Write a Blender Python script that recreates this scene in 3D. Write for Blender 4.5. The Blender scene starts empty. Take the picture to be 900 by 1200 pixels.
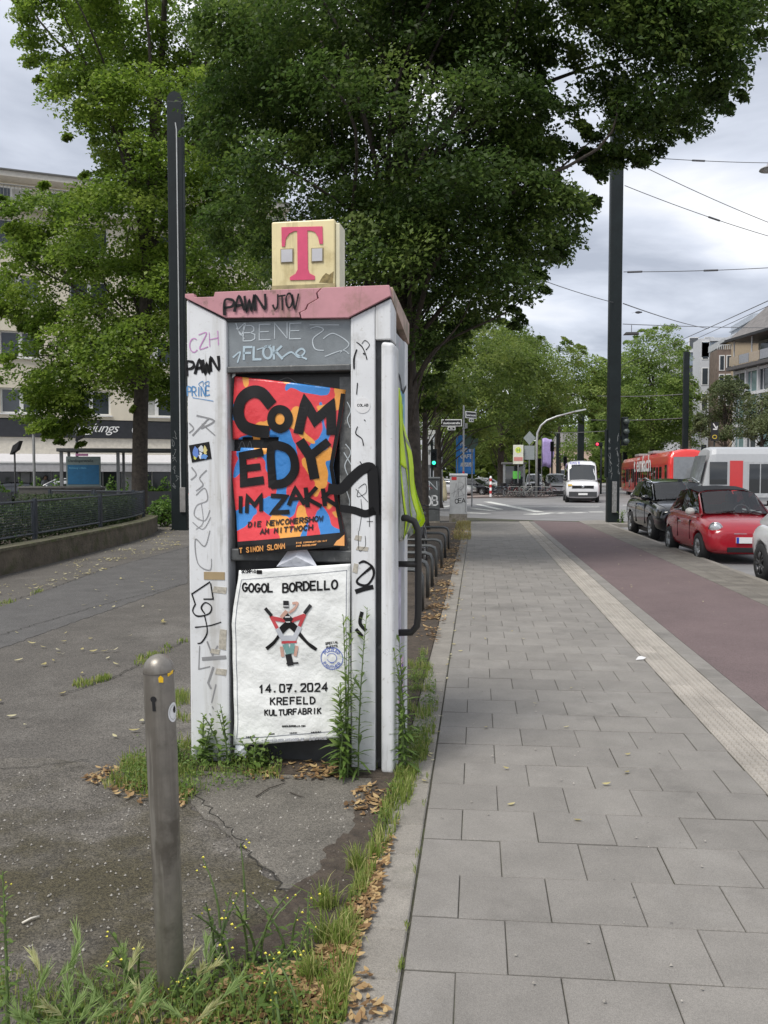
import bpy, bmesh, math, random
import numpy as np
from mathutils import Vector, Matrix
random.seed(7)
RNG = np.random.default_rng(11)
S = bpy.context.scene
COL = S.collection
R = math.radians

# ---------------------------------------------------------------- camera
CAM_H = 1.65
PITCH, YAW, FPX = R(2.53), R(6.5), 960.0
cam_d = bpy.data.cameras.new('camera')
cam_d.sensor_fit = 'VERTICAL'; cam_d.sensor_height = 36.0; cam_d.lens = FPX / 1200.0 * 36.0
cam_d.clip_end = 3000.0; cam_d.clip_start = 0.05
cam = bpy.data.objects.new('camera', cam_d); COL.objects.link(cam)
cam.location = (0, 0, CAM_H); cam.rotation_euler = (R(90) - PITCH, 0, YAW)
S.camera = cam

# ---------------------------------------------------------------- world: overcast sky
SUN_EL, SUN_AZ = R(58), R(215)      # azimuth measured clockwise from +Y
w = bpy.data.worlds.new('World'); S.world = w; w.use_nodes = True
nt = w.node_tree; nt.nodes.clear()
N = nt.nodes.new
out = N('ShaderNodeOutputWorld'); bg = N('ShaderNodeBackground'); bg.inputs['Strength'].default_value = 0.1
sky = N('ShaderNodeTexSky'); sky.sky_type = 'NISHITA'; sky.sun_disc = False
sky.sun_elevation = SUN_EL; sky.sun_rotation = SUN_AZ
tc = N('ShaderNodeTexCoord'); sep = N('ShaderNodeSeparateXYZ')
nt.links.new(tc.outputs['Generated'], sep.inputs[0])
zz = N('ShaderNodeMath'); zz.operation = 'ABSOLUTE'; nt.links.new(sep.outputs['Z'], zz.inputs[0])
za = N('ShaderNodeMath'); za.operation = 'ADD'; za.inputs[1].default_value = 0.10; nt.links.new(zz.outputs[0], za.inputs[0])
dx = N('ShaderNodeMath'); dx.operation = 'DIVIDE'; nt.links.new(sep.outputs['X'], dx.inputs[0]); nt.links.new(za.outputs[0], dx.inputs[1])
dy = N('ShaderNodeMath'); dy.operation = 'DIVIDE'; nt.links.new(sep.outputs['Y'], dy.inputs[0]); nt.links.new(za.outputs[0], dy.inputs[1])
cmb = N('ShaderNodeCombineXYZ'); nt.links.new(dx.outputs[0], cmb.inputs[0]); nt.links.new(dy.outputs[0], cmb.inputs[1])
cmb.inputs[2].default_value = 3.3
n1 = N('ShaderNodeTexNoise'); n1.inputs['Scale'].default_value = 0.95; n1.inputs['Detail'].default_value = 7.0
n1.inputs['Roughness'].default_value = 0.52; n1.inputs['Distortion'].default_value = 0.35
nt.links.new(cmb.outputs[0], n1.inputs['Vector'])
cr = N('ShaderNodeValToRGB')
e = cr.color_ramp.elements
e[0].position = 0.38; e[0].color = (0.42, 0.455, 0.535, 1)
e[1].position = 0.63; e[1].color = (1.0, 1.0, 1.0, 1)
m_ = cr.color_ramp.elements.new(0.50); m_.color = (0.66, 0.70, 0.79, 1)
nt.links.new(n1.outputs['Fac'], cr.inputs[0])
sc = N('ShaderNodeVectorMath'); sc.operation = 'SCALE'; sc.inputs['Scale'].default_value = 5.3
nt.links.new(cr.outputs[0], sc.inputs[0])
mx = N('ShaderNodeMix'); mx.data_type = 'RGBA'; mx.inputs[0].default_value = 0.95
nt.links.new(sky.outputs[0], mx.inputs[6]); nt.links.new(sc.outputs[0], mx.inputs[7])
nt.links.new(mx.outputs[2], bg.inputs['Color']); nt.links.new(bg.outputs[0], out.inputs['Surface'])

sun_d = bpy.data.lights.new('sun', 'SUN'); sun_d.energy = 1.5; sun_d.angle = R(24); sun_d.color = (1.0, 0.96, 0.90)
sun = bpy.data.objects.new('sun', sun_d); COL.objects.link(sun)
sdir = Vector((math.sin(SUN_AZ) * math.cos(SUN_EL), math.cos(SUN_AZ) * math.cos(SUN_EL), math.sin(SUN_EL)))
sun.rotation_euler = sdir.to_track_quat('Z', 'Y').to_euler()
sun.location = (-20, -20, 40)
S.view_settings.view_transform = 'Standard'; S.view_settings.look = 'None'
S.view_settings.exposure = 1.15; S.view_settings.gamma = 1.0; S.view_settings.use_curve_mapping = False
S.render.engine = 'CYCLES'; S.render.resolution_x = 768; S.render.resolution_y = 1024
S.cycles.max_bounces = 6; S.cycles.transparent_max_bounces = 8

# ---------------------------------------------------------------- measuring helpers
def ray(x, y):
    a = (x - 450) / FPX; b = (600 - y) / FPX
    fw = math.cos(PITCH) + b * math.sin(PITCH); up = -math.sin(PITCH) + b * math.cos(PITCH)
    return Vector((a * math.cos(YAW) - fw * math.sin(YAW), a * math.sin(YAW) + fw * math.cos(YAW), up))
def at(x, y, Y):
    r = ray(x, y); t = Y / r.y; return Vector((0, 0, CAM_H)) + r * t
def gr(x, y, z=0.0):
    r = ray(x, y); t = (z - CAM_H) / r.z; return Vector((0, 0, CAM_H)) + r * t

# ---------------------------------------------------------------- materials
MAT = {}
def mat(name, col, rough=0.6, metal=0.0, var=0.12, scale=6.0, bump=0.0, bscale=60.0, stain=None, obvar=0.0,
        spec=0.5, coord='Object', coat=0.0, speck=None, streak=None):
    """procedural surface: base colour with noise variation, optional stains, speckles and bump"""
    if name in MAT: return MAT[name]
    m = bpy.data.materials.new(name); m.use_nodes = True; MAT[name] = m
    t = m.node_tree; n = t.nodes; L = t.links.new; b = n['Principled BSDF']
    b.inputs['Roughness'].default_value = rough; b.inputs['Metallic'].default_value = metal
    b.inputs['Specular IOR Level'].default_value = spec
    if coat: b.inputs['Coat Weight'].default_value = coat; b.inputs['Coat Roughness'].default_value = 0.04
    c = n.new('ShaderNodeTexCoord')
    if coord == 'World': c = n.new('ShaderNodeNewGeometry'); coord = 'Position'
    nz = n.new('ShaderNodeTexNoise'); nz.inputs['Scale'].default_value = scale; nz.inputs['Detail'].default_value = 6
    nz.inputs['Roughness'].default_value = 0.6
    L(c.outputs[coord], nz.inputs['Vector'])
    r = n.new('ShaderNodeValToRGB')
    lo = tuple(max(0, v * (1 - var)) for v in col) + (1,); hi = tuple(min(1, v * (1 + var)) for v in col) + (1,)
    r.color_ramp.elements[0].position = 0.3; r.color_ramp.elements[0].color = lo
    r.color_ramp.elements[1].position = 0.7; r.color_ramp.elements[1].color = hi
    L(nz.outputs['Fac'], r.inputs[0])
    cur = r.outputs[0]
    if streak:                                   # run-off streaks: noise drawn out along the height
        mpg = n.new('ShaderNodeMapping'); mpg.inputs['Scale'].default_value = (1, 1, .07); L(c.outputs[coord], mpg.inputs[0])
    for si, st in enumerate((stain or []) + (streak or [])):   # (colour, threshold, softness, scale, amount)
        sc_, th, so, ss, am = st
        z = n.new('ShaderNodeTexNoise'); z.inputs['Scale'].default_value = ss; z.inputs['Detail'].default_value = 5
        z.inputs['Roughness'].default_value = 0.65; z.noise_dimensions = '4D'; z.inputs['W'].default_value = random.random() * 50
        L(mpg.outputs[0] if si >= len(stain or []) else c.outputs[coord], z.inputs['Vector'])
        mr = n.new('ShaderNodeMapRange'); mr.inputs[1].default_value = th; mr.inputs[2].default_value = th + so
        mr.inputs[3].default_value = 0; mr.inputs[4].default_value = am
        L(z.outputs['Fac'], mr.inputs[0])
        q = n.new('ShaderNodeMix'); q.data_type = 'RGBA'; L(mr.outputs[0], q.inputs[0]); L(cur, q.inputs[6])
        q.inputs[7].default_value = tuple(sc_) + (1,); cur = q.outputs[2]
    if speck:                                    # (scale, dark, light): aggregate grains
        z = n.new('ShaderNodeTexVoronoi'); z.inputs['Scale'].default_value = speck[0]
        L(c.outputs[coord], z.inputs['Vector'])
        sp = n.new('ShaderNodeSeparateColor'); L(z.outputs['Color'], sp.inputs[0])
        mr = n.new('ShaderNodeMapRange'); mr.inputs[3].default_value = speck[1]; mr.inputs[4].default_value = speck[2]
        L(sp.outputs[0], mr.inputs[0])
        q = n.new('ShaderNodeVectorMath'); q.operation = 'SCALE'; L(cur, q.inputs[0]); L(mr.outputs[0], q.inputs['Scale']); cur = q.outputs[0]
    if obvar:
        oi = n.new('ShaderNodeObjectInfo'); mr = n.new('ShaderNodeMapRange')
        mr.inputs[3].default_value = 1 - obvar; mr.inputs[4].default_value = 1 + obvar
        L(oi.outputs['Random'], mr.inputs[0])
        q = n.new('ShaderNodeVectorMath'); q.operation = 'SCALE'; L(cur, q.inputs[0]); L(mr.outputs[0], q.inputs['Scale']); cur = q.outputs[0]
    L(cur, b.inputs['Base Color'])
    if bump:
        z = n.new('ShaderNodeTexNoise'); z.inputs['Scale'].default_value = bscale; z.inputs['Detail'].default_value = 4
        L(c.outputs[coord], z.inputs['Vector'])
        bp = n.new('ShaderNodeBump'); bp.inputs['Strength'].default_value = bump; bp.inputs['Distance'].default_value = 0.02
        L(z.outputs['Fac'], bp.inputs['Height']); L(bp.outputs[0], b.inputs['Normal'])
    return m
def leafmat(name, c0, c1, c2, trans=0.35, rough=0.48):
    m = bpy.data.materials.new(name); m.use_nodes = True; MAT[name] = m
    t = m.node_tree; n = t.nodes; L = t.links.new
    b = n['Principled BSDF']; b.inputs['Roughness'].default_value = rough; b.inputs['Specular IOR Level'].default_value = 0.28
    a = n.new('ShaderNodeAttribute'); a.attribute_name = 'tone'
    r = n.new('ShaderNodeValToRGB'); el = r.color_ramp.elements
    el[0].position = 0.0; el[0].color = c0 + (1,); el[1].position = 1.0; el[1].color = c2 + (1,)
    mid = el.new(0.5); mid.color = c1 + (1,)
    L(a.outputs['Fac'], r.inputs[0]); L(r.outputs[0], b.inputs['Base Color'])
    tr = n.new('ShaderNodeBsdfTranslucent')
    hs = n.new('ShaderNodeHueSaturation'); hs.inputs['Value'].default_value = 1.5; hs.inputs['Hue'].default_value = 0.505
    L(r.outputs[0], hs.inputs['Color']); L(hs.outputs[0], tr.inputs['Color'])
    mx = n.new('ShaderNodeMixShader'); mx.inputs[0].default_value = trans
    L(b.outputs[0], mx.inputs[1]); L(tr.outputs[0], mx.inputs[2]); L(mx.outputs[0], n['Material Output'].inputs['Surface'])
    return m

white_paint = mat('white_paint', (.78, .78, .77), .45, var=.05)
black = mat('black', (.012, .012, .013), .5)
rubber = mat('rubber', (.018, .018, .019), .75, bump=.1)
glass_dark = mat('glass_dark', (.018, .021, .023), .02, spec=1.0, var=.1)
chrome = mat('chrome', (.55, .56, .57), .18, 1.0)
def auto_glass():
    m = bpy.data.materials.new('car_glass'); m.use_nodes = True; t = m.node_tree; n = t.nodes; L = t.links.new
    for q in list(n):
        if q.type == 'BSDF_PRINCIPLED': n.remove(q)
    tr = n.new('ShaderNodeBsdfTransparent'); tr.inputs[0].default_value = (.50, .56, .55, 1)
    gl = n.new('ShaderNodeBsdfGlossy'); gl.inputs['Roughness'].default_value = .02
    fr = n.new('ShaderNodeFresnel'); fr.inputs[0].default_value = 1.75
    mx = n.new('ShaderNodeMixShader'); L(fr.outputs[0], mx.inputs[0]); L(tr.outputs[0], mx.inputs[1]); L(gl.outputs[0], mx.inputs[2]); L(mx.outputs[0], n['Material Output'].inputs[0])
    return m
car_glass = auto_glass()
lamp_glass = mat('lamp_glass', (.62, .64, .66), .08, .35, spec=.8)
steel_dark = mat('steel_dark', (.008, .013, .014), .5, 0.0, var=.25, scale=3, stain=[((.03, .032, .03), .6, .1, 14, .5)], spec=.3)
galv = mat('galvanised', (.23, .235, .24), .45, .6, var=.25, scale=20)
bark = mat('bark', (.055, .045, .036), .9, var=.45, scale=9, bump=.9, bscale=22)
marking = mat('road_marking', (.62, .62, .58), .7, var=.2, scale=5, stain=[((.14, .14, .14), .55, .1, 9, .75)])

# ---------------------------------------------------------------- mesh building
class MB:
    def __init__(s): s.v = []; s.f = []
    def add(s, vs, fs):
        o = len(s.v); s.v += [tuple(p) for p in vs]; s.f += [tuple(i + o for i in f) for f in fs]; return s
    def box(s, x0, x1, y0, y1, z0, z1):
        return s.add([(x0, y0, z0), (x1, y0, z0), (x1, y1, z0), (x0, y1, z0), (x0, y0, z1), (x1, y0, z1), (x1, y1, z1), (x0, y1, z1)],
                     [(0, 3, 2, 1), (4, 5, 6, 7), (0, 1, 5, 4), (1, 2, 6, 5), (2, 3, 7, 6), (3, 0, 4, 7)])
    def hexa(s, p):                      # eight corners, bottom ring then top ring
        return s.add(p, [(0, 3, 2, 1), (4, 5, 6, 7), (0, 1, 5, 4), (1, 2, 6, 5), (2, 3, 7, 6), (3, 0, 4, 7)])
    def prism(s, poly, a, b, axis='z'):  # poly counter-clockwise in plane, extruded a..b
        n = len(poly)
        def p3(q, h): return (q[0], q[1], h) if axis == 'z' else ((q[0], h, q[1]) if axis == 'y' else (h, q[0], q[1]))
        vs = [p3(q, a) for q in poly] + [p3(q, b) for q in poly]
        fs = [tuple(range(n - 1, -1, -1)), tuple(range(n, 2 * n))] + [(i, (i + 1) % n, n + (i + 1) % n, n + i) for i in range(n)]
        return s.add(vs, fs)
    def tube(s, path, r, n=8, cap=True):
        path = [Vector(p) for p in path]; k = len(path)
        rs = r if isinstance(r, (list, tuple)) else [r] * k
        o = len(s.v); up = None
        for i, p in enumerate(path):
            d = (path[min(i + 1, k - 1)] - path[max(i - 1, 0)])
            if d.length < 1e-9: d = Vector((0, 0, 1))
            d.normalize()
            if up is None:
                up = Vector((0, 0, 1)) if abs(d.z) < .9 else Vector((1, 0, 0))
            a = d.cross(up)
            if a.length < 1e-6: a = d.cross(Vector((0, 1, 0)))
            a.normalize(); b = a.cross(d); up = b
            for j in range(n):
                t = 2 * math.pi * j / n
                s.v.append(tuple(p + a * (rs[i] * math.cos(t)) + b * (rs[i] * math.sin(t))))
        for i in range(k - 1):
            for j in range(n):
                s.f.append((o + i * n + j, o + i * n + (j + 1) % n, o + (i + 1) * n + (j + 1) % n, o + (i + 1) * n + j))
        if cap:
            s.f.append(tuple(o + j for j in range(n - 1, -1, -1))); s.f.append(tuple(o + (k - 1) * n + j for j in range(n)))
        return s
    def lathe(s, prof, n=24, c=(0, 0, 0), axis='z'):
        o = len(s.v)
        for r, h in prof:
            for j in range(n):
                t = 2 * math.pi * j / n; a, b = r * math.cos(t), r * math.sin(t)
                q = (a, b, h) if axis == 'z' else ((h, a, b) if axis == 'x' else (a, h, b))
                s.v.append((c[0] + q[0], c[1] + q[1], c[2] + q[2]))
        for i in range(len(prof) - 1):
            for j in range(n):
                s.f.append((o + i * n + j, o + i * n + (j + 1) % n, o + (i + 1) * n + (j + 1) % n, o + (i + 1) * n + j))
        return s
    def build(s, name, m, parent=None, smooth=False, bevel=0.0, sub=0, loc=None, rotz=0.0, seg=2):
        me = bpy.data.meshes.new(name); me.from_pydata(s.v, [], s.f); me.update()
        bm = bmesh.new(); bm.from_mesh(me); bmesh.ops.recalc_face_normals(bm, faces=bm.faces); bm.to_mesh(me); bm.free()
        if m: me.materials.append(m)
        if smooth: me.polygons.foreach_set('use_smooth', [True] * len(me.polygons))
        o = bpy.data.objects.new(name, me); COL.objects.link(o)
        if parent: o.parent = parent
        if loc is not None: o.location = loc
        o.rotation_euler.z = rotz
        if bevel:
            b = o.modifiers.new('bevel', 'BEVEL'); b.width = bevel; b.segments = seg; b.limit_method = 'ANGLE'; b.angle_limit = R(35)
        if sub:
            b = o.modifiers.new('sub', 'SUBSURF'); b.levels = sub; b.render_levels = sub
        return o
def tag(o, label=None, cat=None, group=None, kind=None):
    if label: o['label'] = label
    if cat: o['category'] = cat
    if group: o['group'] = group
    if kind: o['kind'] = kind
    return o
def thing(name, label, cat, loc=(0, 0, 0), rotz=0.0, group=None):
    o = bpy.data.objects.new(name, None); COL.objects.link(o); o.location = loc; o.rotation_euler = (0, 0, rotz)
    o.empty_display_size = .2
    return tag(o, label, cat, group)
def struct(o): o['kind'] = 'structure'; return o
def copy_tree(o, parent=None, label=None):
    c = o.copy(); COL.objects.link(c); c.parent = parent
    if label: c['label'] = label
    for ch in list(o.children): copy_tree(ch, c)
    return c
def text_mesh(name, body, size, m, parent, origin, ux, uy, bold=0.0, align='LEFT', lift=None, shear=0.0, space=1.0):
    """flat lettering: origin + x*ux + y*uy, with an optional lift(p) that follows a curved sheet"""
    cu = bpy.data.curves.new('tmp', 'FONT'); cu.body = body; cu.size = size; cu.align_x = align; cu.offset = bold
    cu.shear = shear; cu.resolution_u = 3; cu.space_character = space
    to = bpy.data.objects.new('tmp', cu); COL.objects.link(to)
    me = bpy.data.meshes.new_from_object(to); bpy.data.objects.remove(to); bpy.data.curves.remove(cu)
    me.name = name; me.materials.clear(); me.materials.append(m)
    ux, uy, origin = Vector(ux), Vector(uy), Vector(origin)
    for v in me.vertices:
        p = origin + ux * v.co.x + uy * v.co.y
        v.co = lift(p) if lift else p
    o = bpy.data.objects.new(name, me); COL.objects.link(o)
    if parent: o.parent = parent
    return o
def catmull(pts, n=6):
    if len(pts) < 3: return [tuple(p) for p in pts]
    P = [pts[0]] + list(pts) + [pts[-1]]; outp = []
    for i in range(1, len(P) - 2):
        p0, p1, p2, p3 = P[i - 1], P[i], P[i + 1], P[i + 2]
        for k in range(n):
            t = k / n
            outp.append(tuple(.5 * ((2 * p1[j]) + (-p0[j] + p2[j]) * t + (2 * p0[j] - 5 * p1[j] + 4 * p2[j] - p3[j]) * t * t +
                                    (-p0[j] + 3 * p1[j] - 3 * p2[j] + p3[j]) * t ** 3) for j in range(2)))
    outp.append(tuple(pts[-1])); return outp
def ribbon(mb, pts, wd, fn, smooth=True, taper=False):
    """a brush stroke: 2-D points widened to wd and mapped to 3-D by fn(u, v)"""
    if smooth: pts = catmull(pts)
    else:
        q_ = [pts[0]]
        for a, b in zip(pts, pts[1:]):
            n_ = max(1, min(12, int(math.hypot(b[0] - a[0], b[1] - a[1]) / .018)))
            q_ += [(a[0] + (b[0] - a[0]) * i / n_, a[1] + (b[1] - a[1]) * i / n_) for i in range(1, n_ + 1)]
        pts = q_
    k = len(pts); o = len(mb.v)
    for i, p in enumerate(pts):
        a = pts[max(i - 1, 0)]; b = pts[min(i + 1, k - 1)]
        d = (b[0] - a[0], b[1] - a[1]); l = math.hypot(*d) or 1
        nx, ny = -d[1] / l, d[0] / l
        mit = 1.0
        if 0 < i < k - 1:
            s1 = (p[0] - a[0], p[1] - a[1]); l1 = math.hypot(*s1) or 1; s2 = (b[0] - p[0], b[1] - p[1]); l2 = math.hypot(*s2) or 1
            d = (s1[0] / l1 + s2[0] / l2, s1[1] / l1 + s2[1] / l2); l = math.hypot(*d)
            if l < .35: d = (s1[0] / l1, s1[1] / l1); l = 1
            nx, ny = -d[1] / l, d[0] / l; mit = min(1.9, 1 / max(.3, abs(nx * -s1[1] / l1 + ny * s1[0] / l1)))
        ww = wd * .5 * (1 if not taper else (.35 + .65 * math.sin(math.pi * (i + .5) / k)))
        ww *= mit; e = 0
        if smooth and wd < .02: ww *= 1 + .14 * math.sin(i * .5 + p[0] * 30) + .10 * math.sin(i * .23 + p[1] * 20)
        if i == 0: e = -ww * .6
        if i == k - 1: e = ww * .6
        q = (p[0] + d[0] / l * e, p[1] + d[1] / l * e)
        mb.v.append(tuple(fn(q[0] + nx * ww, q[1] + ny * ww))); mb.v.append(tuple(fn(q[0] - nx * ww, q[1] - ny * ww)))
    for i in range(k - 1): mb.f.append((o + 2 * i, o + 2 * i + 1, o + 2 * i + 3, o + 2 * i + 2))
def arc(cx, cy, rx, ry, a0, a1, n=8):
    return [(cx + rx * math.cos(R(a0 + (a1 - a0) * i / n)), cy + ry * math.sin(R(a0 + (a1 - a0) * i / n))) for i in range(n + 1)]
GL = {'A': [[(0, 0), (.5, 1), (1, 0)], [(.2, .35), (.8, .35)]],
 'B': [[(0, 0), (0, 1)], [(0, 1), (.6, 1), (.85, .87), (.85, .65), (.6, .53), (0, .53)], [(.6, .53), (.95, .4), (.95, .13), (.65, 0), (0, 0)]],
 'C': [arc(.52, .5, .5, .5, 50, 310)], 'D': [[(0, 0), (0, 1), (.5, 1), (.9, .75), (.95, .5), (.9, .25), (.5, 0), (0, 0)]],
 'E': [[(.9, 1), (0, 1), (0, 0), (.9, 0)], [(0, .52), (.75, .52)]], 'F': [[(.9, 1), (0, 1), (0, 0)], [(0, .52), (.75, .52)]],
 'G': [arc(.5, .5, .5, .5, 45, 345) + [(.98, .45), (.55, .45)]], 'H': [[(0, 0), (0, 1)], [(1, 0), (1, 1)], [(0, .5), (1, .5)]],
 'I': [[(.5, 0), (.5, 1)]], 'J': [[(.8, 1), (.8, .25), (.55, 0), (.2, .1), (.05, .3)]], 'K': [[(0, 0), (0, 1)], [(.9, 1), (0, .45)], [(.25, .6), (.95, 0)]],
 'L': [[(0, 1), (0, 0), (.85, 0)]], 'M': [[(0, 0), (.05, 1), (.5, .35), (.95, 1), (1, 0)]], 'N': [[(0, 0), (0, 1), (1, 0), (1, 1)]],
 'O': [arc(.5, .5, .5, .5, 90, 450, 14)], 'P': [[(0, 0), (0, 1), (.65, 1), (.95, .85), (.95, .62), (.65, .48), (0, .48)]],
 'R': [[(0, 0), (0, 1), (.65, 1), (.95, .85), (.95, .62), (.65, .48), (0, .48)], [(.45, .48), (1, 0)]],
 'S': [[(.95, .85), (.7, 1), (.3, 1), (.05, .8), (.2, .58), (.8, .42), (.95, .2), (.7, 0), (.3, 0), (.02, .17)]],
 'T': [[(0, 1), (1, 1)], [(.5, 1), (.5, 0)]], 'U': [[(0, 1), (0, .25), (.25, 0), (.75, 0), (1, .25), (1, 1)]], 'V': [[(0, 1), (.5, 0), (1, 1)]],
 'W': [[(0, 1), (.25, 0), (.5, .7), (.75, 0), (1, 1)]], 'Y': [[(0, 1), (.5, .45)], [(1, 1), (.5, .45), (.5, 0)]], 'Z': [[(.05, 1), (.95, 1), (.05, 0), (1, 0)]],
 '0': [[(.15, 0), (.85, 0), (.95, .15), (.95, .85), (.85, 1), (.15, 1), (.05, .85), (.05, .15), (.15, 0)]], '1': [[(.2, .75), (.55, 1), (.55, 0)]],
 '2': [[(.05, .85), (.2, 1), (.8, 1), (.95, .8), (.9, .6), (.05, 0), (1, 0)]], '4': [[(.75, 0), (.75, 1), (.05, .3), (1, .3)]],
 '7': [[(0, 1), (1, 1), (.4, 0)], [(.2, .5), (.85, .5)]], '.': [[(.35, 0), (.5, .06)]], "'": [[(.5, 1), (.5, .8)]], '-': [[(.1, .5), (.9, .5)]]}
def lettering(mb, txt, x0, y0, x1, y1, wd, fn, gap=.28, jit=0.0, slope=0.0, smooth=False):
    """hand-drawn capitals filling the box x0..x1, y0..y1 (2-D), strokes wd wide"""
    n = len(txt); cw = (x1 - x0) / (n * (1 + gap) - gap)
    for i, ch in enumerate(txt):
        gx = x0 + i * cw * (1 + gap)
        jx, jy, js = (random.uniform(-jit, jit) for _ in range(3))
        for st in GL.get(ch, []):
            pts = [(gx + cw * (px + jx * .3 + js * .3 * py), y0 + (y1 - y0) * (py + jy * .4) + slope * (gx + cw * px - x0)) for px, py in st]
            ribbon(mb, pts, wd, fn, smooth=smooth)
# ================================================================ the setting
asphalt = mat('asphalt_road', (.21, .207, .207), .9, var=.15, scale=.8, bump=.25, bscale=180, stain=[((.11, .11, .115), .55, .12, .35, .6)])
plaza_m = mat('asphalt_plaza', (.098, .089, .078), .93, var=.16, scale=2.2, bump=.6, bscale=90,
              stain=[((.17, .158, .14), .52, .14, .7, .6), ((.07, .064, .055), .58, .12, 1.7, .55)], speck=(130, .6, 1.45))
coarse_m = mat('asphalt_coarse', (.138, .125, .107), .95, var=.25, scale=5, bump=1.0, bscale=120,
               stain=[((.060, .050, .022), .47, .12, .9, .85), ((.07, .062, .05), .55, .1, 6, .6)], speck=(120, .6, 1.5))
patch_m = mat('asphalt_patch', (.14, .128, .108), .95, var=.2, scale=4, bump=.7, bscale=140,
              stain=[((.23, .21, .18), .6, .14, 2.6, .6), ((.07, .062, .05), .57, .1, 5, .5)], speck=(150, .65, 1.35))
seal_m = mat('asphalt_strip', (.092, .088, .084), .93, var=.15, scale=3, bump=.5, bscale=120, speck=(140, .7, 1.35))
soil_m = mat('soil', (.060, .046, .034), .97, var=.4, scale=14, bump=1.0, bscale=50, stain=[((.10, .085, .06), .55, .1, 22, .6)])
slab_m = mat('paving', (.207, .194, .176), .84, var=.12, scale=3.5, bump=.22, bscale=260, obvar=.085, coord='World',
             stain=[((.25, .238, .22), .56, .10, 2.1, .5), ((.12, .113, .102), .57, .10, 1.3, .55), ((.085, .08, .075), .69, .012, 13, .6), ((.34, .325, .30), .71, .012, 19, .6)], speck=(420, .80, 1.20))
kerb_m = mat('kerb_stone', (.225, .208, .182), .86, var=.16, scale=4, bump=.35, bscale=150, obvar=.10, coord='World',
             stain=[((.13, .125, .10), .57, .12, 4, .5)], speck=(300, .78, 1.22))
tact_m = mat('tactile_tile', (.335, .308, .272), .8, var=.14, scale=4, bump=.15, bscale=150, obvar=.09, coord='World', stain=[((.27, .25, .225), .57, .12, 5, .5)])
red_m = mat('red_path', (.138, .100, .099), .9, var=.10, scale=1.4, bump=.45, bscale=130, stain=[((.17, .13, .128), .55, .16, .8, .5), ((.10, .075, .074), .56, .1, 1.2, .45), ((.19, .17, .165), .66, .05, 5, .5)], speck=(170, .70, 1.32))

ground = struct(MB().add([(-900, -300, -.1), (900, -300, -.1), (900, 1500, -.1), (-900, 1500, -.1)], [(0, 1, 2, 3)]).build('ground', asphalt))
plaza_poly = [(-70, -6), (-.426, -6), (-.426, 30.5), (-1.2, 33.5), (-4, 36), (-9, 37.5), (-70, 37.5)]
struct(MB().prism(plaza_poly, -.3, 0).build('plaza', plaza_m))

joint_m = mat('joint_fill', (.045, .043, .030), .97, var=.5, scale=30, stain=[((.06, .075, .02), .55, .08, 2.5, .7)])
# -- pavement: bed with every slab laid on it
pave = struct(MB().prism([(-.424, -2), (4.40, -2), (4.40, 30.2), (2.2, 30.9), (.9, 31.6), (-.1, 32.4), (-.424, 32.4)], -.3, -.007).build('pavement', joint_m))
def slab_mesh(name, x0, x1, y0, y1, m, th=.05, ch=.0030, shear=0.0):
    mb = MB()
    def p(x, y, z): return (x, y + shear * x, z)
    r0 = [p(x0, y0, -th), p(x1, y0, -th), p(x1, y1, -th), p(x0, y1, -th)]
    r1 = [p(x0, y0, -ch), p(x1, y0, -ch), p(x1, y1, -ch), p(x0, y1, -ch)]
    r2 = [p(x0 + ch, y0 + ch, 0), p(x1 - ch, y0 + ch, 0), p(x1 - ch, y1 - ch, 0), p(x0 + ch, y1 - ch, 0)]
    fs = [(8, 9, 10, 11)]
    for a in (0, 4):
        fs += [(a + i, a + (i + 1) % 4, a + 4 + (i + 1) % 4, a + 4 + i) for i in range(4)]
    mb.add(r0 + r1 + r2, fs)
    me = bpy.data.meshes.new(name); me.from_pydata(mb.v, [], mb.f); me.update(); me.materials.append(m)
    return me
SX0, SA, SB, SY0, SH = -.237, .3465, .3343, 2.665, .0229
XT = 1.500
J = .0032
mesh_cache = {}
def piece(me, name, loc, parent, tilt=.0016):
    o = bpy.data.objects.new(name, me); COL.objects.link(o); o.parent = parent
    o.location = loc; o.rotation_euler = (random.gauss(0, tilt), random.gauss(0, tilt), random.gauss(0, .0016))
    return o
rest = MB(); cnt = 0
for r in range(-5, 85):
    y0 = SY0 + r * SB
    x = SX0
    first = SA * .5 if r % 2 else SA
    if y0 > 29.7: break
    while x < XT - .03:
        wd = first if x == SX0 else SA
        x1 = min(x + wd, XT)
        ww = round(x1 - x, 4); cx = .5 * (x + x1); yy = y0 + SH * (cx - SX0)
        near = cnt < 300 and y0 > 1.3
        if near:
            cnt += 1
            if ww not in mesh_cache: mesh_cache[ww] = slab_mesh('paving_slab', -ww / 2 + J * .5, ww / 2 - J * .5, J * .9, SB - J * .9, slab_m, shear=SH)
            piece(mesh_cache[ww], 'paving_slab', (cx, yy, random.gauss(0, .0012)), pave)
        else:
            z = random.gauss(0, .001)
            rest.add([(x + J / 2, y0 + SH * (x - SX0) + J / 2, z), (x1 - J / 2, y0 + SH * (x1 - SX0) + J / 2, z), (x1 - J / 2, y0 + SH * (x1 - SX0) + SB - J / 2, z), (x + J / 2, y0 + SH * (x - SX0) + SB - J / 2, z),
                      (x + J / 2, y0 + SH * (x - SX0) + J / 2, -.03), (x1 - J / 2, y0 + SH * (x1 - SX0) + J / 2, -.03), (x1 - J / 2, y0 + SH * (x1 - SX0) + SB - J / 2, -.03), (x + J / 2, y0 + SH * (x - SX0) + SB - J / 2, -.03)],
                     [(0, 1, 2, 3), (4, 5, 1, 0), (5, 6, 2, 1), (6, 7, 3, 2), (7, 4, 0, 3)])
        x = x1
tag(rest.build('far_paving', slab_m, pave), kind='stuff')
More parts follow.
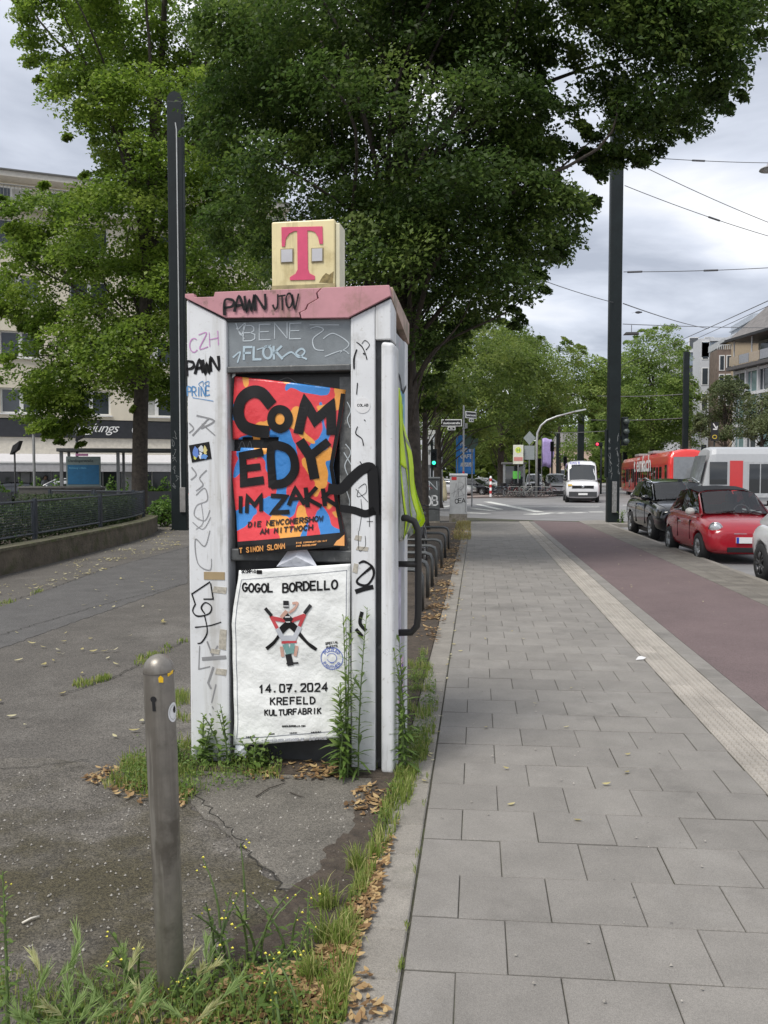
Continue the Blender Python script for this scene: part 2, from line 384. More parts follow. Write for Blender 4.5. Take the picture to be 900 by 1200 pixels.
# tactile strip with raised studs
def tactile_mesh():
    wx, wy = .1755, .296
    base = slab_mesh('tactile_tile', -wx / 2, wx / 2, 0, wy, tact_m, ch=.003)
    bm = bmesh.new(); bm.from_mesh(base)
    for i in range(4):
        for j in range(6):
            cx, cy = -wx / 2 + .022 + i * .0438, .024 + j * .0496
            vs = [bm.verts.new((cx + a * .0135, cy + b * .0135, .0005)) for a, b in ((-1, -1), (1, -1), (1, 1), (-1, 1))]
            vt = [bm.verts.new((cx + a * .0085, cy + b * .0085, .0095)) for a, b in ((-1, -1), (1, -1), (1, 1), (-1, 1))]
            bm.faces.new(vt)
            for k in range(4): bm.faces.new((vs[k], vs[(k + 1) % 4], vt[(k + 1) % 4], vt[k]))
    bm.to_mesh(base); bm.free(); return base
tm = tactile_mesh()
for i in range(96):
    y = 1.2 + i * .30
    if y > 29.9: break
    for x in (1.592, 1.771): piece(tm, 'tactile_tile', (x, y, .001), pave)
em = slab_mesh('edge_slab', -.083, .083, 0, .296, slab_m)
for i in range(96):
    y = 1.2 + i * .30
    if y > 29.9: break
    piece(em, 'edge_slab', (1.95, y, 0), pave)
# small pavers towards the road
paver_m = mat('paver_stone', (.155, .142, .122), .9, var=.2, scale=3, bump=.4, bscale=150, obvar=.12, coord='World', stain=[((.11, .10, .085), .55, .1, 1.6, .6)], speck=(260, .75, 1.25))
pm = slab_mesh('paver', -.124, .124, 0, .246, paver_m)
for i in range(100):
    y = 6.5 + i * .25
    if y > 29.5: break
    for k in range(3):
        if i < 96: piece(pm, 'paver', (3.785 + k * .252, y, 0), pave)
km = slab_mesh('kerb_stone', -.088, .088, 0, .295, kerb_m, th=.2, ch=.006)
for i in range(110):
    y = -.4 + i * .30
    if y > 29.8: break
    piece(km, 'kerb_stone', (-.333, y + .0, .004), pave, .004)
struct(MB().prism([(2.037, -2), (3.655, -2), (3.655, 29.9), (2.037, 30.6)], -.2, -.002).build('cycle_path', red_m))
kr = struct(MB().box(4.402, 4.418, -2, 29.6, -.3, -.02).build('road_kerb', kerb_m))
krm = slab_mesh('kerb_stone', -.066, .066, 0, .992, kerb_m, th=.3, ch=.012)
for i in range(26):
    piece(krm, 'kerb_stone', (4.486, 3.5 + i * 1.0, .0), kr, .002)
# rounded dropped kerb at the crossing
fk = MB()
for (xa, ya, xb, yb) in ((-.1, 32.4, .9, 31.6), (.9, 31.6, 2.2, 30.9), (2.2, 30.9, 4.4, 30.2), (-1.2, 33.5, -.1, 32.4)):
    d = Vector((xb - xa, yb - ya, 0)).normalized(); n_ = Vector((-d.y, d.x, 0)) * .14
    fk.hexa([(xa, ya, -.3), (xb, yb, -.3), (xb + n_.x, yb + n_.y, -.3), (xa + n_.x, ya + n_.y, -.3),
             (xa, ya, -.004), (xb, yb, -.004), (xb + n_.x, yb + n_.y, -.03), (xa + n_.x, ya + n_.y, -.03)])
struct(fk.build('dropped_kerb', kerb_m))
# concrete apron in the gusset by the mast
struct(MB().prism([(3.66, 28.6), (6.6, 28.6), (6.3, 29.9), (4.42, 31.2), (3.66, 30.55)], -.2, .004).build('mast_apron', kerb_m))

# -- plaza surface: seams, patches, soil
def jag(P2, step=.05, amp=.012, closed=True):
    o = []
    for (xa, ya), (xb, yb) in zip(P2, P2[1:] + (P2[:1] if closed else [])):
        n = max(1, min(160, int(math.hypot(xb - xa, yb - ya) / step)))
        for i in range(n):
            j = 0 if i == 0 else 1
            o.append((xa + (xb - xa) * i / n + j * random.gauss(0, amp), ya + (yb - ya) * i / n + j * random.gauss(0, amp)))
    return o
def sheet(name, pix, z, m):
    return struct(MB().prism(jag([tuple(gr(x, y)[:2]) for x, y in pix][::-1]), z - .02, z).build(name, m))
sheet('asphalt_strip', [(-140, 800), (0, 760), (220, 683), (220, 640), (120, 668), (0, 712), (-140, 745)], .004, seal_m)
sheet('coarse_asphalt', [(-300, 1500), (-300, 893), (60, 889), (105, 896), (140, 930), (214, 938), (300, 1010), (345, 1058), (380, 1100), (330, 1500)], .005, coarse_m)
sheet('asphalt_patch', [(214, 936), (300, 1008), (345, 1056), (400, 1040), (445, 960), (480, 905), (440, 880), (230, 885), (212, 910)], .008, patch_m)
struct(MB().prism([(-.95, .5)] + [(-.424, .5), (-.424, 4.5)] + jag([(-.58, 4.5), (-.55, 4.2), (-.60, 3.95), (-.57, 3.7), (-.66, 3.5), (-.64, 3.3), (-.74, 3.1), (-.72, 2.95), (-.84, 2.8), (-.9, 2.6)], .03, .010, False) + [(-.95, 2.2)], -.02, .0115).build('soil_strip', soil_m))
struct(MB().prism([(-1.75, 4.35), (-.424, 4.35), (-.424, 28.5), (-2.6, 28.5), (-1.9, 12), (-1.75, 8)], -.02, .013).build('soil_bed', soil_m))

crack_m = mat('crack', (.022, .020, .016), .95)
def crack_line(pix, wd=.012):
    P2 = [tuple(gr(x, y)[:2]) for x, y in pix]; P2 = jag(P2, .04, .014, False) + [P2[-1]]; mb = MB()
    ribbon(mb, P2, wd, lambda x, y: (x, y, .0105), smooth=False); struct(mb.build('asphalt_crack', crack_m))
crack_line([(0, 745), (110, 712), (222, 683)], .008); crack_line([(0, 708), (60, 690), (120, 668), (222, 641)], .01); crack_line([(130, 655), (222, 655)], .012); crack_line([(-20, 905), (105, 893)], .005); crack_line([(70, 815), (132, 796), (220, 750)], .009); crack_line([(212, 912), (300, 1010), (345, 1058)], .005)
# -- road markings (each a painted strip)
def strip(pix, wd):
    mb = MB(); P_ = [gr(x, y, -.1) for x, y in pix]
    for a, b in zip(P_, P_[1:]):
        d = (b - a).normalized(); n_ = Vector((-d.y, d.x, 0)) * wd * .5
        mb.add([(a.x - n_.x, a.y - n_.y, -.094), (b.x - n_.x, b.y - n_.y, -.094), (b.x + n_.x, b.y + n_.y, -.094), (a.x + n_.x, a.y + n_.y, -.094),
                (a.x - n_.x, a.y - n_.y, -.104), (b.x - n_.x, b.y - n_.y, -.104), (b.x + n_.x, b.y + n_.y, -.104), (a.x + n_.x, a.y + n_.y, -.104)],
               [(0, 1, 2, 3), (4, 5, 1, 0), (5, 6, 2, 1), (6, 7, 3, 2), (7, 4, 0, 3)])
    return struct(mb.build('road_marking', marking))
for pix, wd in (([(571, 588), (632, 600)], .5), ([(607, 594), (702, 594)], .35), ([(633, 602), (649, 601)], .45), ([(653, 601.5), (664, 601)], .45),
                ([(671, 601), (685, 600.5)], .45), ([(691, 600), (707, 600)], .45), ([(555, 596), (577, 598.5)], .4), ([(548, 601), (572, 602)], .5),
                ([(560, 591), (586, 597)], .35), ([(622, 603), (636, 602)], .8), ([(730, 592), (900, 594)], .3), ([(520, 594), (545, 590)], .4)):
    strip(pix, wd)
# -- far side of the crossing: pavement island with its kerb, verge and far ground
isl = [tuple(gr(x, y, -.1)[:2]) for x, y in ((500, 585.5), (575, 583.5), (640, 583), (652, 581.5), (648, 579.5))]
struct(MB().prism(isl + [(7.0, 130), (-40, 130), (-40, 62)], -.3, .02).build('far_pavement', mat('far_paving', (.27, .22, .20), .9, var=.15, scale=2)))
struct(MB().prism([(9.5, 95), (13.2, 95), (13.2, 260), (9.5, 260)], -.3, .03).build('grass_verge', mat('verge_grass', (.07, .10, .035), .9, var=.4, scale=3)))
struct(MB().prism([(19.5, 62), (200, 62), (200, 300), (19.5, 300)], -.3, .02).build('right_pavement', mat('far_paving_right', (.25, .24, .23), .9, var=.15, scale=2)))
# ================================================================ the phone kiosk
KO = Vector((-1.6384, 4.5112, 0)); KTH = R(-3)
KD = Vector((math.cos(KTH), math.sin(KTH), 0)); KN = Vector((-KD.y, KD.x, 0))
def kp(x, y):
    """photo measurement -> (across, up) on the kiosk's front plane"""
    r = ray(x, y); t = KO.dot(KN) / r.dot(KN); p = r * t
    return ((p - KO).dot(KD), p.z + CAM_H)
kwhite = mat('kiosk_white', (.68, .69, .70), .42, var=.06, scale=4, stain=[((.36, .35, .32), .58, .10, 3.2, .45), ((.25, .24, .21), .66, .05, 14, .55), ((.42, .40, .35), .60, .06, 40, .4)], streak=[((.40, .385, .35), .52, .12, 9, .55), ((.22, .21, .18), .62, .06, 16, .45)])
kgrey = mat('kiosk_metal', (.215, .235, .245), .38, .3, var=.14, scale=9, stain=[((.32, .34, .35), .57, .1, 6, .5), ((.13, .12, .10), .62, .06, 10, .5)])
kdark = mat('kiosk_dark', (.022, .023, .025), .35, var=.4, scale=12, stain=[((.09, .09, .095), .60, .05, 18, .6)])
kledge = mat('kiosk_ledge', (.085, .088, .088), .5, .2, var=.3, scale=14, stain=[((.22, .22, .21), .6, .05, 25, .5)])
pink = mat('faded_pink', (.50, .245, .27), .6, var=.13, scale=5, stain=[((.30, .17, .14), .52, .12, 6, .6), ((.14, .10, .07), .60, .07, 11, .65), ((.58, .32, .34), .6, .1, 3, .4)], streak=[((.20, .13, .10), .56, .08, 16, .6)])
cream = mat('yellowed_plastic', (.74, .64, .36), .4, var=.08, scale=4, stain=[((.42, .33, .14), .54, .12, 5, .55), ((.15, .11, .04), .66, .05, 9, .6)], streak=[((.34, .27, .12), .54, .10, 12, .5)])
magenta = mat('faded_magenta', (.62, .075, .16), .45, var=.12, scale=9)
marker_blk = mat('marker_black', (.010, .010, .011), .55, spec=.25)
marker_gry = mat('marker_grey', (.26, .26, .265), .5)
marker_blu = mat('marker_blue', (.10, .27, .52), .5)
marker_pnk = mat('marker_pink', (.55, .24, .52), .5)
marker_wht = mat('marker_white', (.50, .55, .58), .5)
marker_pur = mat('marker_purple', (.16, .07, .45), .5)
tape_m = mat('brown_tape', (.36, .27, .15), .5)
tapew_m = mat('old_tape', (.42, .39, .33), .5, var=.3, scale=60)
kiosk = thing('phone_kiosk', 'grey graffitied telephone kiosk with pink roof edge standing beside the pavement', 'phone kiosk', KO, KTH)
def front(off):
    return lambda u, z: (u, off, z)
# columns
cl = MB().prism([(0, .0), (.238, .0), (.238, 2.520), (0, 2.645)][::1], 0, .2, 'y').build('column', kwhite, kiosk, bevel=.012)
cr_ = MB().prism([(.948, .0), (1.083, .0), (1.083, 2.570), (.948, 2.510)], 0, .2, 'y').build('column', kwhite, kiosk, bevel=.006)
MB().box(1.083, 1.118, .03, .2, 0.02, 2.39).build('channel', kdark, kiosk)
MB().prism([(1.0845, 2.388), (1.17, 2.388), (1.17, 2.608), (1.0845, 2.571)], .001, .2, 'y').build('header_block', kwhite, kiosk, bevel=.006)
MB().prism([(1.118, .0), (1.192, .0), (1.192, 2.368), (1.118, 2.378)], -.018, .16, 'y').build('edge_profile', kwhite, kiosk, bevel=.022, seg=4)
MB().box(1.12, 1.165, .02, .15, 2.37, 2.387).build('profile_cap', kdark, kiosk)
# seams on the profile
# header panel, ledge, back panel, sill, plinth
hp = MB().box(.239, .947, .022, .06, 2.263, 2.512).build('header_panel', kgrey, kiosk)
MB().box(.2395, .9465, -.002, .12, 2.226, 2.2615).build('ledge', kledge, kiosk, bevel=.006)
MB().box(.239, .947, .115, .16, .16, 2.225).build('back_panel', kdark, kiosk)
MB().box(.2395, .9465, .03, .116, 1.165, 1.235).build('sill', kledge, kiosk, bevel=.008)
MB().box(.245, .94, .10, .56, 0, .165).build('plinth', mat('plinth', (.05, .052, .055), .7, var=.3, scale=8), kiosk)
MB().box(.87, .946, .07, .1149, .3, 2.2).build('recess_panel', mat('recess_panel', (.10, .102, .10), .4, var=.6, scale=18, stain=[((.32, .32, .30), .58, .04, 22, .6)]), kiosk)
# sides, rear
MB().box(1.1185, 1.166, .2005, .56, .12, 2.46).build('side_panel', mat('side_panel', (.34, .36, .38), .4, var=.2, scale=6, stain=[((.10, .12, .25), .58, .05, 6, .6), ((.5, .35, .42), .6, .05, 7, .6)]), kiosk)
MB().box(.004, .05, .2005, .56, .12, 2.46).build('side_panel', kgrey, kiosk)
MB().box(1.02, 1.17, .5605, .68, 0, 2.47).build('column', kwhite, kiosk, bevel=.01)
MB().box(0, .15, .5605, .68, 0, 2.47).build('column', kwhite, kiosk, bevel=.01)
MB().box(.151, 1.019, .63, .67, .1, 2.47).build('rear_panel', kgrey, kiosk)
# roof with cracked fascia
crack = [(.672, 2.5195), (.665, 2.545), (.700, 2.560), (.712, 2.588), (.770, 2.618), (.762, 2.648), (.792, 2.676)]
left = [(.237, 2.531)] + [(u - .004, z) for u, z in crack] + [(.176, 2.676), (.170, 2.650), (.058, 2.651), (.052, 2.672), (0, 2.672), (0, 2.650)]
right = [(u + .004, z - .006) for u, z in crack[:1]] + [(.939, 2.509), (1.172, 2.618), (1.164, 2.676)] + [(u + .004, z) for u, z in crack[::-1][:-1]]
fa = MB().prism(left, -.014, .03, 'y').build('fascia', pink, kiosk, bevel=.003)
fb = MB().prism(right, -.019, .03, 'y').build('fascia', pink, kiosk, bevel=.003)
MB().hexa([(1.135, .031, 2.605), (1.176, .031, 2.605), (1.176, .70, 2.47), (1.135, .70, 2.47), (1.135, .031, 2.676), (1.176, .031, 2.676), (1.176, .70, 2.600), (1.135, .70, 2.600)]).build('fascia', mat('side_fascia', (.42, .30, .24), .6, var=.2, scale=6, stain=[((.16, .14, .09), .52, .1, 6, .7)]), kiosk, bevel=.003)
MB().hexa([(-.004, .031, 2.605), (.035, .031, 2.605), (.035, .70, 2.47), (-.004, .70, 2.47), (-.004, .031, 2.676), (.035, .031, 2.676), (.035, .70, 2.600), (-.004, .70, 2.600)]).build('fascia', pink, kiosk, bevel=.003)
MB().hexa([(.036, .031, 2.5), (1.134, .031, 2.5), (1.134, .69, 2.46), (.036, .69, 2.46), (.036, .031, 2.655), (1.134, .031, 2.655), (1.134, .69, 2.575), (.036, .69, 2.575)]).build('roof', mat('roof_grime', (.10, .085, .06), .8, var=.4, scale=10), kiosk)
# black strips that paint in the shadow of the gap under the fascia
MB().prism([(0.001, 2.6455), (.2385, 2.5205), (.2385, 2.5295), (.001, 2.6485)], .004, .03, 'y').build('gap_shadow', black, kiosk)
MB().prism([(.2390, 2.5125), (.9475, 2.5105), (.938, 2.5185), (.2390, 2.5295)], .006, .03, 'y').build('gap_shadow', black, kiosk)
MB().prism([(.9480, 2.5105), (1.1690, 2.6085), (1.1690, 2.6165), (.9400, 2.5085)], -.002, .03, 'y').build('gap_shadow', black, kiosk)
# brand cube on the roof
cube = MB().box(.384, .772, .385, .56, 2.60, 3.170).build('roof_sign', cream, kiosk, bevel=.008)
MB().box(.773, .800, .400, .545, 2.61, 3.150).build('sign_side', mat('sign_side', (.66, .62, .44), .4, var=.1, stain=[((.3, .26, .15), .6, .08, 7, .5)]), cube, bevel=.004)
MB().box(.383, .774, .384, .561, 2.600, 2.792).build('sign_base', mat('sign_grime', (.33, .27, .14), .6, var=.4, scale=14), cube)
def kq(x, y):                                    # measured on the cube's face (0.385 behind the front)
    o = KO + KN * .385; r = ray(x, y); t = o.dot(KN) / r.dot(KN); p = r * t
    return ((p - o).dot(KD), p.z + CAM_H)
tpx = [(330, 266.5), (378, 265.5), (378.5, 286), (374.5, 286), (373, 278), (369, 272), (364.5, 270.5), (360.5, 270.5), (361, 315), (363, 320.5), (369, 323.5), (369, 328),
       (340, 328.5), (340, 325), (346.5, 321), (349, 316), (348.5, 270.8), (345, 271), (339, 274), (335, 280), (334, 289), (330.5, 289)]
MB().prism([kq(x, y) for x, y in tpx][::-1], .3795, .386, 'y').build('logo_letter', magenta, cube)
for xa, xb, ya, yb in ((330, 343, 293, 307), (366, 378, 292, 306)):
    (u0, z1), (u1, z0) = kq(xa, ya), kq(xb, yb)
    MB().box(u0, u1, .376, .386, z0, z1).build('logo_square', mat('sticker_grey', (.50, .50, .52), .4), cube)
    fr = MB()
    for b in ((u0 - .006, u1 + .006, z0 - .006, z0), (u0 - .006, u1 + .006, z1, z1 + .006), (u0 - .006, u0, z0, z1), (u1, u1 + .006, z0, z1)): fr.box(b[0], b[1], .380, .386, b[2], b[3])
    fr.build('square_frame', mat('frame_brown', (.30, .25, .14), .5), cube)
# grime patch, lower right of the cube face
MB().prism([kq(x, y) for x, y in ((377, 331), (390, 332), (391, 318), (386, 322), (382, 320), (378, 324), (374, 331))], .3835, .386, 'y').build('grime', mat('grime', (.22, .17, .07), .8, var=.5, scale=40), cube)
# protective tube rail on the right side
def rail(zs): pass
pts = [(1.166, .30, 1.405), (1.215, .30, 1.405), (1.262, .30, 1.385), (1.283, .30, 1.335), (1.285, .30, 1.25), (1.285, .30, .84), (1.278, .30, .775), (1.245, .30, .735), (1.166, .30, .73)]
MB().tube(pts, .0205, 10).build('guard_rail', mat('dark_tube', (.03, .028, .025), .5), kiosk, smooth=True)
MB().tube([(1.166, .30, 1.135), (1.285, .30, 1.135)], .018, 8).build('guard_rail', MAT['dark_tube'], kiosk, smooth=True)

# ---- posters
def sheet_map(Lc, Rc, bulge):
    def curve(c, t):
        for (t0, a), (t1, b) in zip(c, c[1:]):
            if t <= t1 + 1e-9:
                k = (t - t0) / (t1 - t0); k = k * k * (3 - 2 * k) * .5 + k * .5
                return (a[0] + (b[0] - a[0]) * k, a[1] + (b[1] - a[1]) * k)
        return c[-1][1]
    def fn(s, t):
        a, b = curve(Lc, t), curve(Rc, t)
        u, z = a[0] + (b[0] - a[0]) * s, a[1] + (b[1] - a[1]) * s
        return (u, bulge(u, z), z)
    return fn
def poster_mesh(name, fn, m, parent, ns=26, ntt=40, hole=None, thick=.0012, loc=None):
    mb = MB(); idx = {}
    for j in range(ntt + 1):
        for i in range(ns + 1):
            idx[(i, j)] = len(mb.v); mb.v.append(fn(i / ns, j / ntt))
    for j in range(ntt):
        for i in range(ns):
            if hole and hole((i + .5) / ns, (j + .5) / ntt): continue
            mb.f.append((idx[(i, j)], idx[(i, j + 1)], idx[(i + 1, j + 1)], idx[(i + 1, j)]))
    o = mb.build(name, m, parent, smooth=True, loc=loc)
    s_ = o.modifiers.new('thickness', 'SOLIDIFY'); s_.thickness = thick; s_.offset = 0
    return o
def bul1(u, z): return .062 - .037 * max(0, min(1, (1.42 - z) / .16)) - .050 * math.sin(max(0, min(1, (u - .22) / .70)) * math.pi) ** .8 - .010 * math.sin(z * 9 + u * 5) - .003 * math.sin(u * 40 + z * 18)
cm = bpy.data.materials.new('camouflage_print'); cm.use_nodes = True; MAT['camo'] = cm
t_ = cm.node_tree; b_ = t_.nodes['Principled BSDF']; b_.inputs['Roughness'].default_value = .28
tcn = t_.nodes.new('ShaderNodeTexCoord'); mp = t_.nodes.new('ShaderNodeMapping'); t_.links.new(tcn.outputs['Object'], mp.inputs[0]); mp.inputs['Scale'].default_value = (5.2, .01, 4.6); mp.inputs['Location'].default_value = (1.7, 0, .4)
cur = None
for wv, th, c_ in ((3.1, .535, (.045, .22, .56, 1)), (11.7, .555, (.82, .36, .07, 1))):
    nz = t_.nodes.new('ShaderNodeTexNoise'); nz.noise_dimensions = '4D'; nz.inputs['W'].default_value = wv; nz.inputs['Scale'].default_value = 1.0; nz.inputs['Detail'].default_value = 1.5; nz.inputs['Distortion'].default_value = .5; t_.links.new(mp.outputs[0], nz.inputs['Vector'])
    mr = t_.nodes.new('ShaderNodeMapRange'); mr.inputs[1].default_value = th; mr.inputs[2].default_value = th + .006; t_.links.new(nz.outputs['Fac'], mr.inputs[0])
    q = t_.nodes.new('ShaderNodeMix'); q.data_type = 'RGBA'; t_.links.new(mr.outputs[0], q.inputs[0]); q.inputs[7].default_value = c_
    if cur is None: q.inputs[6].default_value = (.70, .055, .065, 1)
    else: t_.links.new(cur, q.inputs[6])
    cur = q.outputs[2]
t_.links.new(cur, b_.inputs['Base Color'])
nb = t_.nodes.new('ShaderNodeTexNoise'); nb.inputs['Scale'].default_value = 26; t_.links.new(tcn.outputs['Object'], nb.inputs['Vector'])
bp = t_.nodes.new('ShaderNodeBump'); bp.inputs['Strength'].default_value = .35; bp.inputs['Distance'].default_value = .01; t_.links.new(nb.outputs['Fac'], bp.inputs['Height']); t_.links.new(bp.outputs[0], b_.inputs['Normal'])
P1L = [(0, (.269, 2.212)), (.35, (.247, 1.86)), (.42, (.228, 1.79)), (1, (.301, 1.204))]
P1R = [(0, (.905, 2.128)), (.25, (.882, 1.93)), (.5, (.842, 1.70)), (.75, (.872, 1.46)), (1, (.917, 1.262))]
f1 = sheet_map(P1L, P1R, bul1)
def hole1(s, t):
    return s < .46 and (.345 - .02 * s + .010 * math.sin(s * 30)) < t < (.405 - .05 * s + .008 * math.sin(s * 22))
p1 = thing('poster', 'torn red, blue and orange comedy show poster taped inside the kiosk', 'poster', KO, KTH)
poster_mesh('paper', f1, cm, p1, 28, 48, hole1)
pblk = mat('print_black', (.010, .0095, .010), .5, spec=.3); porg = mat('print_orange', (.75, .34, .10), .4)
fr1 = MB()
def f1l(s, t, d=.0028):
    q = f1(s, t); return (q[0], q[1] - d, q[2])
def band(mb, fn, s0, s1, t0, t1, n=14, m_=8):
    o = len(mb.v)
    for j in range(m_ + 1):
        for i in range(n + 1): mb.v.append(fn(s0 + (s1 - s0) * i / n, t0 + (t1 - t0) * j / m_))
    for j in range(m_):
        for i in range(n):
            a = o + j * (n + 1) + i; mb.f.append((a, a + n + 1, a + n + 2, a + 1))
band(fr1, f1l, .965, 1, .04, .90, 2, 30); band(fr1, f1l, 0, 1, .90, 1, 26, 4)
fr1.build('border_print', pblk, p1)
def L1(u, z): return (u, bul1(u, z) - .0055, z)
big = MB()
def kpx(pts): return [kp(x, y) for x, y in pts]
for pts, wd in (([(316, 472), (306, 461), (294, 459), (281, 468), (277, 484), (283, 498), (296, 504), (311, 506)], .060),
                (arc(328, 491, 10.5, 11.5, 90, 450, 16), .040),
                ([(350, 505), (357, 471), (369, 492), (386, 475), (387, 506)], .046),
                ([(304, 530), (281, 534), (283, 566), (305, 563)], .040), ([(283, 549), (301, 547)], .034),
                ([(318, 568), (317, 526), (333, 524), (343, 534), (344, 552), (334, 565), (319, 568)], .043),
                ([(353, 519), (363, 535), (367, 558)], .047), ([(382, 519), (362, 535)], .040),
                ([(280, 583), (280, 600)], .022), ([(288, 600), (288, 582), (297, 592), (305, 581), (305, 598)], .021),
                ([(318, 581), (334, 582), (319, 601), (337, 600)], .024),
                ([(338, 591), (345, 573), (355, 590)], .022), ([(341, 585), (352, 584)], .018),
                ([(359, 593), (357, 573)], .023), ([(369, 572), (358, 584), (374, 593)], .021),
                ([(379, 592), (377, 574)], .022), ([(388, 573), (378, 583), (391, 592)], .021)):
    ribbon(big, kpx(pts), wd * (1.16 if wd > .03 else 1.08), L1, smooth=len(pts) > 6)
big.build('show_title', pblk, p1)
sm_ = ('subtitle_print', pblk, p1)
def rowtext(mb, txt, xa, ya, xb, yb, h, wd, fn, gap=.35, jit=.08):
    own = isinstance(mb, tuple)
    if own:
        ws = txt.split(' ')
        if len(ws) > 1:
            n = len(txt); c0 = 0
            for w_ in ws:
                f0, f1_ = c0 * (1 + gap) / (n * (1 + gap) - gap), ((c0 + len(w_)) * (1 + gap) - gap) / (n * (1 + gap) - gap)
                rowtext(mb, w_, xa + (xb - xa) * f0, ya + (yb - ya) * f0, xa + (xb - xa) * f1_, ya + (yb - ya) * f1_, h, wd, fn, gap, jit); c0 += len(w_) + 1
            return
        nm_, mt_, par_ = mb; mb = MB()
    (u0, z0), (u1, z1) = kp(xa, ya), kp(xb, yb)
    lettering(mb, txt, u0, z0, u1, z0 + h, wd, fn, gap, jit, slope=(z1 - z0) / (u1 - u0))
    if own: mb.build(nm_, mt_, par_)
rowtext(sm_, 'DIE NEWCOMERSHOW', 291, 617.5, 377, 610.5, .026, .0072, L1)
rowtext(sm_, 'AM MITTWOCH', 306, 625.5, 366, 620.5, .026, .0072, L1)
so_ = ('credit_print', porg, p1)
rowtext(so_, 'T SIMON SLOMM', 281, 648, 336, 641.5, .026, .0062, lambda u, z: (u, bul1(u, z) - .0065, z))
rowtext(so_, 'EINE COPRODUKTION MIT', 349, 636.5, 383, 634.5, .007, .0022, lambda u, z: (u, bul1(u, z) - .0065, z))
rowtext(so_, 'ZAKK DUESSELDORF', 349, 640, 372, 638.5, .007, .0022, lambda u, z: (u, bul1(u, z) - .0065, z))
q0 = [kp(x, y) for x, y in ((391, 639), (403, 640), (402, 627), (397, 632), (394, 634))]
so_ = MB(); o_ = 0; so_.v += [(u, bul1(u, z) - .0065, z) for u, z in q0]; so_.f.append((o_, o_ + 1, o_ + 2, o_ + 3, o_ + 4))
so_.build('logo_print', porg, p1)

def bul2(u, z): return -.006 - .012 * math.sin(max(0, min(1, (u - .26) / .68)) * math.pi) - .006 * math.sin(z * 7 + 1.5 * u) - .0025 * math.sin(z * 30 + u * 9) - .002 * math.sin(u * 33 - z * 12) + (.02 if z < .25 else .02) * 0
paper_w = mat('poster_paper', (.80, .81, .79), .42, var=.03, scale=5, bump=.35, bscale=22)
P2L = [(0, (.305, 1.117)), (.06, (.299, 1.06)), (.14, (.284, .985)), (.22, (.268, .91)), (.32, (.257, .81)), (.6, (.262, .50)), (.85, (.270, .24)), (1, (.262, .110))]
P2R = [(0, (.946, 1.165)), (.5, (.944, .70)), (.9, (.945, .27)), (1, (.918, .197))]
f2 = sheet_map(P2L, P2R, bul2)
p2 = thing('poster', 'creased white concert poster with black hand lettering on the lower half of the kiosk', 'poster', KO, KTH)
poster_mesh('paper', f2, paper_w, p2, 26, 40)
def L2(u, z): return (u, bul2(u, z) - .0030, z)
pm2 = MB()
def f2l(s, t):
    q = f2(s, t); return (q[0], q[1] - .0026, q[2])
for s0, s1, t0, t1 in ((.03, .97, .055, .058), (.03, .97, .945, .948), (.03, .034, .055, .948), (.966, .97, .055, .948)): band(pm2, f2l, s0, s1, t0, t1, 20 if s1 - s0 > .1 else 1, 1 if t1 - t0 < .1 else 30)
pm2.build('border_line', mat('print_blue_grey', (.07, .08, .13), .5), p2)
tp = ('black_lettering', pblk, p2)
rowtext(tp, 'GOGOL', 285.5, 692.5, 321.5, 693, .045, .0105, L2, .32, .10)
rowtext(tp, 'BORDELLO', 333, 693, 396, 689, .047, .0105, L2, .30, .10)
rowtext(tp, '14.07.2024', 304, 811, 384, 808.5, .042, .0095, L2, .38, .10)
rowtext(tp, 'KREFELD', 318, 825, 370, 823.5, .037, .0085, L2, .42, .10)
rowtext(tp, 'KULTURFABRIK', 311.5, 837, 377, 835, .030, .0075, L2, .42, .10)
rowtext(tp, 'GOGOLBORDELLO.COM', 332, 850.5, 359, 850, .008, .003, L2, .2, 0)
rowtext(tp, 'SCORPIO', 284, 671, 301, 670.8, .016, .0045, L2, .2, 0)
for x0_, x1_, y_ in ((290, 300, 863), (317, 323, 859.5), (341, 349, 858.5), (366, 377, 857.5)):
    rowtext(tp, 'MMMM', x0_, y_, x1_, y_ - .5, .006, .003, L2, .2, 0)
rowtext(tp, 'SPECIAL', 382, 755, 397, 753, .012, .0032, L2, .3, .05); rowtext(tp, 'GUESTS', 383, 759.5, 396, 757.5, .012, .0032, L2, .3, .05)
a0, a1 = kp(302, 672), kp(308.5, 667.5)
tp = MB(); o_ = 0; tp.v += [L2(*q) for q in ((a0[0], a0[1]), (a1[0], a0[1]), (a1[0], a1[1]), (a0[0], a1[1]))]; tp.f.append((o_, o_ + 1, o_ + 2, o_ + 3))
tp.build('promoter_mark', pblk, p2)
bt = MB(); rowtext(bt, 'TICKETS UNTER MYTICKET.DE - EVENTIM.DE', 308, 868.5, 384, 865, .014, .0035, L2, .2, 0)
bt.build('ticket_line', mat('print_grey', (.45, .46, .50), .5), p2)
st_ = MB(); c0 = kp(389.5, 771); rr = .062
ribbon(st_, arc(c0[0], c0[1], rr, rr, 0, 360, 28), .004, L2, False)
ribbon(st_, arc(c0[0], c0[1] + .004, rr * .45, rr * .42, 200, 520, 18), .003, L2, False)
ribbon(st_, arc(c0[0], c0[1] - .018, .012, .008, 190, 350, 6), .003, L2, False)
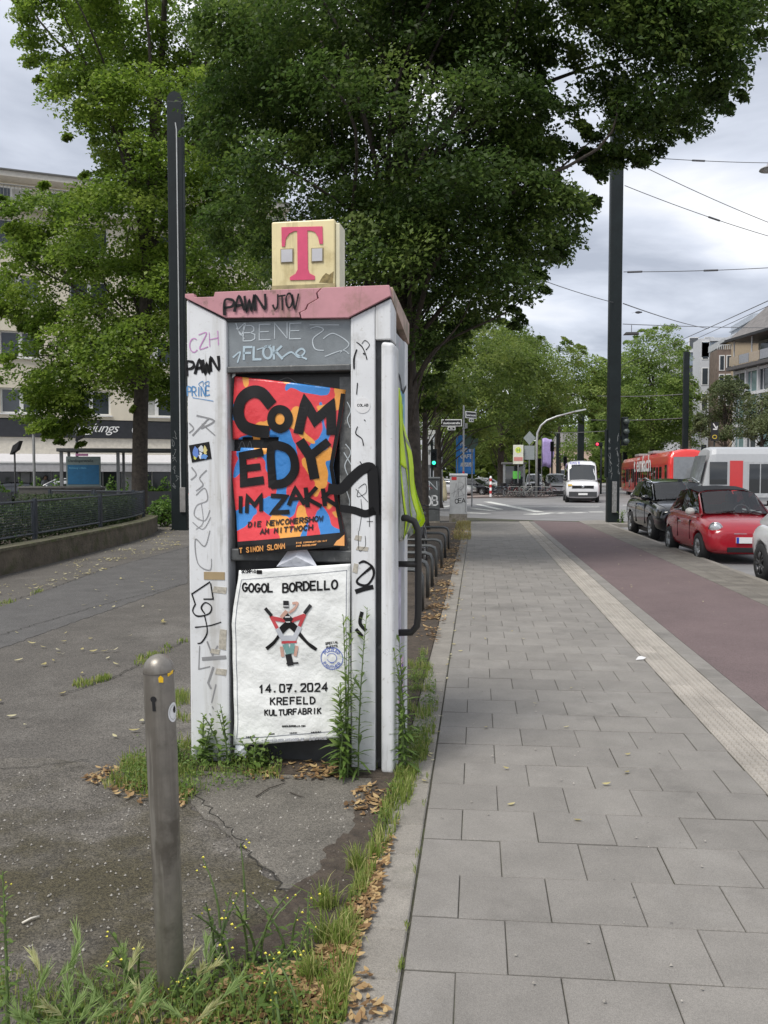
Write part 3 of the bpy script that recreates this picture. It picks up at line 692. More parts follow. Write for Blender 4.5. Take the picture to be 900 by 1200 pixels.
for k, (txt, a0_, a1_) in enumerate((('PUZZLED', 140, 40), ('PANTHER', 215, 325))):
    for i, ch in enumerate(txt):
        a = R(a0_ + (a1_ - a0_) * i / (len(txt) - 1)); cx_, cy_ = c0[0] + rr * .80 * math.cos(a), c0[1] + rr * .80 * math.sin(a)
        rot = a - math.pi / 2 if k == 0 else a + math.pi / 2
        for s_ in GL[ch]:
            ribbon(st_, [(cx_ + (px - .5) * .011 * math.cos(rot) - (py - .5) * .016 * math.sin(rot), cy_ + (px - .5) * .011 * math.sin(rot) + (py - .5) * .016 * math.cos(rot)) for px, py in s_], .0032, L2, False)
st_.build('round_stamp', mat('stamp_blue', (.10, .16, .50), .5), p2)
# printed acrobat figure: crossed limbs in red, grey and black
def L3(k): return lambda u, z: (u, bul2(u, z) - .0030 - .0005 * k, z)
def stroke_part(name, m, lst, k):
    for k_, (pts, wd) in enumerate(lst):
        mb = MB(); ribbon(mb, kpx(pts), wd, L3(k + .15 * k_), len(pts) > 2); mb.build(name, m, p2)
stroke_part('figure_print', pblk, [([(335, 733), (324, 750), (314, 759)], .019), ([(351, 741), (362, 753), (371, 760)], .019), ([(331, 738), (340, 731), (349, 738)], .04)], 1)
stroke_part('figure_print', mat('print_red', (.55, .07, .08), .4), [([(334, 726), (322, 724)], .024), ([(344, 726), (357, 721)], .024), ([(319, 722), (326, 735)], .020), ([(358, 720), (352, 733)], .020), ([(332, 752), (348, 751)], .014)], 2)
stroke_part('figure_print', mat('print_pale_grey', (.50, .52, .56), .5), [([(327, 737), (333, 748)], .026), ([(352, 735), (346, 747)], .026), ([(334, 747), (346, 747)], .03)], 3)
stroke_part('figure_print', mat('print_skin', (.62, .38, .30), .5), [([(337, 716), (332, 722)], .022), ([(341, 717), (347, 712), (350, 706), (345, 706)], .013), ([(331, 758), (332, 768)], .018), ([(349, 757), (347, 767)], .018)], 3)
stroke_part('figure_print', mat('print_teal', (.20, .38, .36), .5), [([(336, 756), (339, 764)], .034), ([(344, 755), (343, 763)], .026)], 4)
stroke_part('figure_print', mat('print_black_top', (.02, .02, .022), .4), [([(337, 709), (337, 705)], .032), ([(338, 725), (340, 723)], .045), ([(339, 768), (341, 777)], .036), ([(337, 777), (350, 776)], .010), ([(313, 713), (319, 720)], .020), ([(365, 709), (359, 717)], .020)], 5)
stroke_part('figure_print', mat('print_white', (.75, .75, .75), .5), [([(336, 722), (341, 722)], .008), ([(337, 728), (341, 728)], .006), ([(334, 709), (340, 709)], .005)], 6)
# white paper tuft and tape that carry the sheet
tw = mat('tissue_white', (.66, .68, .74), .6, bump=.3, bscale=40)
MB().add([(.62, .035, 1.285), (.66, .030, 1.285), (.76, .0, 1.14), (.52, .0, 1.14), (.64, -.02, 1.20)], [(0, 4, 1), (1, 4, 2), (2, 4, 3), (3, 4, 0)]).build('paper_tuft', tw, p2)
MB().box(.60, .665, .004, .012, 1.265, 1.325).build('tape_strip', mat('clear_tape', (.60, .60, .58), .25), p2)
MB().add([(.277, -.016, .115), (.345, -.016, .12), (.338, -.012, .045), (.268, -.02, .06), (.30, -.03, .08)], [(0, 4, 1), (1, 4, 2), (2, 4, 3), (3, 4, 0)]).build('torn_corner', tw, p2)
MB().add([(.262, .02, 2.20), (.278, .03, 2.215), (.268, .06, 2.30), (.255, .06, 2.29)], [(0, 1, 2, 3)]).build('tape_strip', MAT['clear_tape'], p1)

# ---- graffiti, stickers and tape on the kiosk
FW = front(-.0022)
def graf(name, m, lst, fn=FW, parent=kiosk, smooth=True):
    for k_, (pts, wd) in enumerate(lst):
        mb = MB(); ribbon(mb, kpx(pts), wd, (lambda u, z: (lambda q: (q[0], q[1] - .0001 * k_, q[2]))(fn(u, z))), smooth, taper=False); mb.build(name, m, parent)
def tagtext(txt, xa, ya, xb, yb, hpx, wd, m, fn=FW, jit=.3, gap=.05, parent=kiosk):
    mb = MB(); (u0, z0), (u1, z1) = kp(xa, ya), kp(xb, yb)
    lettering(mb, txt, u0, z0, u1, z0 + hpx / 208., wd, fn, gap, jit, (z1 - z0) / (u1 - u0), smooth=True); return mb.build('graffiti', m, parent)
tagtext('PAWN', 219.5, 440, 256, 434, 15, .016, marker_blk)
tagtext('PAWN', 265, 368, 311, 362, 16, .015, marker_blk, front(-.0225), parent=kiosk)
tagtext('JTOV', 321, 365, 351, 361, 16, .010, marker_blk, front(-.0225), parent=kiosk)
tagtext('PRINE', 220, 464, 246, 463, 10, .007, marker_blu, jit=.15, gap=.2)
graf('graffiti', marker_blu, [([(226, 466), (238, 468), (250, 470)], .004), ([(236, 454), (233, 450), (238, 447), (238, 453)], .004), ([(243, 452), (240, 449), (245, 447), (244, 453)], .004)])
tagtext('CZH', 222, 412, 256, 405, 16, .0055, marker_pnk, jit=.3, gap=.2)
graf('graffiti', marker_gry, [([(231, 487), (251, 493), (236, 502)], .008), ([(245, 490), (226, 510)], .008), ([(222, 496), (227, 502), (222, 507)], .006), ([(237, 497), (252, 510)], .006),
     ([(225, 548), (230, 556), (224, 562)], .007), ([(242, 551), (234, 560), (238, 568), (230, 575)], .006)])
graf('graffiti', marker_gry, [([(230, 580), (240, 572), (243, 586), (231, 592), (228, 604), (240, 610), (246, 598)], .005), ([(226, 612), (238, 620), (247, 606)], .004), ([(236, 590), (238, 612), (230, 620)], .004),
     ([(246, 622), (240, 640), (229, 632), (232, 660), (246, 668), (248, 655)], .005)])
graf('graffiti', marker_blk, [([(246, 682), (225, 696), (229, 708)], .0085), ([(247, 684), (250, 702), (239, 702)], .008)], smooth=False)
graf('graffiti', marker_blk, [([(229, 708), (226, 716), (232, 722), (245, 719), (248, 711), (241, 706), (236, 712), (240, 719)], .008), ([(229, 735), (246, 733), (259, 729)], .007), ([(240, 722), (243, 740), (237, 752), (232, 754)], .0085)])
graf('graffiti', marker_gry, [([(234, 757), (233, 784), (246, 781)], .006), ([(243, 752), (249, 768), (255, 757)], .009), ([(238, 772), (264, 770)], .020), ([(250, 782), (244, 800), (247, 806)], .012), ([(253, 802), (248, 823)], .006), ([(249, 828), (250, 830)], .008), ([(246, 836), (247, 838)], .008), ([(244, 846), (246, 848)], .008)], smooth=False)
MB().box(*[.092, .216], -.003, .001, *sorted([kp(240, 679)[1], kp(240, 670)[1]])).build('tape_strip', tape_m, kiosk)
for (xa, ya, xb, yb) in ((249, 687, 266, 696), (256, 737, 266, 762), (252, 783, 266, 792), (415, 627, 424, 634), (417, 640, 432, 646), (413, 660, 420, 672), (246, 760, 258, 767)):
    (u0, z1), (u1, z0) = kp(xa, ya), kp(xb, yb); MB().prism([(u0, z0 + .008), (u1 - .006, z0), (u1, z1 - .005), (u0 + .01, z1)], -.0025, .001, 'y').build('tape_remnant', tapew_m, kiosk)
# black sticker with a blue and yellow group print
(u0, z1), (u1, z0) = kp(223, 519), kp(247, 541)
stk = MB().prism([(u0 + .01, z0 - .005), (u1 + .006, z0 + .016), (u1 - .008, z1 + .006), (u0 - .008, z1 - .014)], -.0028, .001, 'y').build('sticker', pblk, kiosk)
for (x, y, c_, rx, ry) in ((230, 530, (.12, .22, .55), .018, .030), (236, 526, (.55, .58, .60), .014, .02), (241, 528, (.60, .52, .20), .012, .022), (240, 535, (.12, .28, .60), .018, .016), (229, 536, (.60, .60, .10), .010, .014), (235, 533, (.62, .66, .72), .012, .018)):
    cu_, cz_ = kp(x, y); pl = arc(cu_, cz_, rx, ry, 0, 330, 9)
    MB().prism([(a + random.gauss(0, .003), b + random.gauss(0, .004)) for a, b in pl], -.0036 - random.random() * .0012, -.002, 'y').build('sticker_print', mat('sticker_%.2f_%.2f' % (c_[0], c_[1]), c_, .4), stk)
# round white sticker on right column
cu_, cz_ = kp(425, 475); sk = MB().prism(arc(cu_, cz_, .043, .043, 0, 348, 29), -.0026, .001, 'y').build('sticker', mat('sticker_white', (.70, .70, .70), .4), kiosk)
ms = MB(); lettering(ms, 'COLAB', cu_ - .029, cz_ - .006, cu_ + .031, cz_ + .007, .003, front(-.0034), .35); ms.build('sticker_print', pblk, sk)
graf('graffiti', marker_blk, [([(418, 401), (424, 406), (428, 414), (430, 421)], .006), ([(424, 403), (428, 399), (433, 404), (429, 410)], .004), ([(418, 410), (415, 420), (415, 432)], .009), ([(419, 449), (418, 462)], .007), ([(419, 500), (417, 508), (424, 514), (426, 522)], .005),
     ([(426, 414), (427, 415)], .008), ([(427, 492), (428, 493)], .005), ([(422, 541), (424, 544)], .006)])
bigb = MB()
for pts, wd in (([(388, 573), (400, 573), (413, 560), (425, 550), (435, 549), (437, 565), (438, 590), (438, 600)], .058), ([(401, 596), (415, 598), (428, 602), (437, 599)], .042)):
    ribbon(bigb, kpx(pts), wd, FW)
bigb.build('graffiti', marker_blk, kiosk)
graf('graffiti', marker_blk, [([(420, 572), (428, 567), (429, 577), (419, 582), (420, 574)], .003), ([(417, 573), (431, 588)], .003), ([(423, 585), (424, 600), (421, 622)], .003), ([(420, 622), (421, 645), (428, 640), (428, 628)], .0028), ([(430, 611), (437, 611)], .003), ([(433, 606), (433, 617)], .003)])
graf('graffiti', marker_blk, [([(421, 660), (427, 658), (436, 664), (438, 674), (431, 685), (422, 685), (419, 679), (436, 664)], .013), ([(418, 693), (427, 690), (436, 688)], .026), ([(424, 718), (422, 730), (428, 738)], .02), ([(418, 738), (424, 745)], .02)])
HPf = front(.0195)
hg = MB()
for pts, wd in (([(275, 378), (281, 392), (286, 378), (277, 386)], .006), ([(276, 384), (285, 396)], .005)): ribbon(hg, kpx(pts), wd, HPf)
(u0, z0), (u1, z1) = kp(284, 398), kp(353, 400)
lettering(hg, 'BENE', u0, z0, u1, z0 + .085, .0055, HPf, .25, .15)
for pts in ([(363, 384), (371, 382), (378, 386), (366, 396), (368, 408), (378, 410)], [(378, 396), (390, 390), (408, 402), (398, 412)], [(362, 380), (396, 380)], [(380, 417), (400, 410), (408, 414)]): ribbon(hg, kpx(pts), .005, HPf)
hg.build('graffiti', marker_wht, kiosk)
hg = MB()
(u0, z0), (u1, z1) = kp(284, 421), kp(330, 421); lettering(hg, 'FLOK', u0, z0, u1, z0 + .068, .013, HPf, .18, .2)
for pts, wd in (([(330, 418), (340, 412), (349, 418), (356, 412), (352, 408), (346, 414), (358, 420)], .010), ([(272, 418), (280, 412), (277, 424)], .009), ([(300, 409), (316, 404)], .006)): ribbon(hg, kpx(pts), wd, HPf)
hg.build('graffiti', mat('marker_pale', (.42, .52, .58), .5), kiosk)
# scribbles in the dark recess
RF = front(.068); hg = MB()
for pts in ([(404, 470), (408, 480), (404, 490), (407, 500)], [(402, 520), (408, 530), (401, 545), (406, 560)], [(403, 575), (407, 590), (402, 600)], [(400, 530), (409, 545)]): ribbon(hg, kpx(pts), .005, RF)
hg.build('graffiti', marker_wht, kiosk)
RB = front(.113); hg = MB()
for pts in ([(272, 524), (276, 516), (281, 526), (285, 516), (288, 526)], [(296, 441), (312, 446), (330, 440), (342, 447)], [(350, 446), (380, 452)]): ribbon(hg, kpx(pts), .004, RB)
hg.build('graffiti', marker_gry, kiosk)
# posters and stickers on the right side wall
for (y0_, y1_, z0_, z1_, c_) in ((.22, .40, .40, 1.10, (.52, .50, .62)), (.24, .50, .22, .55, (.62, .40, .55)), (.21, .5, 1.55, 1.75, (.45, .62, .68)), (.3, .55, 1.95, 2.15, (.16, .36, .50)), (.22, .5, 1.80, 1.93, (.06, .05, .10))):
    MB().box(1.1665, 1.1685 + random.random() * .001, y0_, y1_, z0_, z1_).build('side_bill', mat('bill_%.2f' % c_[0], c_, .5, var=.35, scale=14), kiosk)
hg = MB(); lettering(hg, 'ZOO', .26, .40, .48, .50, .014, lambda a, b: (1.1705, a, b), .2, .2); lettering(hg, 'COO', .26, .27, .48, .36, .014, lambda a, b: (1.1705, a, b), .2, .2); hg.build('graffiti', marker_pur, kiosk)
hg = MB(); ribbon(hg, [(.02, 2.33), (.12, 2.25), (.25, 2.22), (.36, 2.15), (.5, 2.2)], .02, lambda a, b: (1.1705, a + .1, b)); hg.build('graffiti', marker_blk, kiosk)

# hi-vis sheet hanging off the kiosk's right side
hv = thing('hanging_plastic_sheet', 'fluorescent yellow and clear plastic cape hanging off the right side of the phone kiosk', 'plastic sheet', KO, KTH)
yel = mat('fluorescent_yellow', (.56, .78, .012), .45, var=.12, bump=.5, bscale=16)
clr = mat('clear_plastic', (.40, .43, .38), .15, var=.2, scale=9, bump=.5, bscale=18)
def hvf(s, t):
    x = 1.172 + (.004 + .135 * (t ** 1.15)) * s + .010 * math.sin(t * 11 + s * 5) * s; y = .22 + .28 * s + .05 * t; z = 2.155 - .90 * t - .03 * math.sin(s * 6) * t + (.05 * (1 - s)) * t - .26 * max(0, s - .25) * (1 - t)
    if t > .85: x -= .12 * (t - .85) / .15 * s
    return (x, y + .03 * math.sin(s * 14 + t * 3), z)
def hv_piece(name, m, s0, s1, t0, t1, off=0.0, fsl=None, fsr=None):
    mb = MB(); n, k = 10, 24
    for j in range(k + 1):
        t = t0 + (t1 - t0) * j / k
        a = fsl(t) if fsl else s0; b = fsr(t) if fsr else s1
        for i in range(n + 1):
            s = a + (b - a) * i / n
            q = hvf(s, t); mb.v.append((q[0] + off * .7, q[1] - off, q[2]))
    for j in range(k):
        for i in range(n): a = j * (n + 1) + i; mb.f.append((a, a + n + 1, a + n + 2, a + 1))
    o = mb.build(name, m, hv, True); q = o.modifiers.new('thickness', 'SOLIDIFY'); q.thickness = .002; return o
hv_piece('clear_sheet', clr, 0, 1, .0, 1)
hv_piece('yellow_band', yel, .72, 1.0, .02, .95, .004, lambda t: .50 + .26 * t, lambda t: 1.01)
hv_piece('yellow_band', yel, 0, .3, .0, .5, .004, lambda t: .02 + .15 * t, lambda t: .45 - .1 * t)
hv_piece('yellow_trim', yel, 0, .1, .5, .98, .004, lambda t: .10 + .5 * (t - .5), lambda t: .16 + .5 * (t - .5))
hv_piece('yellow_trim', yel, 0, .1, .35, .98, .005, lambda t: .35 + .35 * (t - .4), lambda t: .395 + .35 * (t - .4))
hv_piece('reflective_band', mat('reflective_band', (.30, .31, .25), .3, var=.2), .0, 1, .18, .245, .0055, lambda t: .55, lambda t: 1.01)
# ================================================================ trees
def leaves_object(name, P_, Nn, size, m, parent=None, tone=None, aspect=.62, loc=None):
    """one mesh of leaf-shaped quads: centres P_, normals Nn, lengths size"""
    n = len(P_)
    a = RNG.normal(size=(n, 3)); a -= (a * Nn).sum(1, keepdims=True) * Nn; a /= np.linalg.norm(a, axis=1, keepdims=True) + 1e-9
    b = np.cross(Nn, a)
    L = size[:, None] * .5; W_ = L * aspect
    dr = np.zeros((n, 3)); dr[:, 2] = -size * .14
    V = np.stack([P_ - a * L + dr, P_ - b * W_ - a * L * .12, P_ + a * L + dr, P_ + b * W_ - a * L * .12], 1).reshape(-1, 3)
    me = bpy.data.meshes.new(name); me.vertices.add(n * 4); me.vertices.foreach_set('co', V.astype(np.float32).ravel())
    me.loops.add(n * 4); me.loops.foreach_set('vertex_index', np.arange(n * 4, dtype=np.int32))
    me.polygons.add(n); me.polygons.foreach_set('loop_start', np.arange(0, n * 4, 4, dtype=np.int32))
    at_ = me.attributes.new('tone', 'FLOAT', 'FACE')
    tv = RNG.random(n) if tone is None else tone
    at_.data.foreach_set('value', np.clip(tv, 0, 1).astype(np.float32))
    me.update(calc_edges=True); me.materials.append(m)
    o = bpy.data.objects.new(name, me); COL.objects.link(o)
    if parent: o.parent = parent
    if loc is not None: o.location = loc
    return o
def inpoly(x, y, poly):
    c = False; n = len(poly)
    for i in range(n):
        x1, y1 = poly[i]; x2, y2 = poly[(i + 1) % n]
        if (y1 > y) != (y2 > y) and x < (x2 - x1) * (y - y1) / (y2 - y1) + x1: c = not c
    return c
def edged(x, y, poly):
    d = 1e9
    for i in range(len(poly)):
        x1, y1 = poly[i]; x2, y2 = poly[(i + 1) % len(poly)]
        dx_, dy_ = x2 - x1, y2 - y1; t = max(0, min(1, ((x - x1) * dx_ + (y - y1) * dy_) / (dx_ * dx_ + dy_ * dy_ + 1e-9)))
        d = min(d, math.hypot(x - x1 - t * dx_, y - y1 - t * dy_))
    return d
def tree(name, label, base, Y, trunk, polys, m, clump=.62, nleaf=105, leaf=.10, ymax=3.2, density=1.0, group=None, limbs=40, r0=.24, bm=bark, flat=.42, droop=.0):
    """polys: crown outlines measured on the photo at the tree's own distance Y; clumps fill the volume behind them"""
    base = Vector(base)
    root = thing(name, label, 'tree', base, 0, group)
    cen = []; lim = []
    for poly, cnt, Yc, half in polys:
        xs = [p[0] for p in poly]; ys = [p[1] for p in poly]; k = 0
        sup = []
        while len(sup) < max(3, cnt / 8):                     # boughs: clumps gather round these
            x = random.uniform(min(xs), max(xs)); y = random.uniform(min(ys), max(ys))
            if inpoly(x, y, poly): sup.append((x, y, random.uniform(-1, 1)))
        sg = 1.0 * clump
        while k < cnt * density:
            sx, sy, sd = random.choice(sup)
            x = random.gauss(sx, sg / Yc * FPX); y = random.gauss(sy, .55 * sg / Yc * FPX)
            if not inpoly(x, y, poly): continue
            e_ = edged(x, y, poly) / FPX * Yc
            dep = min(half, .45 + math.sqrt(max(0, 2 * e_ * half - e_ * e_)) if e_ < half else half)
            Yp = Yc + max(-1, min(1, sd + random.gauss(0, .16))) * dep
            p = at(x, y, Yc); p = Vector((p.x, Yp, p.z)); cen.append(p); lim.append(max(.30 * clump, e_ + .06)); k += 1
    C_ = np.array([tuple(p - base) for p in cen])
    nC = len(C_)
    rad = np.minimum(clump * (0.7 + .6 * RNG.random(nC)), np.array(lim))
    mid = C_.mean(0)
    ax = np.zeros((nC, 3)); ax[:, 2] = 1.0
    outw = C_ - mid; outw[:, 2] *= .3; outw /= np.linalg.norm(outw, axis=1, keepdims=True) + 1e-9
    ax = ax + outw * .45 + RNG.normal(size=(nC, 3)) * .18; ax /= np.linalg.norm(ax, axis=1, keepdims=True)
    idx = np.repeat(np.arange(nC), nleaf)
    q = RNG.normal(size=(len(idx), 3)); q /= np.linalg.norm(q, axis=1, keepdims=True)
    q *= (RNG.random(len(idx)) ** .42)[:, None]
    A_ = ax[idx]
    comp = (q * A_).sum(1, keepdims=True); q = q - A_ * comp * (1 - flat)
    P_ = C_[idx] + q * rad[idx][:, None]
    P_[:, 2] -= droop * (q ** 2).sum(1) * rad[idx]
    Nn = A_ + RNG.normal(size=P_.shape) * .55; Nn /= np.linalg.norm(Nn, axis=1, keepdims=True)
    ctone = RNG.normal(size=nC) * .22
    tone = .45 + ctone[idx] + RNG.normal(size=len(idx)) * .17
    leaves_object('crown', P_, Nn, leaf * (.7 + .6 * RNG.random(len(P_))), m, root, tone)
    # trunk and limbs
    tr = [Vector(p) - base for p in trunk]; mb = MB()
    path = [tuple(p) for p in catmull3(tr, 5)]
    k = len(path); mb.tube(path, [r0 * (1.35 if i == 0 else 1) * (1 - .78 * (i / (k - 1)) ** 1.1) for i in range(k)], 12)
    mb.build('trunk', bm, root, True)
    lb = MB()
    sel = random.sample(range(nC), min(limbs, nC))
    for i in sel:
        c = Vector(C_[i]); f = max(.25, min(.95, (c.z / tr[-1].z) * random.uniform(.5, .8))); ii = min(k - 2, int(f * (k - 1)))
        s0 = Vector(path[ii]); d = c - s0; h = d.length
        if h < .4 or (d.x > 4.0 and random.random() > .12): continue
        m1 = s0 + d * .35 + Vector((random.gauss(0, .08), random.gauss(0, .08), .10)) * h
        m2 = s0 + d * .70 + Vector((random.gauss(0, .06), random.gauss(0, .06), .08)) * h
        rr_ = min(r0 * .30, .008 + .009 * h)
        pp = catmull3([s0, m1, m2, c], 4)
        lb.tube(pp, [rr_ * (1 - .85 * j / (len(pp) - 1)) for j in range(len(pp))], 6, cap=False)
    if lb.f: lb.build('limbs', bm, root, True)
    return root
def catmull3(pts, n=5):
    pts = [Vector(p) for p in pts]
    if len(pts) < 3: return pts
    P = [pts[0]] + pts + [pts[-1]]; o = []
    for i in range(1, len(P) - 2):
        p0, p1, p2, p3 = P[i - 1:i + 3]
        for k in range(n):
            t = k / n
            o.append(.5 * ((2 * p1) + (p2 - p0) * t + (2 * p0 - 5 * p1 + 4 * p2 - p3) * t * t + (3 * p1 - p0 - 3 * p2 + p3) * t ** 3))
    o.append(pts[-1]); return o

lf_left = leafmat('leaf_lime', (.070, .120, .017), (.155, .230, .030), (.27, .345, .062), .48)
lf_mid = leafmat('leaf_linden', (.030, .057, .013), (.066, .110, .023), (.140, .192, .043), .42)
lf_ave = leafmat('leaf_avenue', (.062, .098, .020), (.122, .172, .034), (.215, .258, .06), .45)
lf_far = leafmat('leaf_plane', (.09, .145, .032), (.165, .235, .052), (.27, .335, .09), .48)
lf_grey = leafmat('leaf_hornbeam', (.065, .088, .036), (.11, .135, .055), (.17, .19, .085), .35)

T1Y = 28.6
b1 = at(163, 582, T1Y); b1.z = 0.0
poly1 = [(22, -70), (28, 5), (52, 40), (38, 85), (62, 112), (84, 120), (80, 165), (108, 185), (60, 212), (8, 246), (2, 262), (20, 285), (-10, 300), (-60, 320), (-60, 378), (5, 372), (40, 392), (35, 416), (0, 422), (-60, 440), (-60, 456), (0, 448), (38, 462), (30, 482), (-60, 486), (-60, 500), (30, 500), (60, 515), (95, 520), (112, 486), (150, 478), (200, 484), (240, 470), (335, 350), (335, -70)]
tree('linden_tree', 'tall bright green tree growing behind the railing left of the black mast', b1, T1Y,
     [b1, at(165, 480, T1Y), at(172, 330, T1Y), at(178, 200, T1Y), at(190, 60, T1Y), at(195, -60, T1Y)],
     [(poly1, 1080, T1Y, 3.5)], lf_left, clump=.80, nleaf=165, leaf=.145, limbs=40, r0=.30, droop=.25)
T2Y = 16.0
b2 = at(480, 645, T2Y); b2.z = 0.0
poly2 = [(252, -80), (640, -80), (668, 40), (640, 75), (655, 105), (635, 125), (692, 178), (655, 205), (640, 225), (702, 248), (695, 275), (660, 292), (655, 310), (660, 325), (632, 335), (640, 365), (600, 380), (560, 375), (525, 420), (500, 478), (470, 485), (455, 430), (420, 410), (300, 350), (262, 300), (248, 190), (250, 60)]
poly2b = [(640, -80), (905, -80), (900, 10), (905, 45), (872, 80), (892, 100), (850, 120), (838, 140), (800, 150), (770, 170), (745, 182), (705, 188), (690, 160), (715, 130), (700, 90), (672, 60)]
poly2c = [(672, 150), (700, 165), (755, 182), (752, 192), (735, 186), (700, 200), (690, 195), (700, 180)]
tree('linden_tree', 'large dark green tree whose crown overhangs the phone kiosk and the pavement', b2, T2Y,
     [b2, at(480, 560, T2Y), at(476, 440, T2Y), at(466, 300, T2Y), at(470, 150, T2Y), at(480, 0, T2Y), at(490, -80, T2Y)],
     [(poly2, 1450, T2Y, 3.4), (poly2b, 400, 15.0, 1.8), (poly2c, 22, 15.0, .3)], lf_mid, clump=.54, nleaf=150, leaf=.088, limbs=60, r0=.27, droop=.25)
# avenue behind
def avenue(px, Y, r0, top, poly, cnt, label, m=lf_ave, half=3.0, clump=.8, leaf=.16, nleaf=85, limbs=28, name='avenue_tree', lean=0):
    b = at(px, 560, Y); b.z = 0
    t = [b, at(px, 540, Y), at(px + lean, .5 * (540 + top), Y), at(px + lean * 1.5, top, Y)]
    return tree(name, label, b, Y, t, [(poly, cnt, Y, half)], m, clump, nleaf, leaf, limbs=limbs, r0=r0, droop=.2, group='trees along the avenue')
avenue(498, 25, .13, 430, [(440, 395), (500, 385), (545, 400), (570, 430), (565, 462), (540, 480), (505, 478), (470, 500), (440, 490)], 110, 'slender young tree behind the dark graffitied cabinet', half=1.9, clump=.6, leaf=.12, limbs=20)
avenue(513, 42, .24, 400, [(470, 330), (540, 350), (590, 365), (640, 395), (628, 440), (640, 470), (610, 500), (590, 522), (530, 505), (480, 530), (460, 470)], 340, 'avenue tree nearest behind the street name sign', half=3.6, leaf=.15, clump=.85)
avenue(587, 70, .34, 400, [(540, 372), (610, 372), (655, 395), (690, 412), (700, 440), (675, 470), (650, 490), (640, 488), (600, 518), (575, 536), (545, 535), (520, 470)], 440, 'avenue tree with its trunk beside the bus stop shelter', half=4.5, leaf=.20, clump=1.1)
avenue(606, 80, .36, 400, [(560, 400), (640, 385), (680, 400), (720, 425), (735, 470), (690, 490), (650, 508), (600, 530), (560, 530)], 430, 'avenue tree arching over the street lamp and the white vans', half=5, leaf=.24, clump=1.3, m=lf_far)
avenue(545, 95, .4, 450, [(470, 430), (560, 420), (610, 450), (625, 540), (560, 552), (470, 550)], 240, 'shaded avenue tree above the parked cars across the junction', half=5, leaf=.28, clump=1.5)
avenue(655, 135, .4, 480, [(620, 470), (660, 455), (705, 450), (730, 470), (730, 530), (690, 545), (625, 545)], 150, 'distant avenue tree at the end of the street above the van', half=6, leaf=.36, clump=2.0, m=lf_far)
avenue(765, 100, .5, 440, [(700, 430), (725, 402), (752, 385), (780, 376), (808, 382), (812, 410), (800, 430), (822, 470), (830, 525), (790, 532), (720, 530), (692, 500), (690, 455)], 620, 'big bright green tree behind the red tram', half=7, leaf=.27, clump=1.35, m=lf_far, limbs=30, name='plane_tree')
avenue(726, 120, .4, 470, [(692, 440), (720, 425), (745, 450), (745, 528), (690, 530)], 220, 'light green tree between the tall right mast and the big tree', half=5, leaf=.32, clump=1.7, m=lf_far, name='plane_tree')
avenue(850, 66, .17, 470, [(818, 480), (835, 450), (850, 438), (872, 446), (884, 470), (880, 500), (862, 516), (835, 518), (815, 510)], 140, 'small grey-green tree in front of the glass building, nearer the mast', half=2.4, leaf=.17, clump=.75, m=lf_grey, name='street_tree')
avenue(893, 62, .17, 470, [(862, 470), (880, 452), (915, 446), (950, 470), (945, 510), (905, 524), (870, 512)], 130, 'small grey-green tree in front of the glass building at the right picture edge', half=2.4, leaf=.16, clump=.75, m=lf_grey, name='street_tree')
# woods closing the far end of the street: reads as one mass
P_ = []; 
for k in range(1500):
    P_.append((random.uniform(-160, 150), random.uniform(190, 240), abs(random.gauss(0, 1)) * 5 + random.uniform(0, 7)))
C_ = np.array(P_); idx = np.repeat(np.arange(len(C_)), 34)
Pq = C_[idx] + RNG.normal(size=(len(idx), 3)) * 1.9; Pq[:, 2] = np.abs(Pq[:, 2])
Nn = RNG.normal(size=Pq.shape); Nn[:, 2] = np.abs(Nn[:, 2]) + .6; Nn /= np.linalg.norm(Nn, axis=1, keepdims=True)
tag(leaves_object('distant_trees', Pq, Nn, 1.5 + RNG.random(len(Pq)), lf_ave), 'hazy mass of green trees closing the far end of the street', 'trees', kind='stuff')

# ================================================================ ground plants
grass_m = leafmat('grass_blades', (.13, .185, .035), (.21, .28, .060), (.40, .38, .16), .35)
barley_m = leafmat('barley_heads', (.20, .30, .10), (.32, .40, .16), (.50, .47, .26), .4)
weed_m = leafmat('weed_leaves', (.065, .115, .026), (.12, .19, .042), (.20, .27, .068), .35)
dry_m = leafmat('dry_leaves', (.09, .052, .026), (.28, .17, .08), (.52, .38, .19), .2)
pale_m = leafmat('pale_leaves', (.34, .28, .10), (.48, .42, .20), (.58, .54, .36), .25)
def blades(name, spots, hmin, hmax, wd, m, label, cat='grass', lean=.35):
    """spots: list of (x, y); each a bent three-section blade"""
    V = []; F = []; T = []
    for x, y in spots:
        h = random.uniform(hmin, hmax); a = random.uniform(0, 2 * math.pi); b = random.uniform(0, 2 * math.pi); l = abs(random.gauss(0, lean)) * h
        dx_, dy_ = math.cos(a) * wd * .5, math.sin(a) * wd * .5; ex, ey = math.cos(b) * l, math.sin(b) * l
        o = len(V)
        for f, ww in ((0, 1), (.45, .9), (.8, .55)):
            V.append((x + ex * f * f - dx_ * ww, y + ey * f * f - dy_ * ww, h * (f - .12 * f * f * l / h))); V.append((x + ex * f * f + dx_ * ww, y + ey * f * f + dy_ * ww, h * (f - .12 * f * f * l / h)))
        V.append((x + ex, y + ey, h * (1 - .25 * l / h)))
        F += [(o, o + 1, o + 3, o + 2), (o + 2, o + 3, o + 5, o + 4), (o + 4, o + 5, o + 6)]; t = random.random(); T += [t, t, t]
    me = bpy.data.meshes.new(name); me.from_pydata(V, [], F); me.update(); me.materials.append(m)
    me.attributes.new('tone', 'FLOAT', 'FACE').data.foreach_set('value', T)
    o = bpy.data.objects.new(name, me); COL.objects.link(o); return tag(o, label, cat, kind='stuff')
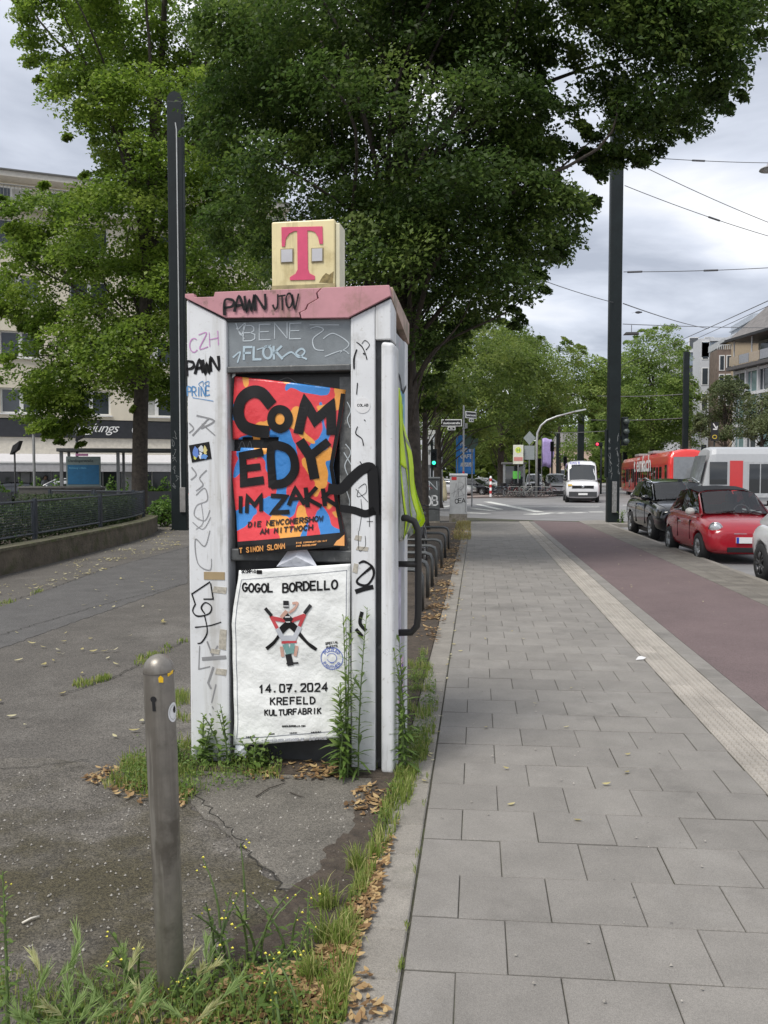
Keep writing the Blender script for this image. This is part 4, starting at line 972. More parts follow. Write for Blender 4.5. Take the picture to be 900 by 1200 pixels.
def scatter(pix, n, clumpy=0, sig=.05):
    poly = [gr(x, y) for x, y in pix]; P2 = [(p.x, p.y) for p in poly]; o = []
    xs = [p[0] for p in P2]; ys = [p[1] for p in P2]
    cs = None
    if clumpy:
        cs = []
        while len(cs) < clumpy:
            q = (random.uniform(min(xs), max(xs)), random.uniform(min(ys), max(ys)))
            if inpoly(q[0], q[1], P2): cs.append(q)
    k = 0
    while len(o) < n and k < n * 60:
        k += 1
        if cs: c = random.choice(cs); q = (random.gauss(c[0], sig), random.gauss(c[1], sig))
        else: q = (random.uniform(min(xs), max(xs)), random.uniform(min(ys), max(ys)))
        if inpoly(q[0], q[1], P2): o.append(q)
    return o
sp = []
sp += scatter([(405, 1200), (375, 1200), (395, 1090), (430, 1000), (455, 930), (480, 880), (505, 870), (492, 915), (465, 975), (432, 1040)], 2600, 60, .030)
sp += scatter([(440, 905), (500, 905), (512, 800), (500, 760), (478, 780)], 1300, 14, .05)
sp += scatter([(120, 925), (215, 945), (280, 925), (280, 885), (210, 868), (150, 885)], 2100, 26, .06)
sp += scatter([(270, 915), (330, 915), (330, 895), (270, 890)], 220, 5, .05)
sp += scatter([(200, 845), (222, 850), (222, 800), (206, 810)], 320, 4, .05)
blades('grass', sp, .015, .085, .0055, grass_m, 'short green grass and weeds sprouting along the kerb and kiosk foot')
sp = scatter([(-40, 1260), (410, 1260), (395, 1150), (330, 1120), (230, 1150), (120, 1150), (0, 1140)], 1700, 80, .03)
blades('grass', sp, .015, .085, .0045, grass_m, 'tall meadow grass growing round the bollard foot in the foreground')
sp = scatter([(70, 815), (130, 797), (132, 792), (90, 800)], 220, 6, .05) + scatter([(150, 790), (220, 755), (220, 748), (160, 770)], 200, 8, .05) + scatter([(0, 712), (60, 690), (62, 687), (0, 706)], 110, 8, .06)
blades('grass', sp, .015, .06, .010, grass_m, 'flat green weeds growing out of the seams in the asphalt')
sp = scatter([(515, 815), (470, 1160), (462, 1200), (455, 1200), (480, 1050), (512, 815)], 300, 20, .02)
blades('grass', sp, .01, .035, .004, grass_m, 'moss and tiny weeds in the joint beside the kerb stones')
sp = scatter([(528, 640), (552, 632), (552, 612), (536, 612)], 900, 14, .25)
blades('grass', sp, .04, .15, .02, leafmat('dry_grass', (.20, .17, .06), (.30, .25, .10), (.36, .34, .16), .3), 'dry straw coloured grass at the foot of the light cabinet')
# low broad-leaved ground weeds
def herbs(name, spots, h, s0, s1, label):
    n = len(spots); P6 = np.array([(x, y, .012 + abs(random.gauss(0, .5)) * h) for x, y in spots]); Nn = RNG.normal(size=(n, 3)) * .55; Nn[:, 2] += 1; Nn /= np.linalg.norm(Nn, axis=1, keepdims=True)
    return tag(leaves_object(name, P6, Nn, s0 + (s1 - s0) * RNG.random(n), weed_m, None, None, .55), label, 'weeds', kind='stuff')
herbs('ground_weeds', scatter([(-40, 1260), (410, 1260), (400, 1140), (330, 1125), (240, 1140), (120, 1160), (0, 1165)], 2600, 60, .045), .05, .008, .026, 'low leafy weeds mixed with grass along the bottom edge')
herbs('ground_weeds', scatter([(440, 1000), (470, 930), (505, 880), (512, 800), (495, 760), (480, 800), (478, 880), (440, 960), (400, 1090), (410, 1100)], 2200, 50, .035), .07, .008, .022, 'low leafy weeds along the kerb beside the kiosk')
herbs('ground_weeds', scatter([(130, 925), (215, 945), (330, 912), (330, 895), (250, 880), (150, 890)], 2600, 30, .06), .09, .010, .028, 'low leafy weeds round the left foot of the kiosk')
# barley heads in the foreground
def barley():
    V = []; F = []; T = []; Ps, Ns, Sz, Tn = [], [], [], []
    st_ = MB()
    for k in range(48):
        px = random.choice([random.uniform(0, 170), random.uniform(40, 165), random.uniform(180, 240), random.uniform(20, 140)]); py = random.uniform(1175, 1260)
        b = gr(px, py); h = random.uniform(.06, .17); a = random.uniform(0, 6.28); l = random.uniform(.02, .09)
        tip = Vector((b.x + math.cos(a) * l, b.y + math.sin(a) * l, h)); mid = Vector((b.x, b.y, 0)) * .65 + Vector((tip.x, tip.y, 0)) * .35 + Vector((0, 0, h * .6))
        st_.tube([b, mid, tip], [.0016, .0014, .0012], 4, False)
        d = (tip - mid).normalized() + Vector((math.cos(a) * .25, math.sin(a) * .25, 0)); d.normalize()
        ripe = random.random() < .2
        for j in range(34):
            f = j / 33; c = tip + d * (f * .062)
            s = Vector((random.gauss(0, 1), random.gauss(0, 1), random.gauss(0, 1))).normalized()
            e_ = (d * 1.0 + s * .42).normalized()
            n_ = e_.cross(s).normalized()
            ln = random.uniform(.028, .05)
            o = len(V); sd = e_.cross(n_) * .0022
            V += [tuple(c - sd * 1.2), tuple(c + sd * 1.2), tuple(c + e_ * ln)]; F.append((o, o + 1, o + 2)); T.append((.75 if ripe else .15) + random.random() * .25)
    o0 = len(V); V += st_.v; F += [tuple(i + o0 for i in f) for f in st_.f]; T += [.3] * len(st_.f)
    me = bpy.data.meshes.new('wild_barley'); me.from_pydata(V, [], F); me.update(); me.materials.append(barley_m)
    me.attributes.new('tone', 'FLOAT', 'FACE').data.foreach_set('value', T)
    o = bpy.data.objects.new('wild_barley', me); COL.objects.link(o)
    tag(o, 'feathery wild barley ears along the bottom left edge', 'grass', kind='stuff')
barley()
def litter(name, spots, m, s0, s1, label, zb=.016):
    V = []; F = []; T = []
    for x, y in spots:
        s = random.uniform(s0, s1); a = random.uniform(0, 6.28); c = random.uniform(.15, .6); t = random.uniform(-.4, .4); w_ = s * random.uniform(.28, .5)
        o = len(V); t0 = random.random()
        for j in range(5):
            f = j / 4 - .5; ww = w_ * (1 - (2 * f) ** 2) * .5 + .0006
            zc = zb + abs(t) * s * .25 + c * s * f * f * 1.6 + t * s * f * .5
            for sgn in (-1, 1):
                lx, ly = f * s, sgn * ww
                V.append((x + lx * math.cos(a) - ly * math.sin(a), y + lx * math.sin(a) + ly * math.cos(a), zc + c * ww * 1.1 * (1 if sgn > 0 else .4)))
        for j in range(4): F.append((o + 2 * j, o + 2 * j + 1, o + 2 * j + 3, o + 2 * j + 2)); T.append(t0)
    me = bpy.data.meshes.new(name); me.from_pydata(V, [], F); me.update(); me.materials.append(m)
    me.polygons.foreach_set('use_smooth', [True] * len(me.polygons))
    me.attributes.new('tone', 'FLOAT', 'FACE').data.foreach_set('value', T)
    o = bpy.data.objects.new(name, me); COL.objects.link(o); return tag(o, label, 'fallen leaves', kind='stuff')
sp = scatter([(395, 1190), (320, 1190), (370, 1120), (420, 1050), (440, 1000), (470, 960), (440, 1070)], 900, 60, .06) + scatter([(395, 950), (440, 965), (470, 930), (430, 915)], 110, 6, .05)
sp += scatter([(275, 918), (420, 915), (405, 895), (300, 893)], 190, 14, .05) + scatter([(95, 915), (160, 945), (215, 950), (230, 925), (200, 935), (120, 895)], 240, 14, .06)
sp += scatter([(460, 1200), (120, 1230), (120, 1170), (420, 1120)], 520, 50, .07)
litter('fallen_leaves', sp, dry_m, .010, .055, 'curled brown fallen leaves along the kerb and kiosk foot')
sp = scatter([(485, 760), (512, 760), (552, 620), (530, 620), (505, 680)], 1900, 60, .16)
litter('fallen_leaves', sp, dry_m, .03, .085, 'brown fallen leaves on the soil bed under the cycle stands')
sp = scatter([(-20, 690), (185, 628), (200, 612), (212, 612), (212, 640), (60, 690), (-20, 708)], 420, 40, .18) + scatter([(0, 800), (215, 740), (215, 650), (0, 712)], 40) + scatter([(-20, 880), (200, 860), (215, 760), (-20, 760)], 22)
litter('fallen_leaves', sp, pale_m, .04, .085, 'pale yellow fallen leaves scattered over the plaza asphalt')
sp = scatter([(520, 880), (545, 700), (700, 800), (880, 1000), (520, 1100)], 16) + scatter([(640, 630), (820, 760), (890, 740), (740, 630)], 40) + scatter([(490, 950), (548, 645), (552, 645), (512, 880)], 60) + scatter([(560, 680), (640, 680), (640, 630), (560, 630)], 22)
litter('fallen_leaves', sp, pale_m, .022, .05, 'small pale leaves and petals scattered over pavement and cycle path', .008)
# debris: gravel crumbs and twigs
def crumbs():
    mb = MB()
    for x, y in scatter([(-20, 1180), (330, 1180), (430, 1050), (470, 930), (200, 930), (-20, 900)], 620) + scatter([(500, 1190), (900, 1190), (760, 800), (530, 800)], 60):
        s = random.uniform(.0025, .0075); z = .009 + s * .3; a = random.uniform(0, 6.28)
        v = [(x + s * math.cos(a + k * 1.57) * random.uniform(.7, 1.3), y + s * math.sin(a + k * 1.57) * random.uniform(.7, 1.3), z - s * .5) for k in range(4)] + [(x, y, z + s * .6)]
        mb.add(v, [(0, 1, 4), (1, 2, 4), (2, 3, 4), (3, 0, 4)])
    return tag(mb.build('gravel_crumbs', mat('crumbs', (.30, .28, .25), .9, var=.6, scale=90)), 'small pale stone crumbs strewn over asphalt and paving', 'gravel', kind='stuff')
crumbs()
def twig(pix, label, r_=.0035):
    P3 = [gr(x, y) + Vector((0, 0, .016)) for x, y in pix]
    o = thing('twig', label, 'twig', P3[0]); MB().tube([p - P3[0] for p in P3], [r_, r_ * .8, r_ * .5][:len(P3)] if len(P3) == 3 else r_, 6).build('stem', bark, o, True)
twig([(300, 937), (315, 927), (334, 921)], 'brown forked twig lying in front of the kiosk'); twig([(340, 932), (350, 936), (357, 938)], 'short dark twig on the patch in front of the kiosk', .003)
stick = thing('litter_stick', 'thin pale stick lying on the mossy asphalt left of the bollard', 'stick', gr(26, 1086)); d_ = gr(46, 1078) - gr(26, 1086)
MB().tube([(0, 0, .014), (d_.x * .5, d_.y * .5, .018), (d_.x, d_.y, .014)], .0042, 7).build('stem', mat('pale_wood', (.62, .58, .50), .6), stick, True)
stn = gr(413, 1154); MB().lathe([(0, 0), (.016, .004), (.021, .012), (.014, .022), (0, .026)], 9).build('stone', mat('ochre_stone', (.44, .33, .16), .8, var=.3, scale=60), None, True, loc=stn)
tag(bpy.data.objects['stone'], 'small ochre stone resting on the kerb in the foreground', 'stone')
cig = gr(745, 774); tissue = MB().add([(0, 0, .006), (.07, .02, .008), (.10, .05, .02), (.03, .05, .025), (.05, .035, .035)], [(0, 1, 4), (1, 2, 4), (2, 3, 4), (3, 0, 4)]).build('paper_scrap', mat('tissue', (.72, .72, .72), .7), None, False, loc=cig)
tag(tissue, 'crumpled white paper scrap on the paving beside the tactile strip', 'litter')

# ---- individual weeds
def weed(name, label, pos, h, n, lmin, lmax, seed, stems=1, narrow=.16, spread=.08, flower=None, taper=True, bare=.05):
    random.seed(seed); root = thing(name, label, 'weed', pos)
    sb = MB(); Q, Nn_, Sz, Tn = [], [], [], []
    V = []; F = []; T = []; fl = MB()
    for s in range(stems):
        a = random.uniform(0, 6.28); l = random.uniform(.2, 1) * spread * h / .5; hh = h * random.uniform(.72, 1.0)
        bx, by = random.gauss(0, .03 if stems > 1 else 0), random.gauss(0, .03 if stems > 1 else 0)
        pts = [Vector((bx + math.cos(a) * l * f * f, by + math.sin(a) * l * f * f, hh * f)) for f in (0, .25, .5, .75, 1)]
        sb.tube(pts, [.005, .0045, .004, .003, .0015], 6, False)
        nn = int(n / stems)
        for i in range(nn):
            f = bare + (1 - bare) * i / nn; p = Vector((bx + math.cos(a) * l * f * f, by + math.sin(a) * l * f * f, hh * f))
            an = i * 2.4 + random.uniform(-.4, .4); ln = random.uniform(lmin, lmax) * ((1 - .45 * f) if taper else 1) * random.uniform(.6, 1.1); up = .2 + .9 * f + random.uniform(-.55, .45)
            d = Vector((math.cos(an), math.sin(an), up)).normalized(); sd = d.cross(Vector((0, 0, 1))).normalized(); wd = ln * narrow
            o = len(V)
            for t, ww in ((0, .25), (.35, 1), (.7, .75)):
                c = p + d * ln * t + Vector((0, 0, -.35 * ln * t * t)); V.append(tuple(c - sd * wd * ww * .5)); V.append(tuple(c + sd * wd * ww * .5))
            V.append(tuple(p + d * ln + Vector((0, 0, -.35 * ln)))); F += [(o, o + 1, o + 3, o + 2), (o + 2, o + 3, o + 5, o + 4), (o + 4, o + 5, o + 6)]; t0 = .25 + .5 * f + random.uniform(-.2, .25); T += [t0] * 3
        if flower:
            for i in range(flower):
                p = pts[-1] + Vector((random.gauss(0, .016), random.gauss(0, .016), random.uniform(-.05, .008))); s_ = random.uniform(.003, .006)
                fl.add([(p.x - s_, p.y, p.z), (p.x, p.y - s_, p.z + s_ * .5), (p.x + s_, p.y, p.z), (p.x, p.y + s_, p.z + s_ * .5), (p.x, p.y, p.z - s_)], [(0, 1, 2, 3), (0, 1, 4), (1, 2, 4), (2, 3, 4), (3, 0, 4)])
    sb.build('stem', weed_stem, root, True)
    me = bpy.data.meshes.new('foliage'); me.from_pydata(V, [], F); me.update(); me.materials.append(weed_m)
    me.attributes.new('tone', 'FLOAT', 'FACE').data.foreach_set('value', [max(0, min(1, t)) for t in T])
    o = bpy.data.objects.new('foliage', me); COL.objects.link(o); o.parent = root
    if fl.f: tag(fl.build('flowers', mat('flower_yellow', (.62, .56, .06), .6), root), kind='stuff')
    return root
weed_stem = mat('weed_stem', (.10, .15, .045), .6)
def gpos(x, y): p = gr(x, y); p.z = .01; return p
weed('fleabane_weed', 'tallest leafy weed growing up in front of the right kiosk column', Vector((-.66, 4.36, .01)), 1.04, 210, .08, .17, 3, 3, .15, .05, bare=.03)
weed('fleabane_weed', 'leafy weed at the kiosk foot just left of the tallest one', Vector((-.75, 4.37, .01)), .60, 170, .09, .16, 4, 3, .22, .08)
weed('fleabane_weed', 'tall leafy weed beside the right edge of the kiosk under the tube rail', Vector((-.43, 4.50, .01)), .74, 190, .08, .15, 5, 3, .20, .08)
weed('fleabane_weed', 'bushy weed right of the kiosk nearest the kerb', Vector((-.47, 4.72, .01)), .58, 170, .06, .12, 6, 4, .2, .14)
weed('low_weed', 'broad-leaved weed growing at the left foot of the kiosk column', Vector((-1.52, 4.44, .01)), .30, 80, .06, .11, 8, 4, .5, .25)
weed('low_weed', 'leafy weed climbing where the left column meets the white poster', Vector((-1.39, 4.42, .01)), .42, 80, .05, .09, 9, 3, .45, .16)
weed('low_weed', 'small bushy weed below the torn corner of the white poster', Vector((-1.22, 4.40, .01)), .20, 70, .05, .09, 10, 4, .5, .3)
weed('low_weed', 'spreading weed left of the kiosk in the grass patch', Vector((-1.72, 4.5, .01)), .20, 80, .04, .08, 12, 5, .4, .35)
for k, (x, y, h, lb) in enumerate(((300, 1128, .30, 'tall yellow-flowered weed right of the bollard'), (262, 1135, .24, 'yellow-flowered weed leaning beside the bollard foot'), (345, 1130, .22, 'branching yellow-flowered weed above the brown leaf litter'),
                                   (290, 1180, .22, 'low yellow-flowered weed at the bottom edge right of the bollard'), (150, 1165, .20, 'thin yellow-flowered weed left of the bollard'), (10, 1215, .50, 'tall single weed stalk at the left picture edge'),
                                   (330, 1200, .20, 'small yellow-flowered weed at the bottom edge amid brown leaves'), (225, 1180, .12, 'short yellow-flowered weed touching the bollard foot'))):
    weed('mustard_weed', lb, gpos(x, y), h, 46, .035, .075, 20 + k, 1 if k == 5 else 4, .28, .30 if k != 5 else .03, flower=2, taper=True)
for k, (x, y, h, lb) in enumerate(((258, 1090, .34, 'thin bare flower stalk rising right of the bollard'), (288, 1080, .36, 'slender bare stalk before the asphalt patch'))):
    weed('mustard_weed', lb, gpos(x, y), h, 5, .02, .03, 40 + k, 1, .2, .12, flower=4)
for k, (x, y) in enumerate(((383, 1065), (382, 1105), (365, 1150), (420, 1020), (400, 1110))):
    random.seed(60 + k); c = gr(x, y); blades('grass_tuft', [(random.gauss(c.x, .022), random.gauss(c.y, .022)) for _ in range(120)], .05, .13, .005, grass_m, '', 'grass', .5)
    o = bpy.context.scene.objects[-1] if False else None
for k, (o, lb) in enumerate(zip([x for x in COL.objects if x.name.startswith('grass_tuft')], ('upright grass tuft midway along the kerb edge', 'grass tuft among brown leaves beside the kerb', 'grass tuft lowest on the kerb near the ochre stone', 'grass tuft highest along the kerb by the asphalt patch', 'grass tuft touching the kerb stones above the ochre stone'))):
    del o['kind']; o['label'] = lb; o['category'] = 'grass tuft'; o['group'] = 'grass tufts along the kerb'
random.seed(99)
weed('low_weed', 'green weed growing at the foot of the tall right mast', Vector((5.05, 29.55, 0)), .5, 90, .12, .2, 51, 6, .5, .35)
# ================================================================ street furniture
# ---- bollard
bm_ = mat('bollard_steel', (.24, .222, .196), .42, .55, var=.18, scale=18, bump=.04, bscale=90, streak=[((.14, .125, .105), .5, .1, 14, .6), ((.40, .38, .34), .6, .06, 22, .5)], stain=[((.27, .25, .215), .56, .08, 12, .5), ((.085, .075, .06), .57, .09, 5, .65), ((.36, .34, .30), .69, .02, 60, .7)])
bp_ = gr(201, 1163); bp_.z = 0
bol = thing('bollard', 'weathered grey steel bollard standing in the foreground grass', 'bollard', bp_); bol.rotation_euler = (R(.4), R(-1.5), R(21))
BR = .0475; BH = 1.10
prof = [(BR * .86, -.05), (BR, BH * .7), (BR, BH - .055)] + [(BR * math.cos(R(a)) if a < 90 else .0005, BH - .055 + .05 * math.sin(R(a))) for a in (15, 30, 45, 60, 75, 90)]
MB().lathe(prof, 36).build('post', bm_, bol, True)
MB().lathe([(BR + .0008, BH - .062), (BR + .0008, BH - .058)], 36).build('cap_seam', mat('seam', (.10, .09, .08), .7), bol, True)
def on_cyl(ang, z, r=BR + .0012):
    return (r * math.sin(ang), -r * math.cos(ang), z)
def cyl_patch(name, pts, m, r):
    mb = MB(); n = len(pts); cx = sum(p[0] for p in pts) / n; cz = sum(p[1] for p in pts) / n
    mb.v = [on_cyl(cx / BR, cz, r)] + [on_cyl(p[0] / BR, p[1], r) for p in pts]; mb.f = [(0, 1 + i, 1 + (i + 1) % n) for i in range(n)]
    return mb.build(name, m, bol)
cyl_patch('key_slot', arc(-.018, BH - .135, .0095, .0095, -60, 240, 14) + [(-.022, BH - .172), (-.012, BH - .172)], black, BR + .0016)
ys = mat('sticker_yellow', (.85, .52, .02), .45)
cyl_patch('sticker', [(.000, BH - .083), (.013, BH - .085), (.014, BH - .070), (.006, BH - .062), (-.001, BH - .068)], ys, BR + .0016)
cyl_patch('sticker', [(.028, BH - .070), (.050, BH - .064), (.054, BH - .053), (.027, BH - .060)], ys, BR + .0016)
cyl_patch('sticker', arc(.045, BH - .185, .021, .031, 0, 345, 22), mat('sticker_white2', (.80, .80, .79), .4), BR + .0016)
cyl_patch('sticker_print', arc(.050, BH - .178, .007, .011, 0, 330, 10), pblk, BR + .0022)
ringm = MB()
for i in range(22):
    a, b = R(i * 16.36), R((i + 1) * 16.36)
    ringm.add([on_cyl((.045 + q * .7 * math.cos(t)) / BR, BH - .185 + q * math.sin(t), BR + .0021) for q, t in ((.0215, a), (.0215, b), (.0230, b), (.0230, a))], [(0, 1, 2, 3)])
ringm.build('sticker_print', mat('print_grey2', (.35, .35, .36), .5), bol)

# ---- masts
def mast(name, label, px, Yb, base_py, top_z, wd, dp, m=steel_dark, rotz=0.0, rounded=True):
    p = at(px, base_py, Yb); p.z = 0
    r_ = thing(name, label, 'mast', p, rotz)
    mb = MB()
    pts = [(-wd / 2, -dp / 2), (wd / 2, -dp / 2), (wd / 2, dp / 2), (-wd / 2, dp / 2)]
    mb.prism(pts, 0, top_z).build('post', m, r_, bevel=.035)
    return r_, p
ml, mlp = mast('catenary_mast', 'tall flat-sided black mast with rounded top behind the kiosk left side', 211, 24.1, 600, 12.75, .46, .42, rotz=R(12))
MB().prism(arc(0, 12.74, .23, .28, 0, 180, 12), -.205, .205, 'y').build('rounded_cap', steel_dark, ml)
MB().tube([(.06, -.222, 1.0), (.06, -.222, 7), (.05, -.222, 11.9), (.02, -.222, 12.1)], .018, 6).build('cable', mat('cable_white', (.50, .51, .50), .5), ml)
MB().box(.035, .20, -.27, -.211, .55, 1.30).build('junction_box', mat('box_grey', (.25, .24, .23), .5, var=.2), ml, bevel=.01)
for z in (4.6, 7.2, 9.8, 11.2): MB().box(.200, .235, -.1, .1, z, z + .09).build('bracket', steel_dark, ml)
MB().box(-.26, .26, -.27, .27, 0, .03).build('foot_plate', steel_dark, ml)
mat('grafitti_pale', (.16, .17, .17), .6)
def scribble(parent, x0, x1, z0, z1, y, n, wd):
    for i in range(n):
        cx, cz = random.uniform(x0, x1), z0 + (z1 - z0) * (i + .5) / n; g = MB()
        ribbon(g, [(cx + random.uniform(-.5, .5) * (x1 - x0) * .8, cz + random.uniform(-.5, .5) * (z1 - z0) / n) for _ in range(5)], wd, lambda u, z: (u, y - .0004 * i, z)); g.build('graffiti', MAT['grafitti_pale'], parent)
scribble(ml, -.16, .0, 1.2, 3.0, -.2135, 7, .014)
mr_, mrp = mast('catenary_mast', 'tall dark round-edged mast at the corner of the cycle path beside the parked cars', 717.5, 29.8, 612, 15.5, .43, .30, rotz=R(4))
MB().box(-.06, .10, -.22, -.151, .35, 1.45).build('service_panel', mat('panel_grey', (.20, .20, .195), .5, var=.4, scale=14), mr_, bevel=.01)
MB().box(-.285, -.216, -.1, .1, 1.6, 3.3).build('signal_back', steel_dark, mr_, bevel=.02)
scribble(mr_, -.20, -.06, 1.5, 3.0, -.153, 6, .014); scribble(mr_, .09, .19, 1.7, 3.2, -.153, 7, .014)
sg = MB().box(.28, .50, -.12, .14, 2.72, 3.72).build('signal_head', steel_dark, mr_, bevel=.03)
MB().box(.216, .28, -.05, .05, 2.95, 3.05).build('signal_bracket', steel_dark, mr_)
for z in (2.86, 3.2, 3.55): MB().tube([(.40, -.12, z), (.40, -.30, z)], .095, 12).build('signal_visor', mat('visor', (.06, .075, .07), .5), sg, True)
sb_ = MB().box(-.25, -.22, -.06, .06, 2.4, 2.5); 
for lb, px, Yb, tz, wd, nm in (('dark catenary mast between the red tram and the small trees', 802, 68, 11.5, .42, 'a'), ('distant thin mast just right of the tall pole above the red tram', 732, 105, 12.6, .55, 'b'),
                           ('distant dark mast behind the curved street lamp', 680, 98, 9.6, .70, 'c'), ('far thin mast left of the lilac banner', 653, 125, 8.0, .4, 'd')):
    q_, _ = mast('catenary_mast', lb, px, Yb, 570, tz, wd, wd)
    MB().box(-wd * .7, wd * .7, -wd * .7, wd * .7, 0, .05).build('foot_plate', steel_dark, q_)
MB().box(-.62, .25, -.25, .25, 8.2, 9.4).build('sign_box', steel_dark, q_) if False else None

# ---- overhead wires
wire_m = mat('wire', (.10, .10, .105), .5)
def wire(label, A, B, sag=.0, r_=.018, ins=None):
    A, B = Vector(A), Vector(B); o = thing('overhead_wire', label, 'wire', A)
    n = 16; P3 = [(A.lerp(B, i / n) - A) + Vector((0, 0, -sag * 4 * (i / n) * (1 - i / n))) for i in range(n + 1)]
    MB().tube(P3, r_, 5).build('strand', wire_m, o)
    for f in (ins or []):
        c = P3[int(f * n)]; d = (B - A).normalized() * .28
        MB().tube([c - d, c + d], r_ * 2.6, 6).build('insulator', wire_m, o)
MY = 29.6
def mz(y): return at(718, y, MY).z
MX = mrp.x + .25
wire('thin wire from the tall right mast, uppermost', (MX, MY, mz(183)), at(920, 191, 33), .06, .013, [.45])
wire('thin wire slanting down right from the tall mast below the foliage', (MX, MY, mz(185)), at(930, 272, 34), .1, .013, [.12])
wire('second slanting wire from the tall right mast', (MX, MY, mz(218)), at(930, 285, 34), .1, .013, [.5])
wire('level wire with dark insulator from the tall right mast', (MX, MY, mz(319)), at(930, 312, 32), .05, .014, [.08, .5])
wire('low level wire from the tall mast toward the right buildings', (MX, MY, mz(380)), at(940, 384, 45), .05, .014)
wire('wire running in from the left trees to the tall mast', at(640, 330, 26), (MX - .3, MY + .1, mz(354)), .03, .012)
wire('wire with a perched bird right of the tall mast', (MX, MY, mz(356)), at(830, 385, 60), .1, .02)
wire('contact wire rising to the right above the small trees', at(690, 440, 120), at(960, 325, 26), .3, .018)
wire('second contact wire beside the rising one', at(700, 442, 118), at(960, 331, 26), .3, .014)
wire('cross wire above the red tram from mast to mast', at(700, 464, 70), at(800, 462, 68), .1, .03)
wire('lower cross wire above the red tram', at(690, 492, 75), at(800, 490, 68), .1, .035)
wire('cross wire before the avenue trees near the curved lamp', at(630, 507, 100), at(712, 505, 96), .1, .04)
# pigeon on the wire
pg = thing('pigeon', 'small dark bird perched on the wire right of the tall mast', 'bird', at(748, 366, 37))
MB().lathe([(.001, -.14), (.03, -.12), (.055, -.05), (.06, .02), (.045, .07), (.034, .10), (.036, .13), (.022, .155), (.001, .165)], 10, axis='x').build('body', mat('pigeon_grey', (.06, .06, .07), .7), pg, True)
MB().add([(-.13, -.02, 0), (-.13, .02, 0), (-.27, .035, -.03), (-.27, -.035, -.03)], [(0, 1, 2, 3)]).build('tail', MAT['pigeon_grey'], pg)
MB().tube([(.155, 0, .0), (.19, 0, -.01)], [.010, .002], 5).build('beak', MAT['pigeon_grey'], pg)
lq = at(740, 391, 29.7); lw = thing('wire_lamp', 'flat dark lamp on the wire just right of the tall mast', 'street lamp', lq)
MB().hexa([(-.28, -.12, -.04), (.26, -.12, -.04), (.26, .12, -.04), (-.28, .12, -.04), (-.2, -.07, .05), (.2, -.07, .05), (.2, .07, .05), (-.2, .07, .05)]).build('housing', black, lw, bevel=.02)
MB().tube([(0, 0, .05), (0, 0, .30)], .012, 6).build('hanger', wire_m, lw)
# hanging lamp at the right picture edge
lp = at(903, 197, 32.6); lm = thing('wire_lamp', 'grey street lamp hung from the wire at the right picture edge', 'street lamp', lp)
MB().lathe([(.02, .22), (.10, .20), (.16, .06), (.38, -.02), (.40, -.06), (.2, -.08), (.01, -.08)], 18).build('housing', mat('lamp_grey', (.34, .33, .32), .5), lm, True)
MB().tube([(0, 0, .2), (0, 0, .36)], .015, 6).build('hanger', wire_m, lm)

# ---- planter wall with railing and hedge on the left
wall_px = [(-70, 694), (0, 675), (29, 668), (87, 653), (146, 637), (172, 629), (183, 623)]
WP = [gr(x, y) for x, y in wall_px]; WP = [Vector((p.x, p.y, 0)) for p in WP]
WP.append(WP[-1] + Vector((-.35, .75, 0))); WP.append(WP[-1] + Vector((-1.1, .6, 0))); WP.append(WP[-1] + Vector((-3.5, 1.0, 0)))
WP = catmull3(WP, 4)
def offset_path(P3, d):
    o = []
    for i, p in enumerate(P3):
        t = (P3[min(i + 1, len(P3) - 1)] - P3[max(i - 1, 0)]).normalized(); o.append(p + Vector((-t.y, t.x, 0)) * d)
    return o
wall = thing('planter_wall', 'low mossy concrete planter wall curving along the plaza under the railing', 'wall', WP[4])
W0 = WP[4]; inn = offset_path(WP, .32)
mb = MB()
for i in range(len(WP) - 1):
    a, b, c, d = WP[i] - W0, WP[i + 1] - W0, inn[i + 1] - W0, inn[i] - W0
    mb.hexa([(a.x, a.y, -.02), (b.x, b.y, -.02), (c.x, c.y, -.02), (d.x, d.y, -.02), (a.x, a.y, .40), (b.x, b.y, .40), (c.x, c.y, .40), (d.x, d.y, .40)])
wo = mb.build('wall_body', mat('mossy_concrete', (.115, .095, .070), .95, var=.35, scale=2.5, bump=.8, bscale=22, stain=[((.055, .060, .022), .50, .12, 2.2, .75), ((.05, .045, .035), .56, .1, 5, .6)]), wall)
mb = MB(); ow = offset_path(WP, -.02)
for i in range(len(WP) - 1):
    a, b, c, d = ow[i] - W0, ow[i + 1] - W0, inn[i + 1] - W0, inn[i] - W0
    mb.hexa([(a.x, a.y, .401), (b.x, b.y, .401), (c.x, c.y, .401), (d.x, d.y, .401), (a.x, a.y, .45), (b.x, b.y, .45), (c.x, c.y, .45), (d.x, d.y, .45)])
mb.build('coping', mat('mossy_coping', (.125, .115, .075), .95, var=.4, scale=6, bump=.8, bscale=40, stain=[((.07, .085, .022), .5, .1, 4, .8)]), wall)
# railing
rail_m = mat('railing_paint', (.028, .034, .044), .45, var=.3)
fen = thing('railing', 'dark steel railing with wire mesh panels on the planter wall', 'railing', W0)
fl_ = offset_path(WP, .38)
L_ = [0]
for a, b in zip(fl_, fl_[1:]): L_.append(L_[-1] + (b - a).length)
def onp(s):
    for i in range(len(fl_) - 1):
        if s <= L_[i + 1]:
            return fl_[i].lerp(fl_[i + 1], (s - L_[i]) / (L_[i + 1] - L_[i])) - W0
    return fl_[-1] - W0
s = .3; span = 2.9
posts = []
